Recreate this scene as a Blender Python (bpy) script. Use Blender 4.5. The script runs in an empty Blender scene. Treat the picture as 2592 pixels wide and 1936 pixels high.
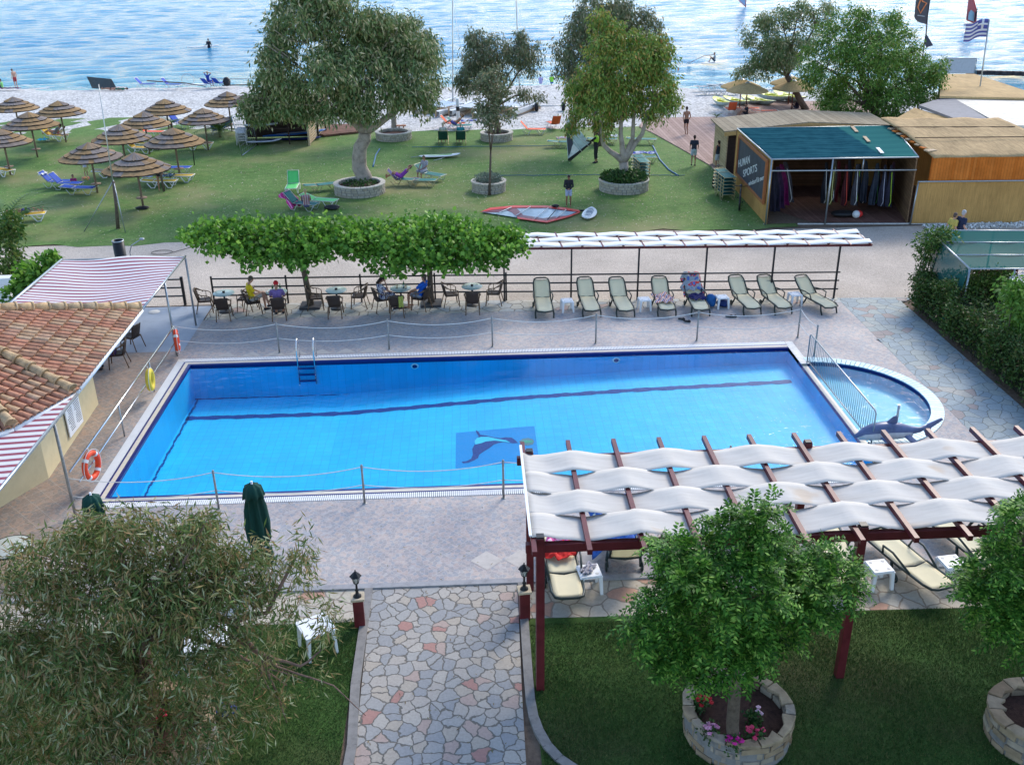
import bpy, math, random
import numpy as np
from mathutils import Vector, Matrix, Euler
random.seed(7); rng = np.random.default_rng(7)
PI = math.pi; rad = math.radians
S = bpy.context.scene; C = S.collection
# ------------------------------------------------------------ camera model
F = 2489.0; TH = rad(25.05); RO = .0135; PS = rad(2.27); H = 12.8; K = 2592/2212.
sp, cp, st, ct, sr, cr = math.sin(PS), math.cos(PS), math.sin(TH), math.cos(TH), math.sin(RO), math.cos(RO)
FW = Vector((ct*sp, ct*cp, -st)); R0 = Vector((cp, -sp, 0)); U0 = Vector((st*sp, st*cp, ct))
RR = cr*R0-sr*U0; UU = sr*R0+cr*U0
def ray(dx, dy): return FW*F+RR*(dx*K-1296)+UU*(968-dy*K)
def P(dx, dy, z=0.0):
    r = ray(dx, dy); t = (z-H)/r.z
    return Vector((r.x*t, r.y*t, z))
def PY(dx, dy, Y):
    r = ray(dx, dy); t = Y/r.y
    return Vector((r.x*t, Y, H+r.z*t))
def SC(p): return F/K/((Vector(p)-Vector((0, 0, H))).dot(FW))   # pixels per metre
# ------------------------------------------------------------ materials
MATS = {}
def nt(name):
    m = bpy.data.materials.new(name); m.use_nodes = True
    n = m.node_tree; b = n.nodes['Principled BSDF']
    return m, n.nodes, n.links, b
def ramp(N, stops, interp='LINEAR'):
    r = N.new('ShaderNodeValToRGB'); r.color_ramp.interpolation = interp
    e = r.color_ramp.elements
    while len(e) < len(stops): e.new(.5)
    for i, (p, c) in enumerate(stops): e[i].position = p; e[i].color = (*c[:3], 1)
    return r
def coords(N, L, scale=(1, 1, 1), rot=(0, 0, 0), kind='Object'):
    t = N.new('ShaderNodeTexCoord'); m = N.new('ShaderNodeMapping')
    m.inputs['Scale'].default_value = scale; m.inputs['Rotation'].default_value = rot
    L.new(t.outputs[kind], m.inputs[0]); return m.outputs[0]
def noise(N, L, co, scale, detail=4, rough=.55):
    n = N.new('ShaderNodeTexNoise'); n.inputs['Scale'].default_value = scale
    n.inputs['Detail'].default_value = detail; n.inputs['Roughness'].default_value = rough
    L.new(co, n.inputs['Vector']); return n.outputs['Fac']
def mixc(N, L, f, a, b, mode='MIX'):
    m = N.new('ShaderNodeMix'); m.data_type = 'RGBA'; m.blend_type = mode
    for s, v in ((0, f), (6, a), (7, b)):
        if hasattr(v, 'is_output'): L.new(v, m.inputs[s])
        else: m.inputs[s].default_value = v if s == 0 else (*v[:3], 1)
    return m.outputs[2]
def math_(N, L, op, a, b=0, c=None):
    m = N.new('ShaderNodeMath'); m.operation = op
    for i, v in enumerate((a, b, c)):
        if v is None: continue
        if hasattr(v, 'is_output'): L.new(v, m.inputs[i])
        else: m.inputs[i].default_value = v
    return m.outputs[0]
def bump(N, L, b, h, strength=.3, dist=.02):
    m = N.new('ShaderNodeBump'); m.inputs['Strength'].default_value = strength; m.inputs['Distance'].default_value = dist
    L.new(h, m.inputs['Height']); L.new(m.outputs[0], b.inputs['Normal'])
def M(name, col=(.5, .5, .5), rough=.6, metal=0, var=.18, scale=6, bmp=.15, bd=.01, spec=.3, trans=0):
    if name in MATS: return MATS[name]
    m, N, L, b = nt(name)
    co = coords(N, L)
    f = noise(N, L, co, scale, 5, .65)
    r = ramp(N, [(.25, [c*(1-var*1.6) for c in col]), (.5, col), (.78, [min(1, c*(1+var)) for c in col])])
    L.new(f, r.inputs[0]); L.new(r.outputs[0], b.inputs['Base Color'])
    b.inputs['Roughness'].default_value = rough; b.inputs['Metallic'].default_value = metal
    b.inputs['Specular IOR Level'].default_value = spec
    if trans: b.inputs['Transmission Weight'].default_value = trans
    if bmp: bump(N, L, b, noise(N, L, co, scale*6, 3), bmp, bd)
    MATS[name] = m; return m
def MI(name, stops, rough=.6, trans=0, var=.25, scale=12, spec=.3, bmp=0):
    """colour picked per loose piece of mesh (leaves, tiles, stones)"""
    if name in MATS: return MATS[name]
    m, N, L, b = nt(name)
    g = N.new('ShaderNodeNewGeometry'); r = ramp(N, stops); L.new(g.outputs['Random Per Island'], r.inputs[0])
    co = coords(N, L); f = noise(N, L, co, scale, 4)
    v = ramp(N, [(.2, (1-var,)*3), (.8, (1+var,)*3)]); L.new(f, v.inputs[0])
    out = mixc(N, L, 1.0, r.outputs[0], v.outputs[0], 'MULTIPLY')
    L.new(out, b.inputs['Base Color']); b.inputs['Roughness'].default_value = rough
    b.inputs['Specular IOR Level'].default_value = spec
    if bmp: bump(N, L, b, noise(N, L, co, scale*4, 3), bmp, .01)
    if trans:
        t = N.new('ShaderNodeBsdfTranslucent'); L.new(out, t.inputs[0]); x = N.new('ShaderNodeMixShader')
        x.inputs[0].default_value = trans; L.new(b.outputs[0], x.inputs[1]); L.new(t.outputs[0], x.inputs[2])
        L.new(x.outputs[0], N['Material Output'].inputs[0])
    MATS[name] = m; return m
# ------------------------------------------------------------ mesh builder
class MB:
    def __init__(s): s.v = []; s.f = []; s.m = []; s.s = []
    def add(s, vs, fs, mi=0, smooth=False, M4=None):
        o = len(s.v)
        s.v += [tuple(M4 @ Vector(p)) for p in vs] if M4 else [tuple(p) for p in vs]
        for f in fs: s.f.append(tuple(i+o for i in f)); s.m.append(mi); s.s.append(smooth)
        return s
    def box(s, c, d, rot=None, mi=0, taper=1.0):
        x, y, z = d[0]/2, d[1]/2, d[2]/2; t = taper
        vs = [(-x, -y, -z), (x, -y, -z), (x, y, -z), (-x, y, -z), (-x*t, -y*t, z), (x*t, -y*t, z), (x*t, y*t, z), (-x*t, y*t, z)]
        R = Euler(rot).to_matrix() if rot else Matrix.Identity(3)
        return s.add([R @ Vector(p)+Vector(c) for p in vs], [(0, 3, 2, 1), (4, 5, 6, 7), (0, 1, 5, 4), (1, 2, 6, 5), (2, 3, 7, 6), (3, 0, 4, 7)], mi)
    def bar(s, a, b, w, h, mi=0):
        a, b = Vector(a), Vector(b); d = b-a
        q = d.to_track_quat('Y', 'Z') if abs(d.normalized().z) < .99 else d.to_track_quat('Z', 'Y')
        R = q.to_matrix(); l = d.length
        dim = (w, l, h) if abs(d.normalized().z) < .99 else (w, h, l)
        x, y, z = [k/2 for k in dim]; c = (a+b)/2
        vs = [(-x, -y, -z), (x, -y, -z), (x, y, -z), (-x, y, -z), (-x, -y, z), (x, -y, z), (x, y, z), (-x, y, z)]
        return s.add([R @ Vector(p)+c for p in vs], [(0, 3, 2, 1), (4, 5, 6, 7), (0, 1, 5, 4), (1, 2, 6, 5), (2, 3, 7, 6), (3, 0, 4, 7)], mi)
    def sweep(s, pts, r, n=8, mi=0, closed=False, cap=True):
        pts = [Vector(p) for p in pts]; k = len(pts)
        rs = r if isinstance(r, (list, tuple)) else [r]*k
        o = len(s.v); up = None
        for i, p in enumerate(pts):
            a = pts[(i-1) % k] if (i or closed) else p; b = pts[(i+1) % k] if (i < k-1 or closed) else p
            d = (b-a).normalized() if (b-a).length > 1e-7 else Vector((0, 0, 1))
            if up is None: up = d.orthogonal().normalized()
            up = (up-d*up.dot(d)); up = up.normalized() if up.length > 1e-5 else d.orthogonal().normalized()
            w = d.cross(up)
            for j in range(n):
                t = 2*PI*j/n; s.v.append(tuple(p+(up*math.cos(t)+w*math.sin(t))*rs[i]))
        for i in range(k if closed else k-1):
            for j in range(n):
                a = o+i*n+j; b = o+i*n+(j+1) % n; c = o+((i+1) % k)*n+(j+1) % n; d = o+((i+1) % k)*n+j
                s.f.append((a, b, c, d)); s.m.append(mi); s.s.append(n > 4)
        if cap and not closed:
            s.f.append(tuple(o+j for j in range(n))[::-1]); s.m.append(mi); s.s.append(False)
            s.f.append(tuple(o+(k-1)*n+j for j in range(n))); s.m.append(mi); s.s.append(False)
        return s
    def tube(s, a, b, r, r2=None, n=8, mi=0): return s.sweep([a, b], [r, r if r2 is None else r2], n, mi)
    def lathe(s, prof, c=(0, 0, 0), n=24, mi=0, arc=2*PI, a0=0, smooth=True):
        o = len(s.v); full = arc >= 2*PI-1e-6; m = n if full else n+1
        for r, z in prof:
            for j in range(m):
                t = a0+arc*j/n; s.v.append((c[0]+r*math.cos(t), c[1]+r*math.sin(t), c[2]+z))
        for i in range(len(prof)-1):
            for j in range(n):
                j2 = (j+1) % m
                s.f.append((o+i*m+j, o+i*m+j2, o+(i+1)*m+j2, o+(i+1)*m+j)); s.m.append(mi); s.s.append(smooth)
        return s
    def ell(s, c, r, n=10, mi=0, rot=None):
        o = len(s.v); R = Euler(rot).to_matrix() if rot else Matrix.Identity(3); k = max(4, n//2+1)
        for i in range(k+1):
            p = PI*i/k
            for j in range(n):
                t = 2*PI*j/n
                s.v.append(tuple(R @ Vector((r[0]*math.sin(p)*math.cos(t), r[1]*math.sin(p)*math.sin(t), -r[2]*math.cos(p)))+Vector(c)))
        for i in range(k):
            for j in range(n):
                s.f.append((o+i*n+j, o+i*n+(j+1) % n, o+(i+1)*n+(j+1) % n, o+(i+1)*n+j)); s.m.append(mi); s.s.append(True)
        return s
    def prism(s, pts, off, mi=0):
        n = len(pts); off = Vector(off); a = [Vector(p) for p in pts]
        return s.add(a+[p+off for p in a], [tuple(range(n))[::-1], tuple(range(n, 2*n))]+[(i, (i+1) % n, n+(i+1) % n, n+i) for i in range(n)], mi)
    def quad(s, a, b, c, d, mi=0): return s.add([a, b, c, d], [(0, 1, 2, 3)], mi)
    def grid(s, f, nu, nv, mi=0, smooth=True):
        vs = [f(i/nu, j/nv) for j in range(nv+1) for i in range(nu+1)]
        fs = [(j*(nu+1)+i, j*(nu+1)+i+1, (j+1)*(nu+1)+i+1, (j+1)*(nu+1)+i) for j in range(nv) for i in range(nu)]
        return s.add(vs, fs, mi, smooth)
    def cap(s, a, b, r1, r2=None, n=10):
        r2 = r1 if r2 is None else r2; a, b = Vector(a), Vector(b)
        s.ell(a, (r1,)*3, n); s.ell(b, (r2,)*3, n); s.tube(a, b, r1, r2, n); return s
    def build(s, name, mats, parent=None, loc=None):
        me = bpy.data.meshes.new(name); me.from_pydata(s.v, [], s.f)
        for m in (mats if isinstance(mats, (list, tuple)) else [mats]): me.materials.append(m)
        me.polygons.foreach_set('material_index', s.m); me.polygons.foreach_set('use_smooth', s.s); me.update()
        o = bpy.data.objects.new(name, me); C.objects.link(o)
        if parent: o.parent = parent
        if loc is not None: o.location = loc
        return o
def solid(o, t, off=0):
    m = o.modifiers.new('Solid', 'SOLIDIFY'); m.thickness = t; m.offset = off; return o
def bev(o, w=.01, seg=2):
    m = o.modifiers.new('Bevel', 'BEVEL'); m.width = w; m.segments = seg; m.limit_method = 'ANGLE'; return o
def tag(o, label, cat, group=None, kind=None):
    o['label'] = label; o['category'] = cat
    if group: o['group'] = group
    if kind: o['kind'] = kind
    return o
def thing(name, label, cat, loc=(0, 0, 0), rz=0, group=None):
    o = bpy.data.objects.new(name, None); C.objects.link(o); o.location = loc; o.rotation_euler = (0, 0, rz); o.empty_display_size = .1
    return tag(o, label, cat, group)
def struct(o): o['kind'] = 'structure'; return o
def dup(root, loc, rz, label, group=None, scale=None):
    def cpy(o, par):
        c = o.copy(); C.objects.link(c)
        if par: c.parent = par
        for ch in o.children: cpy(ch, c)
        return c
    r = cpy(root, None); r.location = loc; r.rotation_euler = (0, 0, rz); r['label'] = label
    if group: r['group'] = group
    if scale: r.scale = (scale,)*3
    return r
PROTO = {}
def inst(key, make, name, label, cat, loc, rz, group=None, scale=None):
    """first use builds the thing, later uses copy it"""
    if key not in PROTO:
        t = thing(name, label, cat, loc, rz, group); make(t); PROTO[key] = t
        if scale: t.scale = (scale,)*3
        return t
    r = dup(PROTO[key], loc, rz, label, group, scale or 1.0); return r
def sag(a, b, s, n=12):
    a, b = Vector(a), Vector(b)
    return [a.lerp(b, i/n)-Vector((0, 0, s*4*(i/n)*(1-i/n))) for i in range(n+1)]
def npmesh(name, verts, faces_n, mats, parent=None, smooth=False, mi=None):
    """verts (n*k,3) float array of n separate k-gons"""
    nv = len(verts); nf = nv//faces_n; me = bpy.data.meshes.new(name)
    me.vertices.add(nv); me.vertices.foreach_set('co', np.asarray(verts, dtype=np.float32).ravel())
    me.loops.add(nv); me.loops.foreach_set('vertex_index', np.arange(nv, dtype=np.int32))
    me.polygons.add(nf); me.polygons.foreach_set('loop_start', np.arange(0, nv, faces_n, dtype=np.int32))
    me.polygons.foreach_set('loop_total', np.full(nf, faces_n, dtype=np.int32))
    for m in (mats if isinstance(mats, (list, tuple)) else [mats]): me.materials.append(m)
    if mi is not None: me.polygons.foreach_set('material_index', np.asarray(mi, dtype=np.int32))
    me.update(calc_edges=True)
    o = bpy.data.objects.new(name, me); C.objects.link(o)
    if parent: o.parent = parent
    return o
def unit(a): return a/np.maximum(np.linalg.norm(a, axis=1, keepdims=True), 1e-9)
def leafquads(p, d, w, L, W):
    """diamond leaves: base p, direction d, width dir w"""
    L = np.asarray(L)[:, None]; W = np.asarray(W)[:, None]
    a = p; b = p+d*L*.45+w*W*.5; c = p+d*L; e = p+d*L*.45-w*W*.5
    return np.stack([a, b, c, e], 1).reshape(-1, 3)
def satellites(lobes, k=4, f=.44):
    """smaller tufts round each lobe, so that the outline is uneven"""
    out = []
    for c, r, w in lobes:
        out.append((c, tuple(q*.82 for q in r), w))
        for _ in range(k):
            d = unit(rng.normal(size=(1, 3))+np.array([[0, 0, .25]]))[0]; s = f*(.7+.6*rng.random())
            out.append((tuple(np.array(c)+d*np.array(r)*.92), tuple(q*s for q in r), w*1.15))
    return out
def crown(name, parent, mat, lobes, n, L=.2, W=.06, droop=.6, clump=.3, per=14, wild=.5, shell=.55, sat=True):
    """leaf clumps through the outer volume of several lobes; lobes = (centre, radii, weight)"""
    if len(lobes) > 3 and sat: lobes = satellites(lobes)
    vs = []; tot = sum(l[1][0]*l[1][1]*l[2] for l in lobes)
    org = np.array(parent.location)
    for c, r, w in lobes:
        k = max(4, int(n*(r[0]*r[1]*w)/tot/per))
        d = unit(rng.normal(size=(k, 3))); rr = shell+(1-shell)*rng.random((k, 1))**.6
        rr *= 1+.16*np.sin(d[:, :1]*5+c[0])*np.cos(d[:, 1:2]*6+c[1])
        cc = np.array(c)-org+d*rr*np.array(r)
        ou = np.repeat(d, per, 0); q = np.repeat(cc, per, 0)
        off = rng.normal(size=(k*per, 3))*clump*np.array([.5, .5, .4])
        q = q+off; q[:, 2] -= droop*clump*rng.random(k*per)*1.2
        dd = ou*(1-droop)+rng.normal(size=(k*per, 3))*wild; dd[:, 2] -= droop*1.1; dd = unit(dd)
        ww = unit(np.cross(dd, rng.normal(size=(k*per, 3))))
        s = .7+.6*rng.random(k*per)
        vs.append(leafquads(q, dd, ww, L*s, W*s))
    return npmesh(name, np.concatenate(vs), 4, mat, parent)
def lobes_px(lst, Y):
    out = []
    for l in lst:
        x, y, rx, ry = l[:4]; dy = l[4] if len(l) > 4 else 0; w = l[5] if len(l) > 5 else 1
        c = PY(x, y, Y+dy); s = SC(c); out.append((tuple(c), (rx/s, (rx+ry)*.5/s, ry/s*1.02), w))
    return out
def limbs(name, parent, mat, paths):
    b = MB(); o = Vector(parent.location)
    for pts, r0, r1 in paths:
        pts = [Vector(p)-o for p in pts]; q = []
        for i in range(len(pts)-1):
            for t in (0, .34, .67): q.append(pts[i].lerp(pts[i+1], t)+(Vector([random.uniform(-1, 1) for _ in range(3)])*r0*.25 if (i or t) else Vector((0, 0, 0))))
        q.append(pts[-1]); n = len(q)
        b.sweep(q, [r0+(r1-r0)*(i/(n-1))**.8 for i in range(n)], 10)
    return b.build(name, mat, parent)
def branches(base, fork, lobes, r, sub=True):
    """trunk to the fork, then a limb to each lobe"""
    ps = [([base, fork], r, r*.72)]
    for c, rr, w in lobes:
        c = Vector(c); mid = Vector(fork).lerp(c, .5)+Vector((random.uniform(-.1, .1), random.uniform(-.1, .1), .12))*(c-Vector(fork)).length
        ps.append(([fork, mid, c], r*.42, r*.08))
        if sub:
            for k in range(3):
                e = c+Vector((random.uniform(-.8, .8)*rr[0], random.uniform(-.8, .8)*rr[1], random.uniform(-.5, .7)*rr[2]))
                ps.append(([mid.lerp(c, .5), mid.lerp(e, .7), e], r*.14, r*.03))
    return ps
# ============================================================ ground materials
def stone_mat(name, sc, cols, grout, warp=.12, edge=(.02, .05), rough=.75, bd=.012):
    m, N, L, b = nt(name); co = coords(N, L, (1, 1, 0))
    wn = N.new('ShaderNodeTexNoise'); wn.inputs['Scale'].default_value = sc*1.3; wn.inputs['Detail'].default_value = 3; L.new(co, wn.inputs[0])
    v1 = N.new('ShaderNodeVectorMath'); v1.operation = 'SUBTRACT'; L.new(wn.outputs['Color'], v1.inputs[0]); v1.inputs[1].default_value = (.5, .5, .5)
    v2 = N.new('ShaderNodeVectorMath'); v2.operation = 'SCALE'; L.new(v1.outputs[0], v2.inputs[0]); v2.inputs[3].default_value = warp
    v3 = N.new('ShaderNodeVectorMath'); v3.operation = 'ADD'; L.new(co, v3.inputs[0]); L.new(v2.outputs[0], v3.inputs[1])
    outs = []
    for ft in ('F1', 'DISTANCE_TO_EDGE'):
        v = N.new('ShaderNodeTexVoronoi'); v.voronoi_dimensions = '2D'; v.feature = ft; v.inputs['Scale'].default_value = sc; v.inputs['Randomness'].default_value = .92
        L.new(v3.outputs[0], v.inputs['Vector']); outs.append(v)
    sep = N.new('ShaderNodeSeparateColor'); L.new(outs[0].outputs['Color'], sep.inputs[0])
    r = ramp(N, cols, 'CONSTANT'); L.new(sep.outputs[0], r.inputs[0])
    f = noise(N, L, co, sc*5, 6, .7); vr = ramp(N, [(.2, (.72,)*3), (.8, (1.2,)*3)]); L.new(f, vr.inputs[0])
    c1 = mixc(N, L, 1., r.outputs[0], vr.outputs[0], 'MULTIPLY')
    e = N.new('ShaderNodeMapRange'); e.inputs[1].default_value = edge[0]; e.inputs[2].default_value = edge[1]; L.new(outs[1].outputs['Distance'], e.inputs[0])
    L.new(mixc(N, L, e.outputs[0], grout, c1), b.inputs['Base Color']); b.inputs['Roughness'].default_value = rough
    h = math_(N, L, 'ADD', e.outputs[0], math_(N, L, 'MULTIPLY', f, .35)); bump(N, L, b, h, .6, bd)
    return m
m_path = stone_mat('path_stone', 3.9, [(0, (.31, .305, .295)), (.2, (.365, .335, .30)), (.38, (.27, .275, .28)), (.55, (.375, .33, .275)), (.70, (.325, .32, .305)), (.80, (.39, .36, .32)), (.88, (.36, .19, .16)), (.94, (.38, .29, .25))], (.12, .11, .095), .2, (.03, .07))
m_flagB = stone_mat('side_flagstone', 2.7, [(0, (.30, .36, .38)), (.3, (.26, .32, .345)), (.6, (.33, .37, .355)), (.85, (.33, .28, .26)), (.93, (.38, .38, .35))], (.13, .14, .13), .15, (.015, .035))
m_strip = stone_mat('strip_flagstone', 2.3, [(0, (.44, .39, .32)), (.3, (.48, .43, .35)), (.5, (.38, .37, .33)), (.68, (.43, .39, .31)), (.84, (.42, .24, .17)), (.92, (.46, .43, .39))], (.24, .20, .16), .16, (.03, .05))
m_stripF = stone_mat('far_flagstone', 2.1, [(0, (.46, .44, .38)), (.3, (.50, .48, .41)), (.5, (.41, .43, .42)), (.68, (.46, .43, .36)), (.84, (.45, .33, .28)), (.92, (.48, .47, .43))], (.20, .18, .15), .16, (.03, .05))
def tile_mat():
    m, N, L, b = nt('terrace_tile'); co = coords(N, L, (1, 1, 0), (0, 0, PI/4))
    bt = N.new('ShaderNodeTexBrick'); bt.offset = 0; bt.inputs['Scale'].default_value = 1; bt.inputs['Brick Width'].default_value = .4; bt.inputs['Row Height'].default_value = .4
    bt.inputs['Mortar Size'].default_value = .006; bt.inputs['Mortar Smooth'].default_value = .3; L.new(co, bt.inputs[0])
    co2 = coords(N, L, (1, 1, 0))
    v = N.new('ShaderNodeTexVoronoi'); v.voronoi_dimensions = '2D'; v.inputs['Scale'].default_value = 11; L.new(co2, v.inputs['Vector'])
    ve = N.new('ShaderNodeTexVoronoi'); ve.voronoi_dimensions = '2D'; ve.feature = 'DISTANCE_TO_EDGE'; ve.inputs['Scale'].default_value = 11; L.new(co2, ve.inputs['Vector'])
    sep = N.new('ShaderNodeSeparateColor'); L.new(v.outputs['Color'], sep.inputs[0])
    r = ramp(N, [(0, (.325, .315, .32)), (.35, (.40, .355, .34)), (.6, (.30, .315, .34)), (.8, (.43, .365, .335)), (.93, (.40, .385, .385))], 'CONSTANT'); L.new(sep.outputs[1], r.inputs[0])
    er = ramp(N, [(0, (0, 0, 0)), (.06, (1, 1, 1))]); L.new(ve.outputs['Distance'], er.inputs[0])
    c = mixc(N, L, er.outputs[0], (.50, .475, .46), r.outputs[0])
    big = ramp(N, [(.3, (.76, .76, .80)), (.7, (1.18, 1.12, 1.06))]); L.new(noise(N, L, co2, .45, 5, .6), big.inputs[0])
    c = mixc(N, L, 1., c, big.outputs[0], 'MULTIPLY')
    fine = ramp(N, [(.3, (.86,)*3), (.7, (1.12,)*3)]); L.new(noise(N, L, co2, 9, 4, .7), fine.inputs[0])
    c = mixc(N, L, 1., c, fine.outputs[0], 'MULTIPLY')
    # the left yard by the kiosk is a browner batch of tile
    sx = N.new('ShaderNodeSeparateXYZ'); L.new(co2, sx.inputs[0]); mr = N.new('ShaderNodeMapRange'); mr.inputs[1].default_value = -10.6; mr.inputs[2].default_value = -9.3; L.new(sx.outputs[0], mr.inputs[0])
    brown = mixc(N, L, 1., c, (.92, .80, .68), 'MULTIPLY')
    c = mixc(N, L, mr.outputs[0], brown, c)
    c = mixc(N, L, math_(N, L, 'MULTIPLY', bt.outputs['Fac'], .75), c, (.46, .42, .37))
    L.new(c, b.inputs['Base Color']); b.inputs['Roughness'].default_value = .62; b.inputs['Specular IOR Level'].default_value = .3
    bump(N, L, b, math_(N, L, 'SUBTRACT', er.outputs[0], bt.outputs['Fac']), .25, .004); return m
m_tile = tile_mat()
m_tile2 = M('light_tile', (.46, .42, .38), .5, var=.12, scale=5, bmp=.1)
m_tile3 = M('blue_grey_paving', (.30, .34, .40), .5, var=.10, scale=2, bmp=.1)
def grass_mat(name, cols, sc=1., dry=(.16, .14, .07), fleck=False):
    m, N, L, b = nt(name); co = coords(N, L)
    r = ramp(N, [(.28, cols[0]), (.5, cols[1]), (.72, cols[2])]); L.new(noise(N, L, co, .35*sc, 7, .7), r.inputs[0])
    f = ramp(N, [(.3, (.55,)*3), (.7, (1.45,)*3)]); L.new(noise(N, L, co, 14*sc, 5, .75), f.inputs[0])
    c = mixc(N, L, 1., r.outputs[0], f.outputs[0], 'MULTIPLY'); f2 = ramp(N, [(.32, (.68, .72, .66)), (.68, (1.3, 1.24, 1.2))]); L.new(noise(N, L, co, 2.6*sc, 6, .8), f2.inputs[0]); c = mixc(N, L, 1., c, f2.outputs[0], 'MULTIPLY')
    d = ramp(N, [(.49, (0, 0, 0)), (.66, (1, 1, 1))]); L.new(noise(N, L, co, .16*sc, 5, .65), d.inputs[0])
    c = mixc(N, L, math_(N, L, 'MULTIPLY', d.outputs[0], .75), c, dry)
    L.new(c, b.inputs['Base Color']); b.inputs['Roughness'].default_value = .85; b.inputs['Specular IOR Level'].default_value = .15
    bump(N, L, b, noise(N, L, co, 22*sc, 4, .8), .5, .02); return m
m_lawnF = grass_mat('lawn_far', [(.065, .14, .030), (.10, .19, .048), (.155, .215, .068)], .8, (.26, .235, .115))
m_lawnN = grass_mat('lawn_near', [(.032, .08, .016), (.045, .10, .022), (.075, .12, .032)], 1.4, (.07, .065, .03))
def gravel_mat(name, cols, sc, bd, big=.12):
    m, N, L, b = nt(name); co = coords(N, L)
    v = N.new('ShaderNodeTexVoronoi'); v.inputs['Scale'].default_value = sc; L.new(co, v.inputs['Vector'])
    sep = N.new('ShaderNodeSeparateColor'); L.new(v.outputs['Color'], sep.inputs[0])
    r = ramp(N, [(0, cols[0]), (.5, cols[1]), (1, cols[2])]); L.new(sep.outputs[0], r.inputs[0])
    q = ramp(N, [(.28, (1-big*1.4,)*3), (.72, (1+big,)*3)]); L.new(noise(N, L, co, .35, 6, .6), q.inputs[0])
    c = mixc(N, L, 1., r.outputs[0], q.outputs[0], 'MULTIPLY'); L.new(c, b.inputs['Base Color'])
    b.inputs['Roughness'].default_value = .9; b.inputs['Specular IOR Level'].default_value = .2
    bump(N, L, b, v.outputs['Distance'], .7, bd); return m
m_road = gravel_mat('gravel_road', [(.43, .365, .30), (.50, .43, .36), (.58, .505, .425)], 26, .02, .13)
m_beach = gravel_mat('beach_pebble', [(.34, .33, .315), (.53, .515, .49), (.70, .685, .66)], 7, .06, .09)
m_dirt = M('dirt', (.17, .12, .085), .95, var=.3, scale=9, bmp=.6, bd=.02)
m_conc = M('concrete', (.22, .21, .20), .85, var=.2, scale=7, bmp=.3)
m_white = M('white_plastic', (.78, .79, .80), .45, var=.05, scale=3, bmp=.03)
m_kerb = M('pale_kerb', (.58, .57, .54), .8, var=.15)
# ============================================================ ground
gb = MB(); hx0, hx1, hy0, hy1 = -9.28, 13.2, 21.25, 29.5
def gz(y): return -.03 if y < 66 else -.03-(y-66)*.06
for (x0, x1, y0, y1) in ((-500, hx0, -30, 66), (hx1, 500, -30, 66), (hx0, hx1, -30, hy0), (hx0, hx1, hy1, 66), (-500, 500, 66, 140), (-500, 500, 140, 900)):
    gb.quad((x0, y0, gz(y0) if y0 < 140 else -4.5), (x1, y0, gz(y0) if y0 < 140 else -4.5), (x1, y1, gz(y1) if y1 < 140 else -4.5), (x0, y1, gz(y1) if y1 < 140 else -4.5))
struct(gb.build('ground', m_dirt))
# terrace of tiles with the pool cut out
tb = MB(); TX0, TX1, TY0, TY1 = -24, 13.5, 17.25, 33.45; OX0, OX1, OY0, OY1 = -9.7, 10.55, 20.85, 29.9
tb.quad((TX0, TY0, 0), (OX0, TY0, 0), (OX0, TY1, 0), (TX0, TY1, 0))
tb.quad((OX0, TY0, 0), (TX1, TY0, 0), (TX1, OY0, 0), (OX0, OY0, 0))
tb.quad((OX0, OY1, 0), (TX1, OY1, 0), (TX1, TY1, 0), (OX0, TY1, 0))
KC = (10.5, 25.55); KR = 3.0
def kid_pt(a, r): return (KC[0]+r*math.cos(a), KC[1]+r*math.sin(a), 0)
pa = None
for i in range(49):
    a = -PI/2+PI*i/48; dx, dy = math.cos(a), math.sin(a)
    ts = []
    if dx > 1e-6: ts.append((TX1+.02-KC[0])/dx)
    if dy > 1e-6: ts.append((OY1-KC[1])/dy)
    if dy < -1e-6: ts.append((OY0-KC[1])/dy)
    t = max(min(ts), KR); q = (kid_pt(a, KR), (KC[0]+dx*t, KC[1]+dy*t, 0))
    if pa: tb.quad(pa[0], pa[1], q[1], q[0])
    pa = q
for (cx, cy, n, dx) in ((.1, 18.1, 5, .75), (-8.2, 30.25, 3, .8), (-5.9, 30.3, 4, .8)):      # paler corner tiles laid in diamonds
    for k in range(n):
        x = cx+k*dx; h = .36
        if cy < 20: tb.add([(x-h, cy, .004), (x, cy-h, .004), (x+h, cy, .004), (x, cy+h, .004)], [(0, 1, 2, 3)], 1)
        else: tb.add([(x-h, cy-.25, .004), (x+h, cy-.25, .004), (x, cy+.15, .004)], [(0, 1, 2)], 1)
tb.quad((-24, 30.6, .004), (-9.75, 30.6, .004), (-9.75, 34.9, .004), (-24, 34.9, .004), 2)
struct(tb.build('terrace', [m_tile, m_tile2, m_tile3]))
s1 = MB()
FL = [(-9.7, 35.05), (-1.0, 34.75), (2.2, 34.55), (13.5, 33.95)]
for a, b_ in zip(FL[:-1], FL[1:]): s1.prism([(a[0], 33.45, .006), (b_[0], 33.45, .006), (b_[0], b_[1], .006), (a[0], a[1], .006)], (0, 0, -.1))
struct(s1.build('flagstone_pavement', m_stripF))
s2 = MB(); s2.prism([(13.5, 14.5, .005), (15.6, 14.5, .005), (15.7, 33.4, .005), (13.5, 33.4, .005)], (0, 0, -.1))
s2.prism([(13.5, 33.4, .005), (15.9, 33.4, .005), (16.3, 33.75, .005), (13.5, 33.9, .005)], (0, 0, -.1))
struct(s2.build('flagstone_walkway', m_flagB))
s3 = MB(); s3.prism([(-24, 16.35, .006), (-2.45, 16.15, .006), (-2.45, 17.25, .006), (-24, 17.25, .006)], (0, 0, -.1))
s3.prism([(.75, 16.05, .006), (13.5, 15.75, .006), (13.5, 17.25, .006), (.75, 17.25, .006)], (0, 0, -.1))
struct(s3.build('garden_pavement', m_strip))
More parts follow.
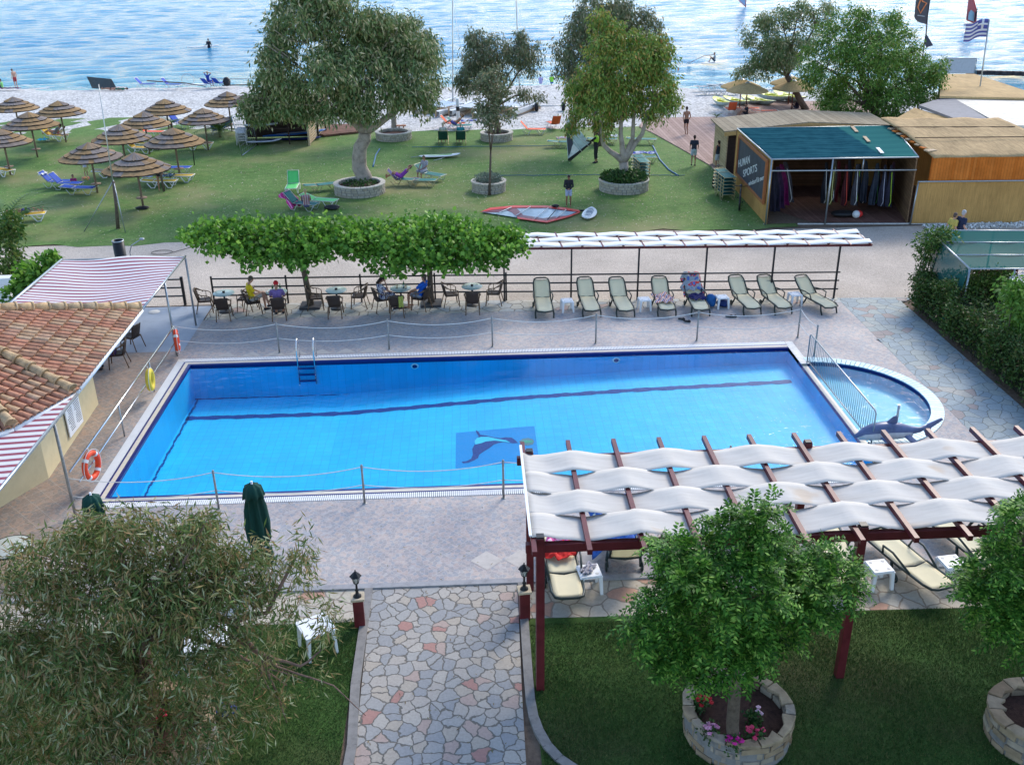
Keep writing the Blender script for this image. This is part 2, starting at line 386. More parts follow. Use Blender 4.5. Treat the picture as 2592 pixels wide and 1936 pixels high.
pb = MB(); pb.prism([(-2.22, 11, .012), (.62, 11, .012), (.66, 14, .012), (.74, 17.2, .012), (-2.36, 17.2, .012), (-2.3, 14, .012)], (0, 0, -.1)); struct(pb.build('path', m_path))
kb = MB()
for pts in ([(-2.42, 17.2), (-2.42, 14.3), (-2.33, 12.8), (-2.4, 11)], [(.83, 17.2), (.8, 14.3), (.80, 13.7), (.83, 13.3), (.90, 12.95), (1.02, 12.6), (1.2, 12.3), (1.5, 12.0), (2.0, 11.6)]):
    for a, b_ in zip(pts[:-1], pts[1:]):
        kb.bar((*a, .0), (*b_, .0), .17, .1)
struct(kb.build('path_kerb', m_conc))
k2 = MB()
k2.box((-1, 17.28, .02), (52, .16, .05)); struct(k2.build('terrace_kerb', M('kerb_grey', (.30, .30, .31), .8)))
# near lawns, with real blades
def lawn_poly(name, polys, m): 
    b = MB()
    for p in polys: b.add([(x, y, z) for x, y, z in p], [tuple(range(len(p)))])
    return struct(b.build(name, m))
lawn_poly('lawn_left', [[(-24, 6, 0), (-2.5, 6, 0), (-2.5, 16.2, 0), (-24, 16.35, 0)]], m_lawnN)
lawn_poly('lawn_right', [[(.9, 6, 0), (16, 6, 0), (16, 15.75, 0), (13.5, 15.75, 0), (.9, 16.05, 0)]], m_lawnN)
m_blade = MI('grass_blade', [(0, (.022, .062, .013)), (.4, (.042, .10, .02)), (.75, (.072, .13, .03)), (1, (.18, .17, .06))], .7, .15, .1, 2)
def blades(name, x0, x1, y0, y1, n, h, w, label):
    p = np.stack([x0+(x1-x0)*rng.random(n), y0+(y1-y0)*rng.random(n), np.zeros(n)], 1)
    a = rng.random(n)*2*PI; wv = np.stack([np.cos(a), np.sin(a), 0*a], 1)*w*(.6+.8*rng.random((n, 1)))
    patch = 1+.25*np.sin(p[:, :1]*2.1+np.sin(p[:, 1:2]*1.3)*2)
    t = np.stack([rng.normal(size=n)*.5, rng.normal(size=n)*.5, np.ones(n)], 1)*h*(.5+rng.random((n, 1)))*patch
    v = np.stack([p-wv, p+wv, p+t], 1).reshape(-1, 3)
    return tag(npmesh(name, v, 3, m_blade), label, 'grass', kind='stuff')
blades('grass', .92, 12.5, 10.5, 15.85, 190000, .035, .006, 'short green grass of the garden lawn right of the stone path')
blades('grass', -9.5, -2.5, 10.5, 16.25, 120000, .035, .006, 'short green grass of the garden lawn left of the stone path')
# road, far lawn, beach
rb = MB(); n = 60; far = []
for i in range(n+1):
    x = -60+140*i/n; d = 512 if x < 0 else 512-min(1, x/14)*18
    yy = P(900, 512)[1]-.0*x+.25*math.sin(x*.9)+.15*math.sin(x*2.3+1) if x < 13.3 else 43.0
    far.append((x, yy))
near = [(-60, 35.0), (-9.7, 35.05)]+FL[1:]+[(16.3, 33.75), (80, 33.0)]
rb.add([(x, y, -.012) for x, y in near]+[(x, y, -.012) for x, y in far[::-1]], [tuple(range(len(near)+len(far)))])
struct(rb.build('gravel_road', m_road))
lf = MB(); farL = []
def lawnend(x): return 76 if x < -24 else (76-(x+24)*.8 if x < -14 else 68.2)+.3*math.sin(x*1.7)
for i in range(n+1):
    x = -60+75*i/n; farL.append((x, lawnend(x)))
nl = [(-60+75*i/n, P(900, 512)[1]+.25*math.sin((-60+75*i/n)*.9)+.15*math.sin((-60+75*i/n)*2.3+1)+.12*random.uniform(-1, 1)) for i in range(n+1)]
for i in range(n): lf.quad((*nl[i], -.003), (*nl[i+1], -.003), (*farL[i+1], -.003), (*farL[i], -.003))
struct(lf.build('beach_lawn', m_lawnF))
bb = MB()
def shore(x): return 89.3-.105*x-(max(0, x-14)*.2)+.5*math.sin(x*.21)+.25*math.sin(x*.63+2)
def bz(x, y):
    s = shore(x); return -.008 if y < s-5 else -.008-(y-s+5)**1.25*.028
bb.grid(lambda u, v: (lambda x: (lambda y: (x, y, bz(x, y)+.03*math.sin(x*1.9+y)*(1 if y > 70 else 0)*math.sin(y*1.3)))(62+v*(shore(x)+6-62)))(-90+u*190), 190, 26)
struct(bb.build('beach', m_beach))
# sea
def sea_mat():
    m, N, L, b = nt('sea_water'); co = coords(N, L, (1, 1, 1)); co2 = coords(N, L, (.5, 1.5, 1))
    f1 = noise(N, L, co2, .55, 5, .62); f2 = noise(N, L, co2, 2.9, 5, .65)
    h = math_(N, L, 'ADD', f1, math_(N, L, 'MULTIPLY', f2, .55)); bump(N, L, b, h, 1.0, .8)
    sx = N.new('ShaderNodeSeparateXYZ'); L.new(co, sx.inputs[0])
    sh = N.new('ShaderNodeMapRange'); sh.inputs[1].default_value = 86; sh.inputs[2].default_value = 112; L.new(math_(N, L, 'ADD', sx.outputs[1], math_(N, L, 'MULTIPLY', sx.outputs[0], .15)), sh.inputs[0])
    c = mixc(N, L, sh.outputs[0], (.07, .36, .50), (.03, .27, .50)); L.new(c, b.inputs['Base Color'])
    b.inputs['Roughness'].default_value = .12; b.inputs['IOR'].default_value = 1.19; return m
sb = MB()
W = [(random.uniform(.5, 2.2), random.gauss(1.45, .45), random.uniform(0, 6.3), random.uniform(.35, 1)) for _ in range(14)]
def seaz(x, y): return sum(a*math.sin(k*(x*math.cos(t)+y*math.sin(t))+p) for k, t, p, a in W)*.022
def seap(u, v):
    y = 76+330*v**2.2; x = (-.72+1.5*u)*y*1.0; return (x, y, -.22+seaz(x, y))
sb.grid(seap, 330, 420); struct(sb.build('sea', sea_mat()))
foam = MI('sea_foam', [(0, (.75, .8, .82)), (1, (.85, .88, .9))], .6); foam.node_tree.nodes['Principled BSDF'].inputs['Alpha'].default_value = 1
fv = []
for k in range(420):
    x = random.uniform(-60, 75); y = shore(x)+abs(random.gauss(0, 1))*.9+.5
    if k > 330: x = random.uniform(12, 70); y = random.uniform(92, 170)
    l = random.uniform(.15, .8); w = random.uniform(.03, .09)
    z = -.22+seaz(x, y)+.03; fv += [(x-l, y, z), (x, y-w, z), (x+l, y+random.uniform(-.1, .1), z), (x, y+w, z)]
o = npmesh('foam', np.array(fv), 4, foam); tag(o, 'broken white foam along the shallow edge of the sea', 'foam', kind='stuff')
# ============================================================ pool
def pooltile(name, c1, c2, sc=.25, mort=(.05, .25, .45)):
    m, N, L, b = nt(name); co = coords(N, L)
    geo = N.new('ShaderNodeNewGeometry')
    bt = N.new('ShaderNodeTexBrick'); bt.offset = 0; bt.inputs['Scale'].default_value = 1; bt.inputs['Brick Width'].default_value = sc; bt.inputs['Row Height'].default_value = sc
    bt.inputs['Mortar Size'].default_value = .006; bt.inputs['Color1'].default_value = (*c1, 1); bt.inputs['Color2'].default_value = (*c2, 1); bt.inputs['Mortar'].default_value = (*mort, 1)
    wn = N.new('ShaderNodeTexNoise'); wn.inputs['Scale'].default_value = 3.2; wn.inputs['Detail'].default_value = 3; L.new(co, wn.inputs[0]); va = N.new('ShaderNodeVectorMath'); va.operation = 'MULTIPLY_ADD'; L.new(wn.outputs['Color'], va.inputs[0]); va.inputs[1].default_value = (.07, .07, 0); L.new(co, va.inputs[2]); L.new(va.outputs[0], bt.inputs[0])  # wavy joints: refraction by ripples is drawn into the tile pattern
    q = ramp(N, [(.3, (.90,)*3), (.7, (1.08,)*3)]); L.new(noise(N, L, co, .6, 5, .6), q.inputs[0])
    L.new(mixc(N, L, 1., bt.outputs[0], q.outputs[0], 'MULTIPLY'), b.inputs['Base Color']); b.inputs['Roughness'].default_value = .5; return m
m_pool = pooltile('pool_tile', (.0, .52, .89), (.0, .565, .92), .25, (.0, .38, .75))
m_poolW = pooltile('pool_wall_tile', (.01, .47, .80), (.01, .51, .85), .25, (.0, .37, .68))
m_navy = M('navy_tile', (.008, .015, .14), .3, var=.15, scale=20, bmp=.05)
m_navyL = M('lane_tile', (.0, .04, .24), .4, var=.15, scale=20, bmp=0)
m_cream = M('cream_tile', (.62, .56, .46), .4, var=.08)
X0, X1, Y0, Y1 = -9.2, 10.3, 21.35, 29.4; WZ = -.05
pool = thing('swimming_pool', 'long rectangular blue tiled swimming pool with white overflow grating', 'swimming pool', (0, 0, 0))
prof = [(X0, -1.17), (-4.3, -1.17), (-2, -1.03), (1.14, -.82), (5, -.66), (X1, -.52)]
b = MB()
for (xa, za), (xb, zb) in zip(prof[:-1], prof[1:]):
    b.quad((xa, Y0, za), (xb, Y0, zb), (xb, Y1, zb), (xa, Y1, za), 0)
    b.quad((xa, Y1, za), (xb, Y1, zb), (xb, Y1, -.02), (xa, Y1, -.02), 1); b.quad((xb, Y0, zb), (xa, Y0, za), (xa, Y0, -.02), (xb, Y0, -.02), 1)
b.quad((X0, Y0, -1.17), (X0, Y1, -1.17), (X0, Y1, -.02), (X0, Y0, -.02), 1); b.quad((X1, Y1, -.52), (X1, Y0, -.52), (X1, Y0, -.12), (X1, Y1, -.12), 1)
b.build('basin', [m_pool, m_poolW], pool)
def pz(x):
    for (xa, za), (xb, zb) in zip(prof[:-1], prof[1:]):
        if x <= xb: return za+(zb-za)*(x-xa)/(xb-xa)
    return prof[-1][1]
b = MB(); N_ = 120
def wob(x, k): return .02*math.sin(x*7+k)+.014*math.sin(x*17+k*2)+.01*math.sin(x*31+k)  # uneven edges put the refraction of rippling water into the line's shape
for i in range(N_):
    xa = X0+.05+(9.95-X0)*i/N_; xb = X0+.05+(9.95-X0)*(i+1)/N_
    b.quad((xa, 27.8+wob(xa, 0), pz(xa)+.008), (xb, 27.8+wob(xb, 0), pz(xb)+.008), (xb, 28.05+wob(xb, 2), pz(xb)+.008), (xa, 28.05+wob(xa, 2), pz(xa)+.008))
b.build('lane_line', m_navyL, pool)
b = MB()
for i in range(60):
    xa = X0+(5.2)*i/60; xb = X0+5.2*(i+1)/60; w = .06*(1-i/66)
    b.quad((xa, Y1-.02-w+wob(xa, 1)*.6-.06, -1.162), (xb, Y1-.02-w+wob(xb, 1)*.6-.06, -1.162), (xb, Y1-.03+wob(xb, 3)*.4-.03, -1.162), (xa, Y1-.03+wob(xa, 3)*.4-.03, -1.162))
for i in range(90):
    ya = Y0+8*i/90; yb = ya+8/90*(.75)
    b.quad((X0+.04+wob(ya, 1)*.7+.03, ya, -1.162), (X0+.11+wob(ya, 2)*.7+.03, ya, -1.162), (X0+.11+wob(yb, 2)*.7+.03, yb, -1.162), (X0+.04+wob(yb, 1)*.7+.03, yb, -1.162))
b.build('floor_edge_line', m_navyL, pool)
# dolphin mosaic on the sloping floor, traced in real metres
def onfloor(cx, cy):
    dx, dy = (1100+cx/6.9125)/K, (1050+cy/6.9125)/K
    z = -.85
    for _ in range(3): q = P(dx, dy, z); z = pz(q.x)
    return (q.x, q.y)
def mos(b, pts, lift, mi):
    q = [onfloor(*p) for p in pts]; n = len(q); q = [((x), y, pz(x)+lift) for x, y in q]; b.add(q, [tuple(range(n))], mi)
b = MB(); mx0, mx1, my0, my1 = -.66, 1.68, 23.85, 25.95
for i in range(8):
    xa = mx0+(mx1-mx0)*i/8; xb = mx0+(mx1-mx0)*(i+1)/8; b.quad((xa, my0, pz(xa)+.004), (xb, my0, pz(xb)+.004), (xb, my1, pz(xb)+.004), (xa, my1, pz(xa)+.004), 0)
mos(b, [(720, 265), (770, 300), (800, 350), (900, 365), (1060, 400), (1150, 410), (1230, 395), (1350, 400), (1420, 450), (1460, 495), (1380, 500), (1200, 480), (1120, 495), (1040, 520), (950, 590), (850, 650), (780, 700), (760, 760), (690, 800), (590, 840), (500, 850), (470, 825), (560, 810), (640, 770), (670, 700), (660, 600), (690, 540), (720, 500), (720, 420), (775, 385), (735, 320)], .009, 1)
mos(b, [(700, 460), (740, 410), (820, 390), (940, 390), (1100, 425), (1250, 450), (1330, 490), (1200, 475), (1050, 455), (900, 470), (820, 500), (715, 525)], .014, 2)
mos(b, [(1475, 470), (1540, 420), (1640, 405), (1720, 430), (1745, 470), (1720, 520), (1620, 540), (1540, 520)], .009, 3)
mos(b, [(1485, 475), (1600, 445), (1730, 465), (1700, 490), (1600, 500)], .014, 4)
b.build('dolphin_mosaic', [M('mosaic_field', (.0, .29, .66), .5, var=.1, scale=25, bmp=0), M('mosaic_navy', (.01, .05, .24), .5, var=.3, scale=30, bmp=0), M('mosaic_aqua', (.06, .62, .82), .5, var=.1, scale=30, bmp=0), M('mosaic_grey', (.12, .25, .28), .5, var=.3, scale=40, bmp=0), M('mosaic_green', (.07, .38, .24), .5, var=.2, scale=40, bmp=0)], pool)
def ringband(b, o0, o1, z, mi=0, sides='LTBR'):
    xa, xb, ya, yb = X0, X1, Y0, Y1
    if 'L' in sides: b.quad((xa-o1, ya-o1, z), (xa-o0, ya-o0, z), (xa-o0, yb+o0, z), (xa-o1, yb+o1, z), mi)
    if 'T' in sides: b.quad((xa-o0, yb+o0, z), (xb, yb+o0, z), (xb, yb+o1, z), (xa-o1, yb+o1, z), mi)
    if 'B' in sides: b.quad((xa-o1, ya-o1, z), (xb, ya-o1, z), (xb, ya-o0, z), (xa-o0, ya-o0, z), mi)
b = MB(); ringband(b, .0, .09, .012, 0, 'LTB'); ringband(b, .09, .21, .015, 1, 'LTB'); ringband(b, .21, .26, .012, 0, 'LTB'); ringband(b, -.002, .0, .012, 0, 'LTB')
for s_ in (0,): b.quad((X0, Y0, .012), (X1, Y0, .012), (X1, Y0, -.14), (X0, Y0, -.14), 0); b.quad((X0, Y1, -.13), (X1, Y1, -.13), (X1, Y1-.004, .012), (X0, Y1-.004, .012), 0); b.quad((X0+.004, Y0, -.07), (X0+.004, Y1, -.07), (X0+.004, Y1, .012), (X0+.004, Y0, .012), 0)
b.build('tiled_rim', [m_navy, m_cream], pool)
g = MB(); w = .022
def slats(x0, x1, y0, y1, alongx):
    p = .05 if alongx else .05
    L_ = (x1-x0) if alongx else (y1-y0); n = int(L_/p)
    for i in range(n):
        t = (i+.5)*L_/n
        if alongx: g.box((x0+t, (y0+y1)/2, .006), (w*1.5, y1-y0, .02))
        else: g.box(((x0+x1)/2, y0+t, .006), (x1-x0, w*1.5, .02))
slats(X0-.3, X1, Y0-.5, Y0-.27, True); slats(X0-.3, X1, Y1+.27, Y1+.5, True); slats(X0-.5, X0-.27, Y0-.3, Y1+.3, False)
g.build('overflow_grating', m_white, pool)
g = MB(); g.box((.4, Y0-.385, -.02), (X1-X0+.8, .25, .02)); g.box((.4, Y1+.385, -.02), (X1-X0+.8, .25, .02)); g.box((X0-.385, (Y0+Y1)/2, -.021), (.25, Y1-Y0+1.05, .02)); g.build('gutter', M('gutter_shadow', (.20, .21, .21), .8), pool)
for (x, y, sx, sy) in ((X0-.385, Y1+.39, .23, .21), (X0-.385, Y0-.385, .23, .21), (X1+.13, Y1-.42, .26, 1.82)): MB().box((x, y, .014), (sx, sy, .018)).build('corner_slab', M('coping_slab', (.64, .62, .58), .6), pool)
b = MB()
for (x, z) in ((-.64*1, -.3), (5.95, -.22)): b.lathe([(.0, 0), (.11, 0), (.13, .01)], (0, 0, 0), 14); 
b = MB()
for x in (-2.0, 4.6): b.ell((x, Y1-.012, -.26), (.13, .015, .10), 14); b.ell((x, Y1-.022, -.26), (.085, .015, .065), 12, 1)
b.build('light_fitting', [m_white, m_navy], pool)
# water: clear surface with ripples, tinted by the tiles below
def water_mat():
    m, N, L, b = nt('pool_water'); co = coords(N, L)
    g = N.new('ShaderNodeBsdfGlossy'); g.inputs['Roughness'].default_value = .04; t = N.new('ShaderNodeBsdfTransparent'); t.inputs[0].default_value = (.93, 1, 1, 1)
    bn = N.new('ShaderNodeBump'); bn.inputs['Strength'].default_value = .5; bn.inputs['Distance'].default_value = .055
    L.new(math_(N, L, 'ADD', noise(N, L, co, 2.2, 4, .55), math_(N, L, 'MULTIPLY', noise(N, L, co, 7, 3, .5), .35)), bn.inputs['Height']); L.new(bn.outputs[0], g.inputs['Normal'])
    fr = N.new('ShaderNodeFresnel'); fr.inputs[0].default_value = 1.17; L.new(bn.outputs[0], fr.inputs['Normal'])
    x = N.new('ShaderNodeMixShader'); L.new(fr.outputs[0], x.inputs[0]); L.new(t.outputs[0], x.inputs[1]); L.new(g.outputs[0], x.inputs[2]); L.new(x.outputs[0], N['Material Output'].inputs[0]); return m
m_water = water_mat()
b = MB(); b.quad((X0, Y0, WZ), (X1, Y0, WZ), (X1, Y1, WZ), (X0, Y1, WZ)); struct(b.build('pool_water', m_water))
# paddling pool
kp = thing('paddling_pool', 'shallow half-round paddling pool with pale blue edging bricks', 'paddling pool')
m_kid = pooltile('paddling_tile', (.04, .46, .68), (.05, .50, .72), .25, (.03, .36, .56)); m_kedge = MI('edging_brick', [(0, (.30, .52, .60)), (.5, (.38, .60, .68)), (1, (.46, .66, .72))], .35)
b = MB(); r = KR-.36; b.add([(KC[0], KC[1]-r, -.38)]+[(KC[0]+r*math.cos(-PI/2+PI*i/48), KC[1]+r*math.sin(-PI/2+PI*i/48), -.38) for i in range(49)], [tuple(range(50))])
b.lathe([(r, -.38), (r, -.12)], (*KC, 0), 48, 0, PI, -PI/2); b.lathe([(r, -.12), (r, .0)], (*KC, 0), 48, 1, PI, -PI/2); b.build('basin', [m_kid, m_navy], kp)
b = MB(); nb = 62
for i in range(nb):
    a0, a1 = -PI/2+PI*(i+.06)/nb, -PI/2+PI*(i+.94)/nb
    b.prism([kid_pt(a0, r+.0), kid_pt(a0, KR), kid_pt(a1, KR), kid_pt(a1, r+.0)], (0, 0, .03))
b.build('edging', m_kedge, kp)
b = MB(); b.box((10.42, 25.6, -.24), (.2, 5.6, .36)); b.box((10.42, 25.6, -.052), (.16, 5.5, .02), mi=1); b.build('dividing_wall', [M('purple_tile', (.035, .02, .22), .35, var=.3, scale=30), m_cream], kp)
b = MB(); b.add([(KC[0]+.02, KC[1]-r, WZ)]+[(KC[0]+.02+(r-.02)*math.cos(-PI/2+PI*i/48), KC[1]+r*math.sin(-PI/2+PI*i/48), WZ) for i in range(49)], [tuple(range(50))]); struct(b.build('paddling_water', m_water))
# inflatable dolphin lying on the edging of the paddling pool
q0 = P(1925, 932, .3); dt = thing('inflatable_dolphin', 'grey-blue inflatable dolphin lying on the paddling pool edge beside the railing', 'pool toy', (q0.x, q0.y, .28), rad(4)); m_dol = M('inflatable_blue', (.10, .13, .24), .3, var=.35, scale=3); m_bel = M('inflatable_pale', (.48, .48, .50), .3)
b = MB(); spine = [(-1.05, 0, -.05), (-.92, 0, -.02), (-.75, 0, .04), (-.5, 0, .08), (-.15, 0, .09), (.2, 0, .06), (.55, 0, .02), (.8, 0, .02), (.98, 0, .1)]; b.sweep(spine, [.03, .07, .15, .21, .23, .20, .12, .075, .05], 16); b.build('body', m_dol, dt)
b = MB(); b.sweep([(x, y-.06, z-.07) for x, y, z in spine[1:-2]], [.04, .12, .17, .19, .16, .09], 14); b.build('belly', m_bel, dt)
def fin(name, pts, off): bev(MB().prism(pts, off).build(name, m_dol, dt), .02)
fin('dorsal_fin', [(-.25, -.03, .25), (.12, -.03, .24), (.10, -.03, .50), (.0, -.03, .47)], (0, .06, 0)); fin('flipper', [(-.45, -.15, -.02), (-.2, -.18, -.04), (-.02, -.58, -.22), (-.2, -.52, -.2)], (0, 0, .06)); fin('flipper', [(.25, -.12, -.05), (.45, -.12, -.05), (.6, -.42, -.18), (.42, -.4, -.18)], (0, 0, .05)); fin('tail_fluke', [(.9, -.03, .04), (1.0, -.03, .18), (1.38, -.03, .34), (1.42, -.03, .28), (1.12, -.03, .06), (1.1, -.03, -.18), (1.02, -.03, -.2)], (0, .06, 0))
MB().ell((-.72, -.13, .08), (.025, .015, .025), 8).build('eye', m_navy, dt)
t_ = thing('grey_post', 'short grey post standing behind the inflatable dolphin', 'post', P(1931, 942)); MB().tube((0, 0, 0), (0, 0, .95), .035).build('shaft', M('galvanised_steel', (.36, .39, .41), .35, .7, var=.1), t_)
m_steel = M('galvanised_steel', (.36, .39, .41), .35, .7, var=.1); m_chrome = M('stainless_steel', (.7, .7, .7), .18, 1.0, var=.03, bmp=0)
fr_ = thing('pool_railing', 'grey metal bar railing between the swimming pool and the paddling pool', 'railing', (10.5, 22.7, 0))
b = MB(); b.sweep([(0, 0, 0), (0, 0, .95), (0, .08, 1.02), (0, 5.35, 1.02), (0, 5.42, .95), (0, 5.42, 0)], .022, 8); b.tube((0, 0, .12), (0, 5.42, .12), .018); b.build('rail_frame', m_steel, fr_)
b = MB()
for i in range(38): b.tube((0, .14+i*.138, .12), (0, .14+i*.138, 1.0), .009, n=6)
b.build('balusters', m_steel, fr_)
# ============================================================ pool fittings
ld = thing('pool_ladder', 'shiny steel ladder with two hooped handrails at the far edge of the swimming pool', 'ladder', (P(657, 795)[0]*1.0, Y1, 0))
for sx in (-.27, .27):
    MB().sweep([(sx, .42, 0), (sx, .42, .55), (sx, .36, .68), (sx, .24, .74), (sx, .10, .72), (sx, .0, .62), (sx, -.06, .4), (sx, -.07, -.75)], .024, 8).build('handrail', m_chrome, ld)
for z in (-.2, -.42, -.64): MB().box((0, -.07, z), (.54, .09, .03)).build('step', m_navyL, ld)
m_rope = M('white_rope', (.66, .66, .64), .8, var=.1); m_post = M('weathered_post', (.30, .30, .29), .5, .4, var=.25, scale=14)
def post_(t, h=1.06):
    b = MB(); b.tube((0, 0, 0), (0, 0, h), .028); b.ell((0, 0, h), (.032, .032, .03), 8); b.build('shaft', m_post, t)
    MB().lathe([(.0, .016), (.055, .014), (.06, 0)], n=12).build('foot_plate', m_post, t)
farp = [P(381, 766)]+[P(x, y) for x, y in ((604, 762), (841, 755), (1064, 749), (1286.7, 742), (1505, 736), (1723, 729), (1758.6, 769))]
farp = [Vector((p.x, p.y, 0)) for p in farp]
nearp = [Vector((P(x, y).x, P(x, y).y, 0)) for x, y in ((163, 1112), (473, 1099), (788, 1087), (1088, 1076))]+[Vector((3.4, 21.0, 0)), Vector((6.2, 21.0, 0))]
wherep = ['nearest the life ring at the far left corner', 'just left of the pool ladder', 'second right of the ladder', 'in front of the fourth café table', 'in front of the second beige lounger', 'in front of the lounger with blue towels', 'beside the white stool at the far right', 'at the start of the paddling pool edge']
for i, p in enumerate(farp[1:]): inst('rp', post_, 'rope_post', 'grey rope post beyond the pool, '+wherep[i+1], 'post', p, 0, 'rope posts round the swimming pool')
for i, p in enumerate(nearp[1:]): inst('rp', post_, 'rope_post', 'grey rope post before the pool, '+('above the tree crown, leftmost' , 'middle of the near side', 'left of the pergola corner', 'under the pergola cloth', 'under the pergola cloth further right')[i], 'post', p, 0, 'rope posts round the swimming pool')
k = 0
for row, nm in ((farp, 'far'), (nearp, 'near')):
    for i in range(len(row)-1):
        t = thing('safety_rope', f'pair of sagging white ropes at the {nm} pool edge, {["first","second","third","fourth","fifth","sixth","seventh"][i]} from the left', 'rope', row[i], 0, 'ropes hung between the posts')
        for z, s in ((1.02, .16), (.52, .13)):
            MB().sweep([q-row[i] for q in sag(row[i]+Vector((0, 0, z)), row[i+1]+Vector((0, 0, z)), s*(row[i+1]-row[i]).length/3)], .011, 6).build('rope', m_rope, t)
# left hand railing with life rings
lr = thing('metal_railing', 'straight two-bar steel railing along the left side of the pool', 'railing', (-9.82, 20.9, 0))
b = MB(); b.tube((0, 0, 1.0), (0, 9.4, 1.0), .026); b.build('top_rail', m_chrome, lr); b = MB(); b.tube((0, .4, .5), (0, 9.4, .5), .022); b.build('lower_rail', m_chrome, lr)
for y in (3.7, 6.6, 9.3): MB().tube((0, y, 0), (0, y, 1.0), .024).build('rail_post', m_steel, lr)
m_ring = M('orange_ring', (.78, .07, .02), .45, var=.08); m_yel = M('yellow_ring', (.72, .55, .06), .6, var=.12); m_band = M('reflective_band', (.7, .68, .66), .4)
def ring_(t, m=None, yellow=False):
    m = m or m_ring; R, r_ = (.29, .085) if not yellow else (.24, .10)
    b = MB(); n1 = 28
    b.sweep([(.02, R*math.cos(2*PI*i/n1), R*1.12*math.sin(2*PI*i/n1)) for i in range(n1)], r_*.85, 12, closed=True); b.build('ring', m, t)
    if not yellow:
        for q in range(4):
            a = PI/4+q*PI/2; b = MB(); b.sweep([(.02, R*math.cos(a+d), R*1.12*math.sin(a+d)) for d in (-.13, 0, .13)], r_*.85+.006, 12, cap=False); b.build('band', m_band, t)
    b = MB(); b.sweep([(.05, (R+.09+.02*math.sin(i*4*PI/n1))*math.cos(2*PI*i/n1), (R+.09)*1.1*math.sin(2*PI*i/n1)) for i in range(n1)], .009, 5, closed=True)
    b.sweep([(.02, 0, R*1.1+.08), (0, .02, R*1.12+.16), (-.03, 0, R+.19)], .012, 5); b.build('grab_rope', m_rope, t)
for i, (y, lb, yl) in enumerate(((21.9, 'orange life ring with pale bands hanging on the near end of the railing', 0), (30.0, 'orange life ring with pale bands hanging at the far end of the railing', 0), (27.0, 'yellow horseshoe-like foam ring tied to the middle of the railing', 1))):
    t = thing('life_ring', lb, 'life ring', (-9.72, y, .62), rad((-12, 14, 5)[i]), 'life rings on the railing'); ring_(t, m_yel if yl else m_ring, yl)
# ============================================================ fence and shade frame
m_black = M('black_paint', (.018, .018, .02), .4, var=.2); m_maroon = M('maroon_paint', (.115, .018, .022), .38, var=.25, scale=4, bmp=.05)
fe = thing('bar_fence', 'black metal fence of three horizontal bars behind the café tables and loungers', 'fence', (0, 0, 0))
for z in (.35, .68, 1.0):
    b = MB()
    for a, c in zip(FL[:-1], FL[1:]): b.bar((*a, z), (*c, z), .04, .05)
    b.build('rail', m_black, fe)
def fpt(x):
    for a, c in zip(FL[:-1], FL[1:]):
        if x <= c[0]: return Vector((x, a[1]+(c[1]-a[1])*(x-a[0])/(c[0]-a[0]), 0))
    return Vector((*FL[-1], 0))
for xx in (-9.7, -6.95, -4.2, -1.45, 1.2): MB().bar(fpt(xx), fpt(xx)+Vector((0, 0, 1.1)), .06, .06).build('fence_post', m_black, fe)
f2_ = thing('bar_fence', 'short end of black bar fence seen under the striped awning', 'fence', (-16, 35.1, 0))
for z in (.35, .68, 1.0): MB().bar((0, 0, z), (5.2, 0, z), .04, .05).build('rail', m_black, f2_)
MB().bar((5.2, 0, 0), (5.2, 0, 1.1), .09, .09).build('fence_post', m_black, f2_)
m_clothW = M('white_canvas', (.74, .74, .73), .8, var=.04, scale=2, bmp=.1)
sh = thing('woven_shade_frame', 'long low pergola of thin maroon bars woven with white canvas strips over the loungers', 'pergola')
xs = [P(d, 652)[0] for d in (1090, 1234, 1378, 1523, 1668, 1808)]; HZ = 2.0
for x in xs:
    p = fpt(x)-Vector((0, .06, 0)); MB().bar(p, p+Vector((0, 0, HZ)), .06, .06).build('post', [m_black], sh)
pa, pb_ = fpt(xs[0]-.05), fpt(xs[-1]); pb_ = Vector((14.5, 33.95, 0))
b = MB(); b.bar(pa+Vector((0, -.06, HZ+.02)), pb_+Vector((0, -.06, HZ+.02)), .07, .07); b.build('front_beam', m_maroon, sh)
b = MB(); b.bar(pa+Vector((0, .9, HZ+.14)), pb_+Vector((-.4, .9, HZ+.14)), .05, .05); b.build('rear_beam', m_maroon, sh)
nr = 19
for i in range(nr):
    x = pa.x+(pb_.x-pa.x)*i/(nr-1); y = pa.y+(pb_.y-pa.y)*i/(nr-1)
    MB().bar((x-.05, y-.2, HZ+.07), (x-.2+.0*i, y+1.35, HZ+.20), .055, .055).build('rafter', m_maroon, sh)
def tri(q):
    q = q % 2; k = 1-2*abs(q-1); return -(k*.9+.1*math.sin(k*PI/2))
for s in range(3):
    def fn(u, v, s=s):
        t = u*(nr-1); x = pa.x+(pb_.x-pa.x)*u-.06*s; y = pa.y+(pb_.y-pa.y)*u-.12+s*.48+v*.37
        return (x, y, HZ+.11+.03*tri(t+s)+(s*.46+v*.4)*.09)
    solid(MB().grid(fn, (nr-1)*6, 3).build('canvas_strip', m_clothW, sh), .006)
